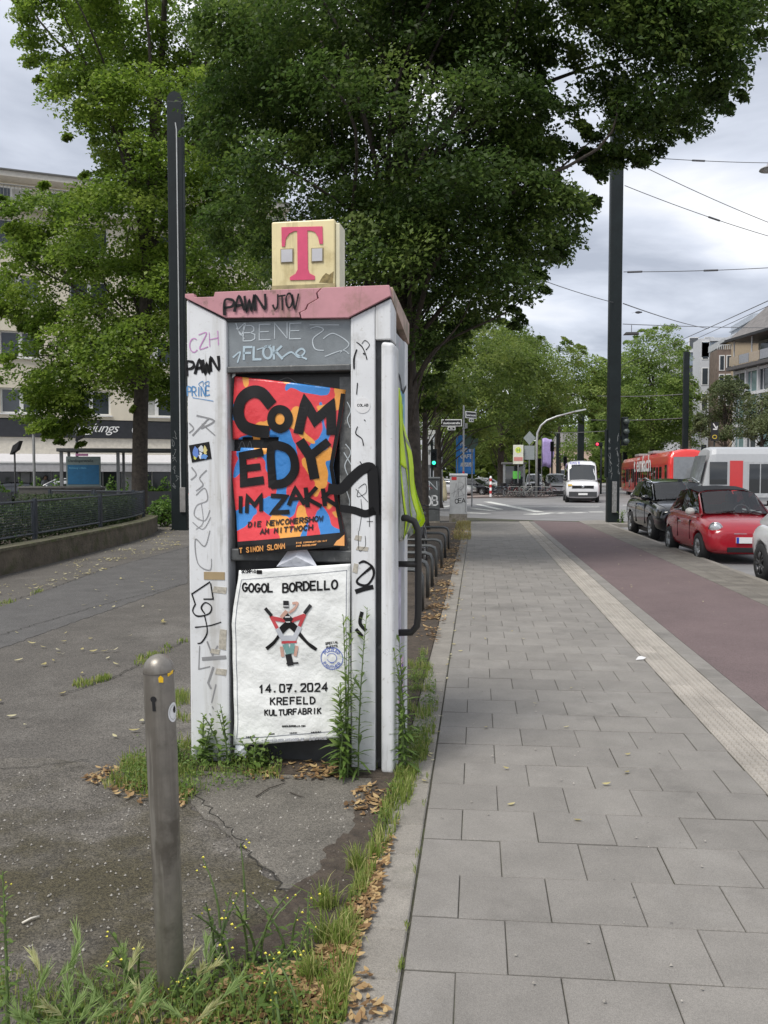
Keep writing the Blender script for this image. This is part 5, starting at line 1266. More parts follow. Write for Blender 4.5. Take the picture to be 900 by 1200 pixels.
# measured post positions: x = 40, 117, 168, 177 on the photo
def s_of_px(px):
    best = None; k = 0.0
    while k < L_[-1]:
        p = onp(k) + W0; r_ = p.x * math.cos(YAW) + p.y * math.sin(YAW); f_ = -p.x * math.sin(YAW) + p.y * math.cos(YAW)
        x = 450 + FPX * r_ / f_
        if best is None or abs(x - px) < best[0]: best = (abs(x - px), k)
        k += .05
        if k > L_[-1] * .86: break
    return best[1]
ss = [s_of_px(v) for v in (-60, 40, 117, 168)] ; ss.append(ss[-1] + .9); ss += [ss[-1] + 1.6, ss[-1] + 3.4]
for v in ss:
    p = onp(v); MB().box(p.x - .035, p.x + .035, p.y - .035, p.y + .035, .3, 1.22).build('post', rail_m, fen)
for v0, v1 in zip(ss, ss[1:]):
    v0 += .09; v1 -= .09; fr = MB(); n = 6
    top = [onp(v0 + (v1 - v0) * i / n) + Vector((0, 0, 1.17)) for i in range(n + 1)]; bot = [p - Vector((0, 0, .62)) for p in top]
    fr.tube(top, .022, 6); fr.tube(bot, .022, 6); fr.tube([top[0], bot[0]], .02, 6); fr.tube([top[-1], bot[-1]], .02, 6)
    fo = fr.build('panel_frame', rail_m, fen)
    me_ = MB()
    for z in np.arange(.07, .62, .048): me_.tube([p - Vector((0, 0, z)) for p in top], .0045, 4, False)
    nv = int((v1 - v0) / .075)
    for i in range(1, nv):
        q = onp(v0 + (v1 - v0) * i / nv); me_.tube([q + Vector((0, 0, 1.17)), q + Vector((0, 0, .55))], .0045, 4, False)
    tag(me_.build('wire_mesh', rail_m, fo), kind='stuff')
# hedge behind the railing
hd = thing('hedge', 'clipped dark green hedge growing behind the railing', 'hedge', W0)
hp_ = offset_path(WP, .95); hpts = []; hn = []
for i in range(len(hp_) - 1):
    a, b = hp_[i] - W0, hp_[i + 1] - W0
    n_ = int((b - a).length * 1700)
    for k in range(n_):
        q = a.lerp(b, random.random()); t = random.gauss(0, .22); z = random.uniform(.35, 1.08)
        dd = (b - a).normalized(); hpts.append((q.x - dd.y * t, q.y + dd.x * t, z + random.gauss(0, .02))); hn.append((dd.y * -.3 + random.gauss(0, .6), dd.x * .3 + random.gauss(0, .6), .7 + random.random()))
hn = np.array(hn); hn /= np.linalg.norm(hn, axis=1, keepdims=True)
hedge_leaf = leafmat('leaf_hedge', (.014, .030, .010), (.028, .052, .014), (.055, .085, .02), .25)
leaves_object('foliage', np.array(hpts), hn, .045 + .03 * RNG.random(len(hpts)), hedge_leaf, hd)
mb = MB()
for i in range(0, len(hp_) - 1):
    q = hp_[i] - W0; mb.tube([q + Vector((0, 0, .1)), q + Vector((random.gauss(0, .05), random.gauss(0, .05), .8))], .02, 5)
tag(mb.build('stems', bark, hd), kind='stuff')
# planter soil
mb = MB(); q1, q2 = offset_path(WP, .33), offset_path(WP, 2.6)
for i in range(len(WP) - 1): mb.add([tuple(q1[i]), tuple(q1[i + 1]), tuple(q2[i + 1]), tuple(q2[i])], [(0, 1, 2, 3)])
o_ = mb.build('planting_bed', soil_m); o_.location.z = .30; struct(o_)
# shrub right of the hedge
def shrub(label, px, py, Y, w_, h_, n, m, leaf, name='shrub'):
    p = at(px, py, Y); p.z = 0; r_ = thing(name, label, 'shrub', p)
    q = RNG.normal(size=(n, 3)); q /= np.linalg.norm(q, axis=1, keepdims=True); q *= (RNG.random(n) ** .35)[:, None]
    lump = 1 + .18 * np.sin(q[:, 0] * 7 + 1) * np.cos(q[:, 2] * 6)
    P4 = q * np.array([w_ / 2, w_ / 2, h_ / 2]) * lump[:, None]; P4[:, 2] += h_ * .52
    Nn = q * .8 + RNG.normal(size=q.shape) * .5; Nn[:, 2] += .5; Nn /= np.linalg.norm(Nn, axis=1, keepdims=True)
    leaves_object('foliage', P4, Nn, leaf * (.7 + .6 * RNG.random(n)), m, r_)
    mb = MB()
    for k in range(6): mb.tube([(random.gauss(0, .05), random.gauss(0, .05), 0), (random.gauss(0, w_ * .2), random.gauss(0, w_ * .2), h_ * .6)], .015, 5)
    mb.build('stems', bark, r_); return r_
lf_shrub = leafmat('leaf_shrub', (.05, .11, .018), (.09, .165, .028), (.14, .23, .045), .4)
shrub('round light green shrub at the end of the railing beside the black mast', 192, 600, 25.6, 1.05, .95, 1100, lf_shrub, .11)

# ---- utility cabinets
def cabinet(name, label, x0, x1, Y, z1, m, depth=.4, base=None, tilt=0):
    c = thing(name, label, 'cabinet', ((x0 + x1) / 2, Y, 0)); hw = (x1 - x0) / 2
    zb = base or .05
    MB().box(-hw, hw, 0, depth, zb, z1 - .05).build('body', m, c, bevel=.015)
    MB().hexa([(-hw - .02, -.02, z1 - .049), (hw + .02, -.02, z1 - .049), (hw + .02, depth + .02, z1 - .049), (-hw - .02, depth + .02, z1 - .049), (-hw - .02, -.02, z1 - .01), (hw + .02, -.02, z1 - .01), (hw + .02, depth + .02, z1 + .03), (-hw - .02, depth + .02, z1 + .03)]).build('lid', m, c)
    MB().box(-hw - .01, hw + .01, -.01, depth + .01, 0, zb).build('plinth', mat('cab_plinth', (.20, .18, .15), .9, var=.4, scale=8, stain=[((.10, .10, .04), .52, .1, 4, .7)]), c)
    return c, hw
cgrey = mat('cabinet_dark', (.075, .08, .08), .5, var=.3, scale=5, stain=[((.17, .18, .18), .58, .1, 5, .6)])
clight = mat('cabinet_light', (.42, .43, .43), .5, var=.12, scale=5, stain=[((.28, .28, .27), .56, .1, 5, .5)])
c1, hw1 = cabinet('utility_cabinet', 'dark grey utility cabinet covered with white graffiti', -2.05, -1.33, 28.9, 1.58, cgrey)
g_ = MB(); F_ = lambda u, z: (u, -.004, z)
lettering(g_, 'VN', -.28, 1.15, .30, 1.45, .022, F_, .2, .3); g_.build('graffiti', marker_wht, c1)
g_ = MB(); lettering(g_, 'AOB', -.34, .62, .32, .95, .05, F_, .2, .3); g_.build('graffiti', mat('graf_white', (.62, .63, .63), .6), c1)
g_ = MB(); ribbon(g_, [(-.2, 1.45), (.1, 1.2)], .02, F_, False); g_.build('graffiti', mat('graf_red', (.4, .08, .08), .6), c1)
c2, hw2 = cabinet('utility_cabinet', 'light grey utility cabinet with black scribbles and small red label', -.98, -.37, 29.3, 1.70, clight, base=.28)
g_ = MB(); lettering(g_, 'AR', -.18, .95, .22, 1.45, .016, F_, .1, .35); g_.build('graffiti', marker_gry, c2)
for p_ in ([(-.25, 1.0), (.2, 1.3), (-.1, .9), (.25, 1.0)],): g_ = MB(); ribbon(g_, p_, .014, F_); g_.build('graffiti', marker_gry, c2)
g_ = MB(); lettering(g_, 'OEA', -.12, .68, .24, .84, .022, F_, .1, .3); g_.build('graffiti', marker_blk, c2)
MB().box(-.24, -.06, -.006, .001, 1.50, 1.61).build('red_label', mat('label_red', (.50, .03, .03), .5), c2)
MB().box(hw2 - .06, hw2 - .045, -.006, .001, .35, 1.6).build('door_seam', mat('seam_dark', (.12, .12, .12), .6), c2)
# ---- street name sign
sp_ = at(543, 577, 36.5); sp_.z = 0; sn = thing('street_sign', 'grey pole with two black and white street name plates at the junction', 'street sign', sp_)
MB().lathe([(.042, 0), (.042, 4.72), (.03, 4.76), (.001, 4.77)], 14).build('pole', galv, sn, True)
def plate(w_, h_, x0, z0, rz, text, nm=None, y=-.06):
    em = bpy.data.objects.new('name_plate', None)
    mb = MB().box(x0, x0 + w_, y - .012, y + .012, z0, z0 + h_); o = mb.build('name_plate', mat('plate_white', (.72, .72, .70), .4), sn, bevel=.011); o.rotation_euler.z = rz
    b2 = MB().box(x0 + .035, x0 + w_ - .035, y - .017, y - .011, z0 + .035, z0 + h_ - .035).build('plate_field', black, o)
    if text: text_mesh('lettering', text, h_ * .44, MAT['plate_white'], o, (x0 + w_ / 2, y - .020, z0 + h_ * .33), (1, 0, 0), (0, 0, 1), .004, 'CENTER')
    return o
plate(.90, .31, -.98, 3.83, 0, 'Bastionstraße')
plate(.34, .16, -.70, 3.66, 0, '18-1')
plate(.70, .30, .05, 4.20, R(48), 'Kasernenstr.')
plate(.30, .15, .28, 4.04, R(48), '61')
MB().tube([(0, 0, 3.74), (0, -.05, 3.74)], .06, 10).build('clamp', galv, sn); MB().tube([(0, 0, 4.2), (0, -.05, 4.2)], .055, 10).build('clamp', galv, sn)
MB().box(.05, .17, -.05, .05, 3.74, 3.96).build('bracket_box', galv, sn, bevel=.01)
MB().lathe([(.044, 1.7), (.044, 1.85)], 14).build('red_band', mat('band_red', (.5, .05, .05), .5), sn); MB().lathe([(.044, 1.4), (.044, 1.55)], 14).build('red_band', MAT['band_red'], sn)
# ---- pedestrian signal with green light, sign posts
def simple_post(name, label, cat, px, Y, top, r_, m=galv):
    p = at(px, 575, Y); p.z = 0; o = thing(name, label, cat, p); MB().lathe([(r_, 0), (r_, top), (.001, top + .03)], 12).build('pole', m, o, True); return o
ps = simple_post('pedestrian_signal', 'dark pedestrian signal showing a green light at the junction', 'traffic light', 506, 40, 3.4, .06, steel_dark)
h_ = MB().box(-.03, .25, -.18, .06, 2.05, 2.95).build('signal_head', steel_dark, ps, bevel=.03)
gl = bpy.data.materials.new('signal_green'); gl.use_nodes = True; gl.node_tree.nodes['Principled BSDF'].inputs['Base Color'].default_value = (.05, .6, .35, 1); gl.node_tree.nodes['Principled BSDF'].inputs['Emission Color'].default_value = (.04, .9, .45, 1); gl.node_tree.nodes['Principled BSDF'].inputs['Emission Strength'].default_value = 1.2
MB().lathe([(.001, -.02), (.085, -.005), (.085, .01)], 16, (.11, -.185, 2.28), 'y').build('green_lamp', gl, h_)
MB().lathe([(.09, .0), (.1, -.12)], 16, (.11, -.185, 2.68), 'y').build('signal_visor', steel_dark, h_); MB().lathe([(.09, .0), (.1, -.12)], 16, (.11, -.195, 2.28), 'y').build('signal_visor', steel_dark, h_)
o_ = simple_post('sign_post', 'galvanised post with a stack of small white signs left of the pedestrian signal', 'sign', 503, 41, 4.4, .05)
for z, w_, h__ in ((3.7, .35, .22), (3.3, .22, .30), (2.95, .30, .20), (2.2, .25, .5)): MB().box(-.05, -.05 + w_, -.08, -.055, z, z + h__).build('sign_plate', white_paint, o_)
o_ = simple_post('sign_post', 'post with a blank grey rectangular sign back beside the green pedestrian light', 'sign', 518, 43, 3.6, .04)
MB().box(-.42, .0, -.08, -.05, 2.55, 3.5).build('sign_plate', mat('sign_back', (.36, .40, .43), .5), o_, bevel=.01)
bn = simple_post('banner_stand', 'blue advertising banner with white lettering behind the street sign', 'banner', 536, 46, 3.9, .03)
bq = MB()
for i in range(9):
    for j in range(9): bq.v.append((-.08 + i * .13, -.05 + .05 * math.sin(i * 1.1) + .03 * math.sin(j * .9), 1.75 + j * .27 - (.1 if i == 0 and j == 8 else 0)))
for i in range(8):
    for j in range(8): a = i * 9 + j; bq.f.append((a, a + 9, a + 10, a + 1))
bo = bq.build('banner_cloth', mat('banner_blue', (.035, .22, .62), .5, var=.35, scale=1.6), bn, True); sd_ = bo.modifiers.new('t', 'SOLIDIFY'); sd_.thickness = .01
for z, t_x in ((3.45, 'PARKEN'), (3.1, 'RHEIN'), (2.75, 'CAFE'), (2.3, 'ALTSTADT')):
    g_ = MB(); lettering(g_, t_x, .18, z - .12, .85, z + .07, .04, lambda u, zz_: (u, -.16, zz_), .25); g_.build('lettering', white_paint, bo)
MB().tube([(-.1, -.05, 3.92), (1.0, -.05, 3.92)], .02, 6).build('cross_bar', galv, bn)
ts = simple_post('traffic_sign', 'green-grey back of an octagonal sign behind the street name pole', 'sign', 553, 44, 3.6, .04)
MB().prism(arc(-.05, 3.5, .40, .46, 22, 337, 7), -.08, -.05, 'y').build('sign_plate', mat('sign_back_green', (.09, .14, .12), .5), ts)
MB().lathe([(.05, .0), (.05, -.1)], 10, (.2, -.09, 3.65), 'y').build('lamp', mat('lamp_white', (.7, .7, .7), .4), ts)

# ---- cycle stands beside the kiosk
stand_m = mat('stand_steel', (.10, .105, .105), .4, .6, var=.3, scale=10)
hoopy = [9.9, 11.0, 12.1, 13.3, 14.6, 16.3, 18.2]
hl = ('nearest the kiosk', 'second from the kiosk', 'third from the kiosk', 'fourth from the kiosk', 'fifth from the kiosk', 'sixth from the kiosk', 'farthest, nearest the cabinets')
proto = None
for i, y in enumerate(hoopy):
    if proto is None:
        proto = thing('cycle_stand', '', 'cycle stand', (0, 0, 0), 0, 'cycle stands beside the pavement')
        for dy_ in (-.07, .07):
            MB().tube([(.42, dy_, 0), (.42, dy_, .40), (.39, dy_, .47), (.32, dy_, .50), (-.32, dy_, .50), (-.39, dy_, .47), (-.42, dy_, .40), (-.42, dy_, 0)], .021, 8).build('hoop', stand_m, proto, True)
        for k in range(6): MB().tube([(-.3 + k * .12, -.07, .50), (-.3 + k * .12, .07, .50)], .013, 6).build('rung', stand_m, proto, True)
        o = proto
    else: o = copy_tree(proto)
    o.location = (-1.08 + (.03 if i > 3 else 0), y, .01); o['label'] = 'low steel cycle stand ' + hl[i]
# ---- bicycles
def bicycle(label, loc, rotz, fm, basket=False, proto_=None):
    b = thing('bicycle', label, 'bicycle', loc, rotz, 'parked bicycles')
    for y in (-.53, .53):
        wb = MB(); wb.tube([(0, y + .335 * math.cos(R(a)), .34 + .335 * math.sin(R(a))) for a in range(0, 361, 18)], .017, 6, False); wo = wb.build('wheel', rubber, b, True)
        sp2 = MB()
        for a in range(0, 360, 30): sp2.tube([(0, y, .34), (0, y + .32 * math.cos(R(a)), .34 + .32 * math.sin(R(a)))], .003, 3, False)
        sp2.tube([(-.05, y, .34), (.05, y, .34)], .02, 6); sp2.build('spokes', chrome, wo)
        MB().tube([(0, y + .365 * math.cos(R(a)), .34 + .365 * math.sin(R(a))) for a in range(20 if y < 0 else 10, 170, 15)], .018, 5, False).build('mudguard', fm, b, True)
    f_ = MB()
    for A, B in (((0, -.50, .34), (0, -.40, .86)), ((0, -.40, .80), (0, .15, .78)), ((0, -.41, .70), (0, .05, .30)), ((0, .05, .30), (0, .18, .88)), ((0, .05, .30), (0, .53, .34)), ((0, .53, .34), (0, .16, .76)), ((0, -.40, .86), (0, -.37, 1.02))): f_.tube([A, B], .016, 6)
    f_.build('frame', fm, b, True)
    MB().tube([(-.28, -.24, 1.02), (-.2, -.36, 1.04), (0, -.38, 1.04), (.2, -.36, 1.04), (.28, -.24, 1.02)], .013, 6).build('handlebar', black, b, True)
    MB().hexa([(-.04, .08, .90), (.04, .08, .90), (.10, .34, .90), (-.10, .34, .90), (-.03, .08, .94), (.03, .08, .94), (.09, .34, .96), (-.09, .34, .96)]).build('saddle', black, b, bevel=.02)
    MB().tube([(-.1, .05, .3), (.1, .05, .3)], .02, 6).build('crank', chrome, b)
    MB().box(-.07, .07, .35, .75, .72, .735).build('carrier', black, b)
    if basket: MB().hexa([(-.15, -.66, .82), (.15, -.66, .82), (.15, -.42, .82), (-.15, -.42, .82), (-.19, -.72, 1.06), (.19, -.72, 1.06), (.19, -.40, 1.06), (-.19, -.40, 1.06)]).build('basket', black, b)
    return b
fr_cols = [mat('frame_%d' % i, c, .35, coat=.3) for i, c in enumerate(((.015, .015, .017), (.05, .08, .10), (.30, .30, .31), (.20, .03, .03), (.04, .05, .10), (.45, .45, .43), (.02, .05, .03)))]
bicycle('dark bicycle leaning among the cycle stands behind the kiosk', (-1.02, 15.4, .0), R(8), fr_cols[0])
bicycle('second dark bicycle in the cycle stands, nearer the cabinets', (-1.25, 17.2, .0), R(-6), fr_cols[1])
blabels = ('leftmost, beside the red and white post', 'second from the red and white post', 'third from the red and white post', 'fourth from the red and white post', 'fifth in the row across the junction', 'sixth in the row across the junction',
           'seventh in the row across the junction', 'eighth in the row across the junction', 'ninth in the row, before the stop shelter', 'tenth, near the light grey van', 'rightmost of the row, nearest the light grey van')
for i in range(11):
    q = at(583 + i * 5.6, 575, 65 + .5 * math.sin(i * 2)); bicycle('parked bicycle %s' % blabels[i], (q.x, q.y, .02), R(random.uniform(45, 110)), fr_cols[(i * 3 + 1) % 7], i % 3 == 0)
# rack rails of the far bicycle parking
for i, (px, lb) in enumerate(((602, 'left'), (616, 'middle left'), (631, 'middle right'), (641, 'right'))):
    q = at(px, 575, 64.2); o = thing('cycle_stand', 'pale bicycle rack hoop across the junction, %s of four' % lb, 'cycle stand', (q.x, q.y, .02), 0, 'hoops of the far bicycle parking')
    MB().tube([(-.42, 0, 0), (-.42, 0, .72), (-.36, 0, .80), (.36, 0, .80), (.42, 0, .72), (.42, 0, 0)], .028, 6).build('hoop', mat('pale_steel', (.20, .20, .19), .5), o, True); MB().tube([(-.42, 0, .42), (.42, 0, .42)], .02, 6).build('cross_bar', MAT['pale_steel'], o)
rp_ = thing('marker_post', 'red and white banded post beside the far parked bicycles', 'post', (at(575, 575, 64).x, 64, .02))
MB().lathe([(.09, 0), (.09, 1.55), (.05, 1.6), (.001, 1.62)], 14).build('post', white_paint, rp_, True)
for z in (.25, .72, 1.2): MB().lathe([(.093, z), (.093, z + .24)], 14).build('red_band', MAT['band_red'], rp_)
# ---- tram stop shelter, stop sign, curved lamp, lilac banner
def at0(px, Y): q = at(px, 575, Y); q.z = 0.02; return q
sh = thing('stop_shelter', 'glazed stop shelter with a green poster across the junction', 'shelter', at0(602, 66.5)); 
MB().box(-1.0, 1.0, -.6, .8, 2.55, 2.7).build('roof', mat('shelter_roof', (.12, .12, .12), .5), sh, bevel=.03)
for x in (-.78, .78): MB().box(x - .09, x + .09, -.5, -.4, 0, 2.55).build('post', mat('shelter_frame', (.30, .31, .31), .4, .5), sh)
MB().box(-.68, .68, -.48, -.44, .3, 2.4).build('pane', glass_dark, sh); MB().box(-.1, .5, -.50, -.485, 1.4, 2.0).build('poster', mat('poster_green', (.12, .5, .08), .5), sh)
for x in (-.78, .78): MB().box(x - .04, x + .04, .6, .68, 0, 2.55).build('post', MAT['shelter_frame'], sh)
ss_ = thing('stop_sign', 'yellowish tram stop sign board above the bicycle parking', 'sign', at0(607, 65.3)); MB().lathe([(.05, 0), (.05, 3.0)], 10).build('pole', galv, ss_)
sbp = MB().box(-.40, .40, -.06, .06, 2.55, 4.05).build('sign_board', mat('sign_cream', (.66, .66, .56), .5), ss_, bevel=.02)
MB().lathe([(.24, -.005), (.24, .005)], 18, (0, -.065, 3.65), 'y').build('yellow_disc', mat('disc_yellow', (.62, .68, .10), .5), sbp); MB().prism(arc(0, 3.65, .24, .24, 0, 345, 22), -.068, -.06, 'y').build('yellow_disc', MAT['disc_yellow'], sbp)
g_ = MB(); lettering(g_, 'H', -.1, 3.53, .1, 3.77, .05, lambda u, z: (u, -.072, z)); g_.build('lettering', mat('disc_green', (.04, .3, .08), .5), sbp)
MB().box(-.34, .34, -.068, -.06, 2.8, 3.1).build('red_line', mat('sign_pink', (.55, .22, .2), .5), sbp)
dm = thing('traffic_sign', 'grey back of a diamond sign above a square one over the far bicycles', 'sign', at0(620, 65.6)); MB().lathe([(.05, 0), (.05, 4.9)], 10).build('pole', galv, dm)
MB().prism([(0, 4.05), (.48, 4.6), (0, 5.15), (-.48, 4.6)], -.08, -.05, 'y').build('sign_plate', mat('sign_back2', (.26, .29, .29), .5), dm); MB().box(-.4, .4, -.08, -.05, 2.9, 4.0).build('sign_plate', MAT['sign_back2'], dm)
cl_ = thing('street_lamp', 'pale curved street lamp reaching over the road at the junction', 'street lamp', at0(628.5, 64.5))
MB().tube([(0, 0, 0), (0, 0, 4.3), (.05, 0, 4.95), (.3, 0, 5.5), (.75, 0, 5.9), (1.5, 0, 6.2), (3.2, 0, 6.65)], [.10, .09, .085, .08, .075, .07, .06], 10).build('pole', mat('lamp_pale', (.42, .43, .43), .4, .4), cl_, True)
MB().hexa([(2.9, -.12, 6.52), (3.7, -.12, 6.68), (3.7, .12, 6.68), (2.9, .12, 6.52), (2.9, -.1, 6.64), (3.7, -.1, 6.78), (3.7, .1, 6.78), (2.9, .1, 6.64)]).build('lamp_head', MAT['lamp_pale'], cl_)
lb_ = thing('banner_flag', 'lilac advertising flag beyond the curved street lamp', 'banner', at0(634.5, 92)); MB().lathe([(.05, 0), (.05, 6.2)], 8).build('pole', galv, lb_)
q = MB()
for i in range(7):
    for j in range(7): q.v.append((.05 + i * .22 * (1 - .25 * abs(j - 3) / 3 * (i / 6)), .12 * math.sin(i * 1.2 + j), 2.6 + j * .52 + .1 * math.sin(i)))
for i in range(6):
    for j in range(6): a = i * 7 + j; q.f.append((a, a + 7, a + 8, a + 1))
o_ = q.build('flag_cloth', mat('lilac', (.40, .32, .62), .6, var=.1), lb_, True); sd_ = o_.modifiers.new('t', 'SOLIDIFY'); sd_.thickness = .02
for lb, px, Y, top in (('signal on a dark post left of the lilac flag', 631, 74, 3.1), ('signal post right of the lilac flag', 646.5, 84, 5.0), ('signal post seen above the light van', 662, 88, 3.6)):
    o = simple_post('traffic_signal', 'far dark traffic ' + lb, 'traffic light', px, Y, top, .09, steel_dark); h_ = MB().box(-.18, .18, -.2, .1, top - .9, top + .1).build('signal_head', steel_dark, o, bevel=.03)
    for z in (top - .7, top - .4, top - .1): MB().lathe([(.09, 0), (.11, -.16)], 10, (0, -.2, z), 'y').build('signal_visor', steel_dark, h_)
rs = simple_post('traffic_signal', 'far signal with a glowing red light left of the tall mast', 'traffic light', 704, 76, 4.6, .09, steel_dark); h_ = MB().box(-.55, .1, -.2, .1, 4.32, 4.68).build('signal_head', steel_dark, rs, bevel=.03)
rl = bpy.data.materials.new('signal_red'); rl.use_nodes = True; rl.node_tree.nodes['Principled BSDF'].inputs['Base Color'].default_value = (.7, .05, .08, 1); rl.node_tree.nodes['Principled BSDF'].inputs['Emission Color'].default_value = (1, .05, .10, 1); rl.node_tree.nodes['Principled BSDF'].inputs['Emission Strength'].default_value = .8
MB().lathe([(.001, -.06), (.12, -.02), (.13, .02)], 14, (-.38, -.21, 4.5), 'y').build('red_lamp', rl, h_, True)
rsg = simple_post('direction_sign', 'black sign with white arrow and yellow ring before the small trees', 'sign', 836, 60, 5.4, .05, steel_dark)
sp3 = MB().box(-.26, .26, -.08, -.04, 4.1, 5.4).build('sign_plate', black, rsg); g_ = MB(); ribbon(g_, [(-.10, 5.3), (.10, 4.95)], .07, lambda u, z: (u, -.085, z), False); ribbon(g_, [(-.10, 4.92), (.12, 4.90), (.16, 5.12)], .07, lambda u, z: (u, -.085, z), False); g_.build('arrow', white_paint, sp3)
g_ = MB(); ribbon(g_, arc(.0, 4.38, .14, .12, 0, 360, 16), .05, lambda u, z: (u, -.085, z), False); g_.build('ring', mat('ring_yellow', (.6, .45, .05), .5), sp3)
# far-left: floodlight pole, shelter with route board, concrete boxes
fs = thing('tram_shelter', 'grey tram stop shelter behind the hedge with a blue route board', 'shelter', at0(140, 33), R(14))
fm = mat('shelter_steel', (.10, .105, .105), .5, .3)
MB().box(-2.35, 2.7, -.7, 1.0, 2.62, 2.76).build('roof', fm, fs, bevel=.02)
for x in (-2.2, .05, 2.4):
    MB().box(x - .06, x + .06, -.55, -.43, 0, 2.62).build('post', mat('shelter_post', (.22, .225, .225), .5, .3), fs); MB().box(x - .05, x + .05, .7, .8, 0, 2.62).build('post', MAT['shelter_post'], fs)
bd = MB().box(-1.98, -.62, -.66, -.58, .75, 2.42).build('route_board', mat('board_green', (.17, .215, .205), .5), fs, bevel=.015)
MB().box(-1.92, -.68, -.672, -.655, 1.28, 2.08).build('blue_panel', mat('board_blue', (.015, .13, .27), .5), bd)
g_ = text_mesh('lettering', 'Uerdingerstraße', .15, mat('board_text', (.06, .08, .08), .6), bd, (-1.9, -.668, 2.20), (1, 0, 0), (0, 0, 1), .004)
text_mesh('lettering', 'Richtung U-Bahn', .10, mat('board_text_blue', (.10, .32, .50), .6), bd, (-1.86, -.676, 1.92), (1, 0, 0), (0, 0, 1), .003); text_mesh('lettering', 'DB Rheinbahn', .09, MAT['board_text'], bd, (-1.25, -.668, .95), (1, 0, 0), (0, 0, 1), .003)
MB().box(-1.6, -1.1, -.67, -.655, 2.44, 2.54).build('pink_sticker', mat('sticker_pink', (.62, .25, .45), .5), bd)
for lb, x0, x1, Y in (('left one', 24, 78, 29.5), ('right one, below the route board', 80, 117, 29.0)):
    a, b = at(x0, 575, Y), at(x1, 575, Y); o = thing('concrete_box', 'low grey concrete box behind the railing, ' + lb, 'box', ((a.x + b.x) / 2, Y, 0), R(10)); hw = (b.x - a.x) / 2
    MB().box(-hw, hw, 0, .6, .0, 1.18).build('body', mat('box_concrete', (.085, .082, .075), .85, var=.2, scale=5), o, bevel=.02); MB().box(-hw - .03, hw + .03, -.03, .63, 1.181, 1.25).build('lid', mat('box_lid', (.14, .135, .125), .8), o)
for lb, px, Y, top in (('slim grey pole left of the shelter before the café front', 40.5, 32, 4.0), ('short pole with dark camera at the shelter roof', 91, 32.5, 3.7)):
    o = simple_post('light_pole', lb, 'pole', px, Y, top, .055, mat('pole_dark', (.16, .165, .165), .5)); MB().hexa([(-.02, -.1, top - .6), (.3, -.1, top - .45), (.3, .1, top - .45), (-.02, .1, top - .6), (0, -.1, top - .35), (.32, -.1, top - .2), (.32, .1, top - .2), (0, .1, top - .35)]).build('camera_head', black, o)
fl2 = simple_post('floodlight_pole', 'thin post with a tilted floodlight at the left picture edge', 'street lamp', 18, 31, 2.6, .035, black); MB().hexa([(-.15, -.1, 2.5), (.15, -.1, 2.7), (.15, .15, 2.7), (-.15, .15, 2.5), (-.02, -.1, 2.85), (.28, -.1, 3.05), (.28, .15, 3.05), (-.02, .15, 2.85)]).build('lamp_head', black, fl2)

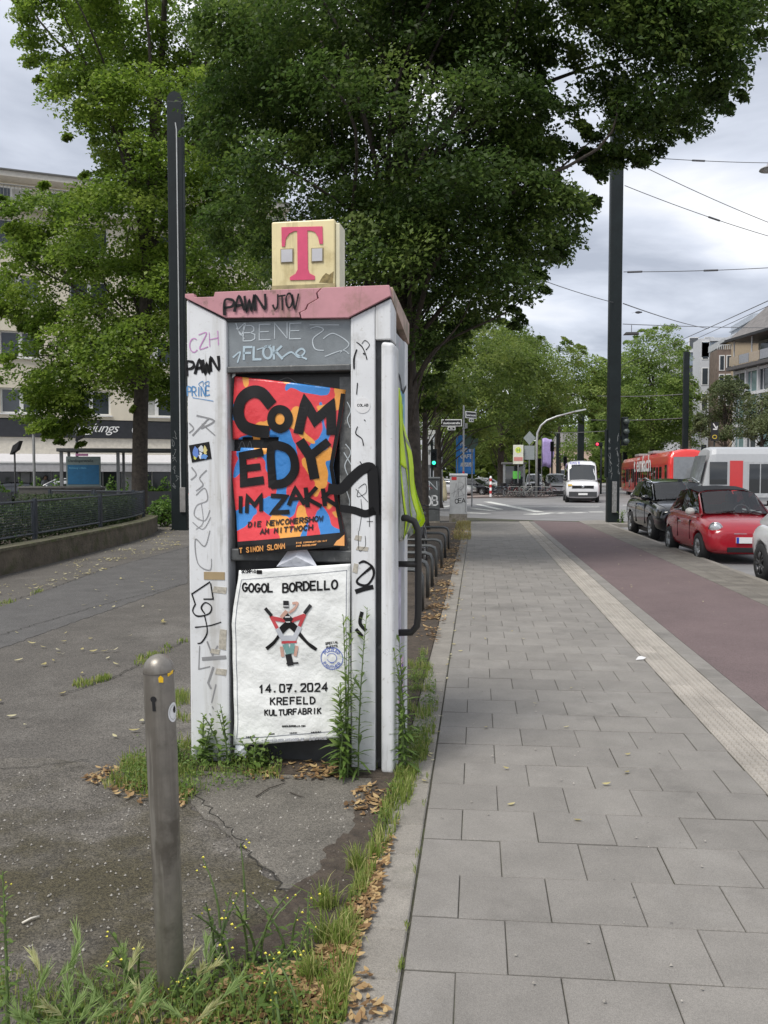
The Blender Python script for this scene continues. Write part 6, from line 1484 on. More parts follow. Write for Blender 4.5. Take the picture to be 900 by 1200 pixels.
# ---- people far off
def person(label, loc, rotz, h, kind, top_c, low_c, hair_c, skin_c=(.45, .28, .2)):
    root = thing('person', label, 'person', loc, rotz); k = h / 1.7
    bm = bmesh.new(); vs = {}; rad = {}
    J_ = {'pel': (0, 0, .93), 'spine': (0, 0, 1.15), 'chest': (0, 0, 1.33), 'neck': (0, .0, 1.47), 'head': (0, -.02, 1.60), 'crown': (0, 0, 1.67),
          'hl': (.09, 0, .90), 'kl': (.11, -.08, .50), 'al': (.10, -.02, .09), 'tl': (.11, -.14, .03), 'hr': (-.09, 0, .90), 'kr': (-.10, .03, .50), 'ar': (-.11, .16, .10), 'tr': (-.11, .06, .03),
          'sl': (.17, 0, 1.40), 'el': (.23, .05, 1.13), 'wl': (.22, -.05, .90), 'fl': (.21, -.08, .80), 'sr': (-.17, 0, 1.40), 'er': (-.23, .03, 1.13), 'wr': (-.24, -.06, .90), 'fr': (-.23, -.09, .80)}
    RA = {'pel': .135, 'spine': .12, 'chest': .145, 'neck': .05, 'head': .092, 'crown': .06, 'hl': .09, 'kl': .058, 'al': .04, 'tl': .035, 'hr': .09, 'kr': .058, 'ar': .04, 'tr': .035, 'sl': .058, 'el': .043, 'wl': .03, 'fl': .022, 'sr': .058, 'er': .043, 'wr': .03, 'fr': .022}
    names = list(J_); E_ = [('pel', 'spine'), ('spine', 'chest'), ('chest', 'neck'), ('neck', 'head'), ('head', 'crown'), ('pel', 'hl'), ('hl', 'kl'), ('kl', 'al'), ('al', 'tl'), ('pel', 'hr'), ('hr', 'kr'), ('kr', 'ar'), ('ar', 'tr'), ('chest', 'sl'), ('sl', 'el'), ('el', 'wl'), ('wl', 'fl'), ('chest', 'sr'), ('sr', 'er'), ('er', 'wr'), ('wr', 'fr')]
    me = bpy.data.meshes.new('body'); me.from_pydata([tuple(c * k for c in J_[n]) for n in names], [(names.index(a), names.index(b)) for a, b in E_], []); me.update()
    o = bpy.data.objects.new('body', me); COL.objects.link(o)
    md = o.modifiers.new('skin', 'SKIN'); 
    if not me.skin_vertices: 
        bm = bmesh.new(); bm.from_mesh(me); bm.verts.layers.skin.verify(); bm.to_mesh(me); bm.free()
    for i, n in enumerate(names):
        sv = me.skin_vertices[0].data[i]; sv.radius = (RA[n] * k, RA[n] * k * (.8 if n in ('pel', 'spine', 'chest') else 1)); sv.use_root = (n == 'pel')
    s2 = o.modifiers.new('sub', 'SUBSURF'); s2.levels = 2; s2.render_levels = 2
    dg = bpy.context.evaluated_depsgraph_get(); nm = bpy.data.meshes.new_from_object(o.evaluated_get(dg)); bpy.data.objects.remove(o)
    mats = [mat('skin', skin_c, .6), mat('cloth_%.2f%.2f' % (top_c[0], top_c[2]), top_c, .8, var=.2), mat('cloth_%.2f%.2f' % (low_c[0], low_c[2]), low_c, .8, var=.2), mat('hair_%.2f' % hair_c[0], hair_c, .7), black]
    nm.materials.clear()
    for m in mats: nm.materials.append(m)
    for p in nm.polygons:
        z = p.center.z / k; x = abs(p.center.x / k)
        p.material_index = 3 if (z > 1.62 or (z > 1.53 and p.center.y / k > .0)) else 0 if (z > 1.46 or (z < .88 and x > .19)) else 4 if z < .08 else 1 if z > .92 else 2
        p.use_smooth = True
    bo = bpy.data.objects.new('body', nm); COL.objects.link(bo); bo.parent = root
    if kind == 'robe':
        mb = MB(); rings = [(.20, .17, 1.44), (.25, .2, 1.30), (.25, .2, 1.05), (.30, .24, .8), (.33, .28, .4), (.31, .30, .12)]; n = 18
        for rx, ry, z in rings:
            for j in range(n): t = 2 * math.pi * j / n; f = 1 + .05 * math.sin(5 * t) * (1.5 - z); mb.v.append((rx * k * math.cos(t) * f, ry * k * math.sin(t) * f, z * k))
        for i in range(len(rings) - 1):
            for j in range(n): mb.f.append((i * n + j, i * n + (j + 1) % n, (i + 1) * n + (j + 1) % n, (i + 1) * n + j))
        q = mb.build('robe', mats[1], root, True); q.modifiers.new('t', 'SOLIDIFY').thickness = .01
        hb = MB(); hb.lathe([(.001, 1.735), (.06, 1.72), (.10, 1.66), (.108, 1.58), (.10, 1.50), (.14, 1.44), (.20, 1.40)], 16); 
        hb.v = [(x * k, y * k, z * k) for x, y, z in hb.v]; hb.build('headscarf', mat('scarf', (.30, .26, .18), .8), root, True)
    else:
        fm_ = MB(); fm_.lathe([(.001, -.015), (.016, .0), (.004, .03)], 6, (0, -.112 * k, 1.585 * k)); fm_.build('nose', mats[0], root, True)
    return root
person('person in a long beige robe and scarf walking away past the cabinets', (at(518.5, 588, 54).x, 54, -.1), R(170), 1.66, 'robe', (.40, .35, .22), (.10, .09, .08), (.05, .04, .03))
person('dark-haired person in a white shirt walking beyond the hedge on the left', (at(53, 575, 38).x, 38, -.1), R(80), 1.80, 'plain', (.68, .68, .70), (.06, .07, .10), (.03, .02, .018))
# ================================================================ vehicles
def bake(o):
    dg = bpy.context.evaluated_depsgraph_get(); dg.update(); me = bpy.data.meshes.new_from_object(o.evaluated_get(dg)); o.modifiers.clear(); o.data = me
def loft_body(stations, name, m, parent, arches=None):
    """stations: (y, z_low, z_high, w_low, w_mid, w_high); cross-sections along the car, front at y = 0"""
    mb = MB(); n = None
    for (y, zl, zh, wl, wm, wh) in stations:
        h = zh - zl
        half = [(0, zl), (wl * .6, zl), (wl, zl + .05 * h), (wm * .985, zl + .30 * h), (wm, zl + .55 * h), (wm * .985, zl + .78 * h), (wh, zh - .03 * h), (wh * .6, zh + .015), (0, zh + .025)]
        ring = [(x, y, z) for x, z in half] + [(-x, y, z) for x, z in half[-2:0:-1]]
        n = len(ring); mb.v += ring
    k = len(stations)
    for i in range(k - 1):
        for j in range(n): mb.f.append((i * n + j, i * n + (j + 1) % n, (i + 1) * n + (j + 1) % n, (i + 1) * n + j))
    for base in (0, (k - 1) * n):
        hlf = n // 2
        for j in range(hlf // 1):
            a, b = base + j, base + j + 1; c, d = base + (n - j - 1) % n, base + (n - j) % n
            if j == 0: mb.f.append((a, b, base + n - 1))
            elif j == hlf - 1: mb.f.append((a, b, base + n - j))
            else: mb.f.append((base + j, base + j + 1, base + n - j - 1, base + n - j))
    o = mb.build(name, m, None, True, sub=2)
    if arches:
        cut = []
        for (y, z, r_, hw) in arches:
            for sx in (-1, 1):
                c = MB().tube([(sx * (hw - .26), y, z), (sx * (hw + .3), y, z)], r_, 28).build('cutter', None); cut.append(c)
                bo = o.modifiers.new('arch', 'BOOLEAN'); bo.operation = 'DIFFERENCE'; bo.object = c; bo.solver = 'EXACT'
        bake(o)
        for c in cut: bpy.data.objects.remove(c)
        o.data.materials.clear(); o.data.materials.append(m)
        o.data.polygons.foreach_set('material_index', [0] * len(o.data.polygons))
    o.parent = parent; return o
def patch(mb, c, nu=6, nv=4, off=.006, bow=0.0, r_=None):
    """bilinear patch between four corners (counter-clockwise seen from outside), lifted by off"""
    c = [Vector(p) for p in c]; nrm = (c[1] - c[0]).cross(c[3] - c[0]).normalized(); o = len(mb.v)
    for j in range(nv + 1):
        for i in range(nu + 1):
            u, v = i / nu, j / nv; p = c[0].lerp(c[1], u).lerp(c[3].lerp(c[2], u), v)
            mb.v.append(tuple(p + nrm * (off + bow * 4 * u * (1 - u))))
    for j in range(nv):
        for i in range(nu): a = o + j * (nu + 1) + i; mb.f.append((a, a + 1, a + nu + 2, a + nu + 1))
def inset(c, l, r_, b, t):
    c = [Vector(p) for p in c]
    def q(u, v): return c[0].lerp(c[1], u).lerp(c[3].lerp(c[2], u), v)
    return [q(l, b), q(1 - r_, b), q(1 - r_, 1 - t), q(l, 1 - t)]
def wheel(parent, x, y, r_, wd, sx, rim_m, spokes=5):
    ty = MB().lathe([(r_ * .62, -wd / 2), (r_ * .93, -wd / 2), (r_, -wd * .32), (r_, wd * .32), (r_ * .93, wd / 2), (r_ * .62, wd / 2)], 26, axis='x').build('wheel', rubber, parent, True, loc=(x, y, r_))
    rm = MB(); s = sx
    rm.lathe([(r_ * .66, s * wd * .50), (r_ * .60, s * wd * .47), (r_ * .58, s * wd * .30)], 26, axis='x')
    for k in range(spokes):
        for dd in (-.09, .09):
            a = 2 * math.pi * k / spokes + dd; b = 2 * math.pi * k / spokes + dd * 2.4
            p0 = Vector((s * wd * .44, r_ * .12 * math.cos(a), r_ * .12 * math.sin(a))); p1 = Vector((s * wd * .42, r_ * .62 * math.cos(b), r_ * .62 * math.sin(b)))
            rm.tube([p0, p1], r_ * .055, 5)
    rm.lathe([(.001, s * wd * .50), (r_ * .15, s * wd * .49), (r_ * .17, s * wd * .42)], 14, axis='x')
    rm.build('rim', rim_m, ty, True)
    MB().lathe([(.001, s * wd * .18), (r_ * .61, s * wd * .18)], 20, axis='x').build('brake_disc', mat('brake_dark', (.03, .03, .03), .6), ty)
def car(name, label, cat, loc, rotz, paint, B, G, wheels, lights='round', trim=None, roof_m=None, plate_=True, mirror_m=None, group=None, grille=None, rim_m=None, spokes=5, rails=False, blue_plate=True, detail=True):
    """front faces local -y; B body stations; G greenhouse: (y, z_belt, w_belt, z_top, w_top) x5"""
    root = thing(name, label, cat, loc, rotz, group)
    W = max(s[4] for s in B); yf, yr, wr, ww = wheels
    loft_body(B, 'body', paint, root, [(yf, wr, wr * 1.16, W), (yr, wr, wr * 1.16, W)])
    MB().box(-W * .80, W * .80, B[0][0] + .5, B[-1][0] - .5, .16, .34).build('underbody', black, root)
    # greenhouse shell
    mb = MB(); n = 9
    for (y, zb, wb, zt, wt) in G:
        h = zt - zb
        half = [(wb, zb - .06), (wb, zb), (wb + (wt - wb) * .55, zb + .58 * h), (wt, zt - .10 * h), (wt * .72, zt - .01), (0, zt + .012)]
        mb.v += [(x, y, z) for x, z in half] + [(-x, y, z) for x, z in half[-2::-1]]
    n = 11; k = len(G)
    for i in range(k - 1):
        for j in range(n - 1):
            if detail and ((i == 0 and 3 <= j <= 6) or (i in (1, 2) and j in (1, 2, 7, 8))): continue
            mb.f.append((i * n + j, i * n + j + 1, (i + 1) * n + j + 1, (i + 1) * n + j))
    gh = mb.build('cabin', paint, root, True)
    A, Bq, Cq, Dq, Eq = G
    def P_(g, s, f, ): # point on side: f 0 belt, 1 top
        y, zb, wb, zt, wt = g; h = zt - zb
        if f <= .58: return Vector((s * (wb + (wt - wb) * .55 * f / .58), y, zb + h * f))
        q = (f - .58) / .32; return Vector((s * (wb + (wt - wb) * (.55 + .45 * min(1, q))), y, zb + h * f))
    def T_(g, s, f=.90): y, zb, wb, zt, wt = g; return Vector((s * wt * .93, y, zt - .03 * (zt - zb)))
    ws = [Vector((-A[2] * .97, A[0], A[1] + .015)), Vector((A[2] * .97, A[0], A[1] + .015)), T_(Bq, 1), T_(Bq, -1)]
    glass = car_glass if detail else glass_dark
    def rtop(g, u):
        y, zb, wb, zt, wt = g; a = abs(u)
        z = zt + .012 - .022 * a / .72 if a <= .72 else zt - .01 - (.10 * (zt - zb) - .01) * (a - .72) / .28
        return Vector((u * wt, y, z))
    def screen(g0, g1, v0, v1, um, flip):
        m_ = MB(); nu, nv = 12, 6; nr = (rtop(g0, .5) - rtop(g0, -.5)).cross(rtop(g1, 0) - rtop(g0, 0)).normalized() * (-1 if flip else 1)
        for j in range(nv + 1):
            for i in range(nu + 1):
                u = um * (2 * i / nu - 1); v = v0 + (v1 - v0) * j / nv; m_.v.append(tuple(rtop(g0, u).lerp(rtop(g1, u), v) + nr * .011))
        for j in range(nv):
            for i in range(nu): a = j * (nu + 1) + i; m_.f.append((a, a + 1, a + nu + 2, a + nu + 1))
        return m_
    win = screen(A, Bq, .03, .95, .94, False).build('windscreen', glass, root, True)
    if detail:
        wp = MB()
        for x0, x1 in ((-.5, -.02), (.1, .6)): wp.tube([ws[0].lerp(ws[1], .5 + x0 * .6).lerp(ws[3].lerp(ws[2], .5), .02) + Vector((0, -.02, .02)), ws[0].lerp(ws[1], .5 + x1 * .6).lerp(ws[3].lerp(ws[2], .5 + x1 * .5), .12) + Vector((0, -.03, .02))], .010, 5)
        wp.build('wiper', black, win)
    for s in (-1, 1):
        for g0, g1, il, ir in ((Bq, Cq, .03, .025), (Cq, Dq, .025, .06)):
            c = [P_(g0, s, .06), P_(g1, s, .06), P_(g1, s, .86), P_(g0, s, .86)]
            if s < 0: c = [c[1], c[0], c[3], c[2]]
            m_ = MB(); patch(m_, inset(c, ir, il, .0, .0) if s < 0 else inset(c, il, ir, .0, .0), 4, 4, .010 if True else 0); sw = m_.build('side_window', glass, root, True)
        if detail:
            pb = MB(); w_ = .05
            for f0, f1_ in ((.0, .58), (.58, .92)):
                a_, b_ = P_(Cq, s, f0), P_(Cq, s, f1_); pb.hexa([tuple(a_ + Vector((0, -w_, 0))), tuple(a_ + Vector((0, w_, 0))), tuple(a_ + Vector((-s * .05, w_, 0))), tuple(a_ + Vector((-s * .05, -w_, 0))), tuple(b_ + Vector((0, -w_, 0))), tuple(b_ + Vector((0, w_, 0))), tuple(b_ + Vector((-s * .05, w_, 0))), tuple(b_ + Vector((-s * .05, -w_, 0)))])
            pb.build('door_pillar', black, root)
            st = MB().hexa([(s * .36 - .22, Bq[0] + .35, .45), (s * .36 + .22, Bq[0] + .35, .45), (s * .36 + .22, Bq[0] + .9, .45), (s * .36 - .22, Bq[0] + .9, .45), (s * .36 - .20, Bq[0] + .72, A[1] + .22), (s * .36 + .20, Bq[0] + .72, A[1] + .22), (s * .36 + .20, Bq[0] + .88, A[1] + .22), (s * .36 - .20, Bq[0] + .88, A[1] + .22)]).build('seat', mat('seat_cloth', (.05, .048, .045), .8), root, bevel=.05)
            MB().box(s * .36 - .12, s * .36 + .12, Bq[0] + .78, Bq[0] + .88, A[1] + .225, A[1] + .40).build('headrest', MAT['seat_cloth'], st, bevel=.03)
            # door outline
            for yy in ((A[0] + Bq[0]) / 2 + .12, Cq[0] + .02): MB().box(*sorted((s * (W - .03), s * (W + .0015))), yy, yy + .007, .42, A[1] - .12).build('door_gap', black, root)
            MB().box(*sorted((s * (W - .02), s * (W + .018))), Cq[0] - .26, Cq[0] - .10, A[1] - .20, A[1] - .165).build('door_handle', chrome, root, bevel=.006)
        # front quarter light
        m_ = MB(); a0 = P_(A, s, .0) + Vector((0, .10, .03)); b0 = P_(Bq, s, .06); b1 = P_(Bq, s, .82)
        tri = [a0, b0, b1]; nrm = (b0 - a0).cross(b1 - a0).normalized(); nrm = nrm if nrm.x * s > 0 else -nrm
        m_.add([tuple(p + nrm * .010) for p in tri], [(0, 1, 2)]); m_.build('quarter_light', glass_dark, root)
        # door mirror
        mp_ = P_(A, s, 0) + Vector((s * .12, (Bq[0] - A[0]) * .55, .06))
        mi = MB().lathe([(.001, -.055), (.06, -.045), (.085, 0), (.075, .04), (.001, .05)], 14, axis='y'); mi.v = [(x * 1.25 * W / .8, y, z * .95) for x, y, z in mi.v]
        mo = mi.build('door_mirror', mirror_m or paint, root, True, loc=mp_); MB().tube([(-s * .14, .02, -.05), (0, .02, -.02)], .018, 5).build('mirror_arm', black, mo)
    if detail:
        MB().box(-W * .78, W * .78, A[0] + .25, A[0] + .75, A[1] - .10, A[1] - .01).build('dashboard', black, root, bevel=.03)
        MB().tube([(.36 + .17 * math.cos(R(a)), Bq[0] + .12 + .05 * math.sin(R(a)), A[1] + .03 + .16 * math.sin(R(a))) for a in range(0, 361, 30)], .014, 6).build('steering_wheel', mat('wheel_grey', (.30, .30, .29), .5), root)
        MB().box(-W * .75, W * .75, Cq[0] + .2, Cq[0] + .45, .5, A[1] + .16).build('rear_seat', MAT['seat_cloth'], root, bevel=.05)
    # rear window
    rw = [Vector((Eq[2] * .9, Eq[0], Eq[1] + .03)), Vector((-Eq[2] * .9, Eq[0], Eq[1] + .03)), T_(Dq, -1), T_(Dq, 1)]
    screen(Eq, Dq, .08, .92, .88, True).build('rear_window', glass_dark, root, True)
    if roof_m:
        mb = MB(); 
        for g in (Bq, Cq, Dq):
            y, zb, wb, zt, wt = g
            for x, z in ((-1, zt - .07 * (zt - zb)), (-.72, zt + .008), (0, zt + .024), (.72, zt + .008), (1, zt - .07 * (zt - zb))): mb.v.append((x * wt * 1.012, y + (.05 if g is Bq else 0), z))
        for i in range(2):
            for j in range(4): a = i * 5 + j; mb.f.append((a, a + 1, a + 6, a + 5))
        mb.build('roof', roof_m, root, True)
    if rails:
        for s in (-1, 1): MB().tube([(s * Bq[4] * .97, Bq[0] + .15, Bq[3] - .01), (s * Cq[4] * .98, Cq[0], Cq[3] + .03), (s * Dq[4] * .97, Dq[0] - .1, Dq[3] + .01)], .018, 6).build('roof_rail', chrome, root, True)
    rim = rim_m or mat('alloy', (.42, .43, .44), .3, .8)
    for s in (-1, 1):
        for y in (yf, yr): wheel(root, s * (W - ww * .52), y, wr, ww, s, rim, spokes)
    y0 = B[0][0]
    if lights == 'round':
        for s in (-1, 1):
            L_ = MB().lathe([(.001, -.055), (.06, -.05), (.105, -.02), (.12, .02), (.12, .06)], 18, axis='y').build('headlight', lamp_glass, root, True, loc=(s * W * .74, .155, .70)); L_.rotation_euler = (R(18), 0, R(s * 22))
            MB().lathe([(.122, .0), (.136, .012), (.132, .04)], 18, axis='y').build('headlight_ring', chrome, L_, True)
            L2_ = MB().lathe([(.001, -.03), (.04, -.025), (.062, .0), (.062, .04)], 16, axis='y').build('fog_light', lamp_glass, root, True, loc=(s * W * .76, .085, .505)); L2_.rotation_euler = (R(5), 0, R(s * 22))
    else:
        hz, hw_, hh, hy, sl = lights
        for s in (-1, 1):
            c = [Vector((s * (W * hw_[0]), hy[0], hz)), Vector((s * (W * hw_[1]), hy[1], hz + sl)), Vector((s * (W * hw_[1]), hy[1] + .10, hz + hh + sl)), Vector((s * W * hw_[0], hy[0] + .04, hz + hh))]
            if s > 0: pass
            m_ = MB(); m_.hexa([tuple(c[0]), tuple(c[1]), tuple(c[1] + Vector((-s * .05, .15, 0))), tuple(c[0] + Vector((0, .15, 0))), tuple(c[3]), tuple(c[2]), tuple(c[2] + Vector((-s * .05, .15, 0))), tuple(c[3] + Vector((0, .15, 0)))])
            m_.build('headlight', lamp_glass, root, bevel=.02, seg=3)
    for gbox in (grille or []):
        MB().box(*gbox[:6]).build('grille', gbox[6] if len(gbox) > 6 else black, root, bevel=.012)
    if plate_ is not False:
        pz, py = plate_ if isinstance(plate_, tuple) else (.42, -.02)
        po = MB().box(-.26, .26, py - .012, py + .03, pz, pz + .115).build('number_plate', white_paint, root)
        if blue_plate: MB().box(-.26, -.215, py - .015, py - .011, pz, pz + .115).build('plate_band', mat('eu_blue', (.02, .06, .45), .4), po); MB().box(.215, .26, py - .0145, py - .011, pz + .001, pz + .114).build('plate_band', MAT['eu_blue'], po)
    return root
def paint(name, c, rough=.25): return mat(name, c, rough, var=.03, coat=.7)
fiat_red = paint('paint_red', (.40, .011, .024)); suv_black = paint('paint_black', (.007, .0075, .009), .12); white_car = paint('paint_white', (.66, .67, .68)); silver = paint('paint_silver', (.40, .41, .42))
zg = -.1
# red two-door city car
FB = [(0.0, .30, .60, .42, .52, .44), (.05, .22, .70, .60, .68, .56), (.20, .18, .80, .71, .77, .66), (.50, .17, .89, .75, .81, .72), (.95, .17, .955, .76, .815, .745), (1.7, .17, .965, .765, .815, .755), (2.7, .17, .985, .765, .815, .745), (3.25, .20, .97, .74, .79, .71), (3.48, .28, .86, .66, .72, .63), (3.55, .36, .70, .55, .62, .54)]
FG = [(.80, .945, .70, .96, .66), (1.42, .965, .73, 1.44, .56), (2.15, .975, .735, 1.515, .575), (2.85, .985, .725, 1.46, .555), (3.38, .965, .67, .985, .62)]
softtop = mat('soft_top', (.012, .012, .013), .8, bump=.2, bscale=120)
car('parked_car', 'small red city car with black soft top parked at the kerb', 'car', (5.30, 16.70, zg), R(1.5), fiat_red, FB, FG, (.66, 2.96, .295, .20), 'round', roof_m=softtop, mirror_m=mat('mirror_white', (.70, .68, .62), .25, coat=.5), plate_=(.43, -.03),
    grille=[(-.42, .42, -.012, .05, .245, .345), (-.30, -.05, .0, .06, .605, .620, chrome), (.05, .30, .0, .06, .605, .620, chrome)], spokes=9)
# black suv
SB_ = [(0, .42, .78, .62, .72, .60), (.05, .30, .86, .76, .84, .72), (.25, .24, .97, .84, .90, .80), (.7, .22, 1.04, .87, .92, .84), (1.3, .22, 1.10, .88, .925, .86), (2.2, .22, 1.12, .885, .925, .865), (3.4, .22, 1.15, .885, .925, .86), (4.2, .26, 1.13, .86, .90, .82), (4.52, .36, 1.0, .78, .84, .74), (4.6, .48, .86, .66, .74, .66)]
SG_ = [(1.10, 1.08, .80, 1.09, .76), (1.80, 1.11, .84, 1.58, .66), (2.7, 1.13, .85, 1.66, .68), (3.7, 1.15, .84, 1.62, .65), (4.35, 1.13, .76, 1.15, .72)]
car('parked_car', 'black compact off-roader parked behind the red city car', 'car', (5.58, 21.95, zg), R(1), suv_black, SB_, SG_, (.90, 3.55, .345, .23), (.70, (.60, .93), .15, (.10, .30), .06), rails=True, plate_=(.46, -.03), roof_m=None,
    grille=[(-.45, .45, -.01, .05, .62, .76), (-.55, .55, -.005, .06, .30, .42)], spokes=5)
# white car, only its nose in the picture
WB_ = [(0, .34, .62, .55, .66, .56), (.05, .24, .72, .70, .78, .66), (.25, .2, .84, .78, .85, .76), (.6, .18, .92, .81, .88, .80), (1.1, .18, .97, .82, .885, .82), (2.0, .18, .98, .83, .885, .82), (3.2, .18, 1.0, .83, .885, .81), (3.9, .22, .99, .80, .86, .77), (4.15, .3, .88, .72, .79, .7), (4.22, .4, .75, .6, .68, .6)]
WG_ = [(1.0, .96, .78, .97, .74), (1.75, .98, .80, 1.40, .62), (2.5, .99, .81, 1.46, .63), (3.3, 1.0, .80, 1.42, .61), (3.95, .99, .72, 1.0, .68)]
car('parked_car', 'white car with dark spoked wheel parked nearest, cut off by the right edge', 'car', (5.50, 10.60, zg), 0, white_car, WB_, WG_, (.88, 3.45, .32, .21), (.62, (.55, .90), .14, (.10, .32), .06), rim_m=mat('alloy_dark', (.09, .09, .095), .35, .6), plate_=(.42, -.03), grille=[(-.5, .5, -.01, .05, .26, .38)], spokes=5)
# delivery vans
VB = [(0, .42, .95, .70, .82, .70), (.06, .30, 1.05, .84, .92, .80), (.25, .25, 1.18, .90, .97, .86), (.6, .24, 1.28, .93, .985, .90), (.95, .24, 1.36, .94, .99, .93), (2.5, .24, 1.40, .94, .99, .95), (4.6, .24, 1.40, .94, .99, .95), (5.7, .26, 1.40, .94, .985, .95), (5.9, .3, 1.36, .92, .97, .93)]
VG = [(.62, 1.30, .86, 1.32, .80), (1.30, 1.36, .94, 2.30, .80), (2.2, 1.40, .95, 2.50, .82), (4.4, 1.40, .95, 2.50, .82), (5.86, 1.40, .94, 2.40, .80)]
van_w = paint('paint_van', (.70, .70, .71)); bumper = mat('bumper_grey', (.05, .052, .055), .6)
vv = car('delivery_van', 'white high-roof delivery van driving toward the junction', 'van', (at(683, 585, 54).x, 54, zg), R(-4), van_w, VB, VG, (1.0, 4.5, .34, .23), (.88, (.62, .90), .20, (.06, .22), .02), plate_=(.46, -.07), mirror_m=black, blue_plate=False,
    grille=[(-.62, .62, -.005, .05, .84, 1.02), (-.80, .80, -.03, .1, .36, .66, bumper)], spokes=6, detail=False)
vv.scale = (1.10, 1.10, 1.10)
MB().lathe([(.001, -.012), (.07, -.012), (.085, .0), (.085, .03)], 18, (0, -.02, .95), 'y').build('badge', chrome, vv, True)
text_mesh('lettering', 'DAS R', .22, mat('van_blue', (.10, .10, .36), .5), vv, (-.72, 1.16, 2.30), (1, 0, 0), (0, .42, .9), .008)
MB().box(-.86, -.62, -.0, .1, 1.00, 1.10).build('indicator', mat('indicator_on', (.85, .55, .10), .4), vv)
V2B = [(0, .36, .80, .66, .78, .66), (.06, .26, .92, .80, .88, .76), (.25, .22, 1.02, .86, .93, .82), (.6, .2, 1.10, .89, .95, .86), (1.0, .2, 1.16, .9, .955, .88), (2.5, .2, 1.18, .9, .955, .9), (4.2, .2, 1.18, .9, .955, .9), (4.8, .25, 1.15, .88, .94, .88), (4.9, .3, 1.1, .86, .92, .86)]
V2G = [(.70, 1.12, .82, 1.14, .78), (1.45, 1.16, .89, 1.86, .74), (2.3, 1.18, .90, 1.95, .76), (3.8, 1.18, .90, 1.94, .76), (4.85, 1.16, .88, 1.85, .74)]
car('passenger_van', 'light grey passenger van queueing left of the white delivery van', 'van', (at(652.5, 577, 73).x, 73, zg), R(-3), paint('paint_pale', (.52, .53, .53)), V2B, V2G, (.9, 3.9, .33, .22), (.74, (.62, .9), .17, (.06, .2), .02), plate_=(.42, -.03), blue_plate=False, mirror_m=black, grille=[(-.55, .55, -.005, .05, .76, .88), (-.7, .7, -.01, .06, .30, .42)], spokes=6, detail=False)
car('passenger_van', 'white van with dark grille beyond the far bicycle parking', 'van', (at(625.5, 570, 84).x, 84, zg), R(-6), van_w, V2B, V2G, (.9, 3.9, .33, .22), (.74, (.62, .9), .17, (.06, .2), .02), plate_=(.42, -.03), blue_plate=False, mirror_m=black, grille=[(-.7, .7, -.01, .06, .40, .62), (-.7, .7, -.008, .06, .70, .85)], spokes=6, detail=False)
# cars beyond the junction
far = (('silver hatchback parked across the junction right of the light cabinet', 556, 68, silver, 4.0, R(70)), ('dark estate car parked behind the bicycles across the junction', 581, 71, suv_black, 3.0, R(62)), ('white car in the row beyond the blue banner', 563, 84, white_car, 1, R(64)),
       ('dark blue car among the row beyond the blue banner', 548, 78, suv_black, 1, R(66)), ('pale car behind the dark estate car', 590, 92, silver, 1, R(58)), ('grey car far down the street left of the lilac flag', 600, 104, silver, 1, R(10)), ('silver car far behind the light grey van', 656, 112, silver, 1, R(-4)), ('white car farthest left in the distance between trunks', 571, 112, white_car, 1, R(20)))
for lb, px, Y, pt, _, rz in far:
    q = at(px, 575, Y); car('parked_car', lb, 'car', (q.x, Y, -.05 if Y < 100 else zg), rz, pt, WB_, WG_, (.88, 3.45, .32, .21), (.62, (.55, .90), .14, (.10, .32), .06), plate_=(.42, -.03), blue_plate=False, grille=[(-.5, .5, -.01, .05, .26, .38)], detail=False)
# cars beyond the hedge on the left
q = at(10, 575, 36); car('parked_car', 'silver car passing behind the concrete boxes on the left', 'car', (q.x - .3, 37.2, .12), R(-66), silver, WB_, WG_, (.88, 3.45, .32, .21), (.62, (.55, .90), .14, (.10, .32), .06), plate_=False, detail=False)
q = at(212, 575, 36); cw = car('parked_car', 'white car with red tail light behind the black mast', 'car', (q.x + 3.6, 39.2, zg), R(-63 + 180 - 0), white_car, WB_, WG_, (.88, 3.45, .32, .21), (.62, (.55, .90), .14, (.10, .32), .06), plate_=False, detail=False)
for s in (-1, 1): MB().box(s * .62 - .12, s * .62 + .12, 4.08, 4.20, .72, .92).build('tail_light', mat('tail_red', (.5, .02, .02), .3), cw, bevel=.02)
q = at(-6, 575, 34); car('parked_car', 'dark car cut off by the left picture edge', 'car', (q.x - 3.2, 36, zg), R(-66), suv_black, WB_, WG_, (.88, 3.45, .32, .21), (.62, (.55, .90), .14, (.10, .32), .06), plate_=False, detail=False)
# motorcycles and scooters read as dark cars' neighbours beyond the light cabinet

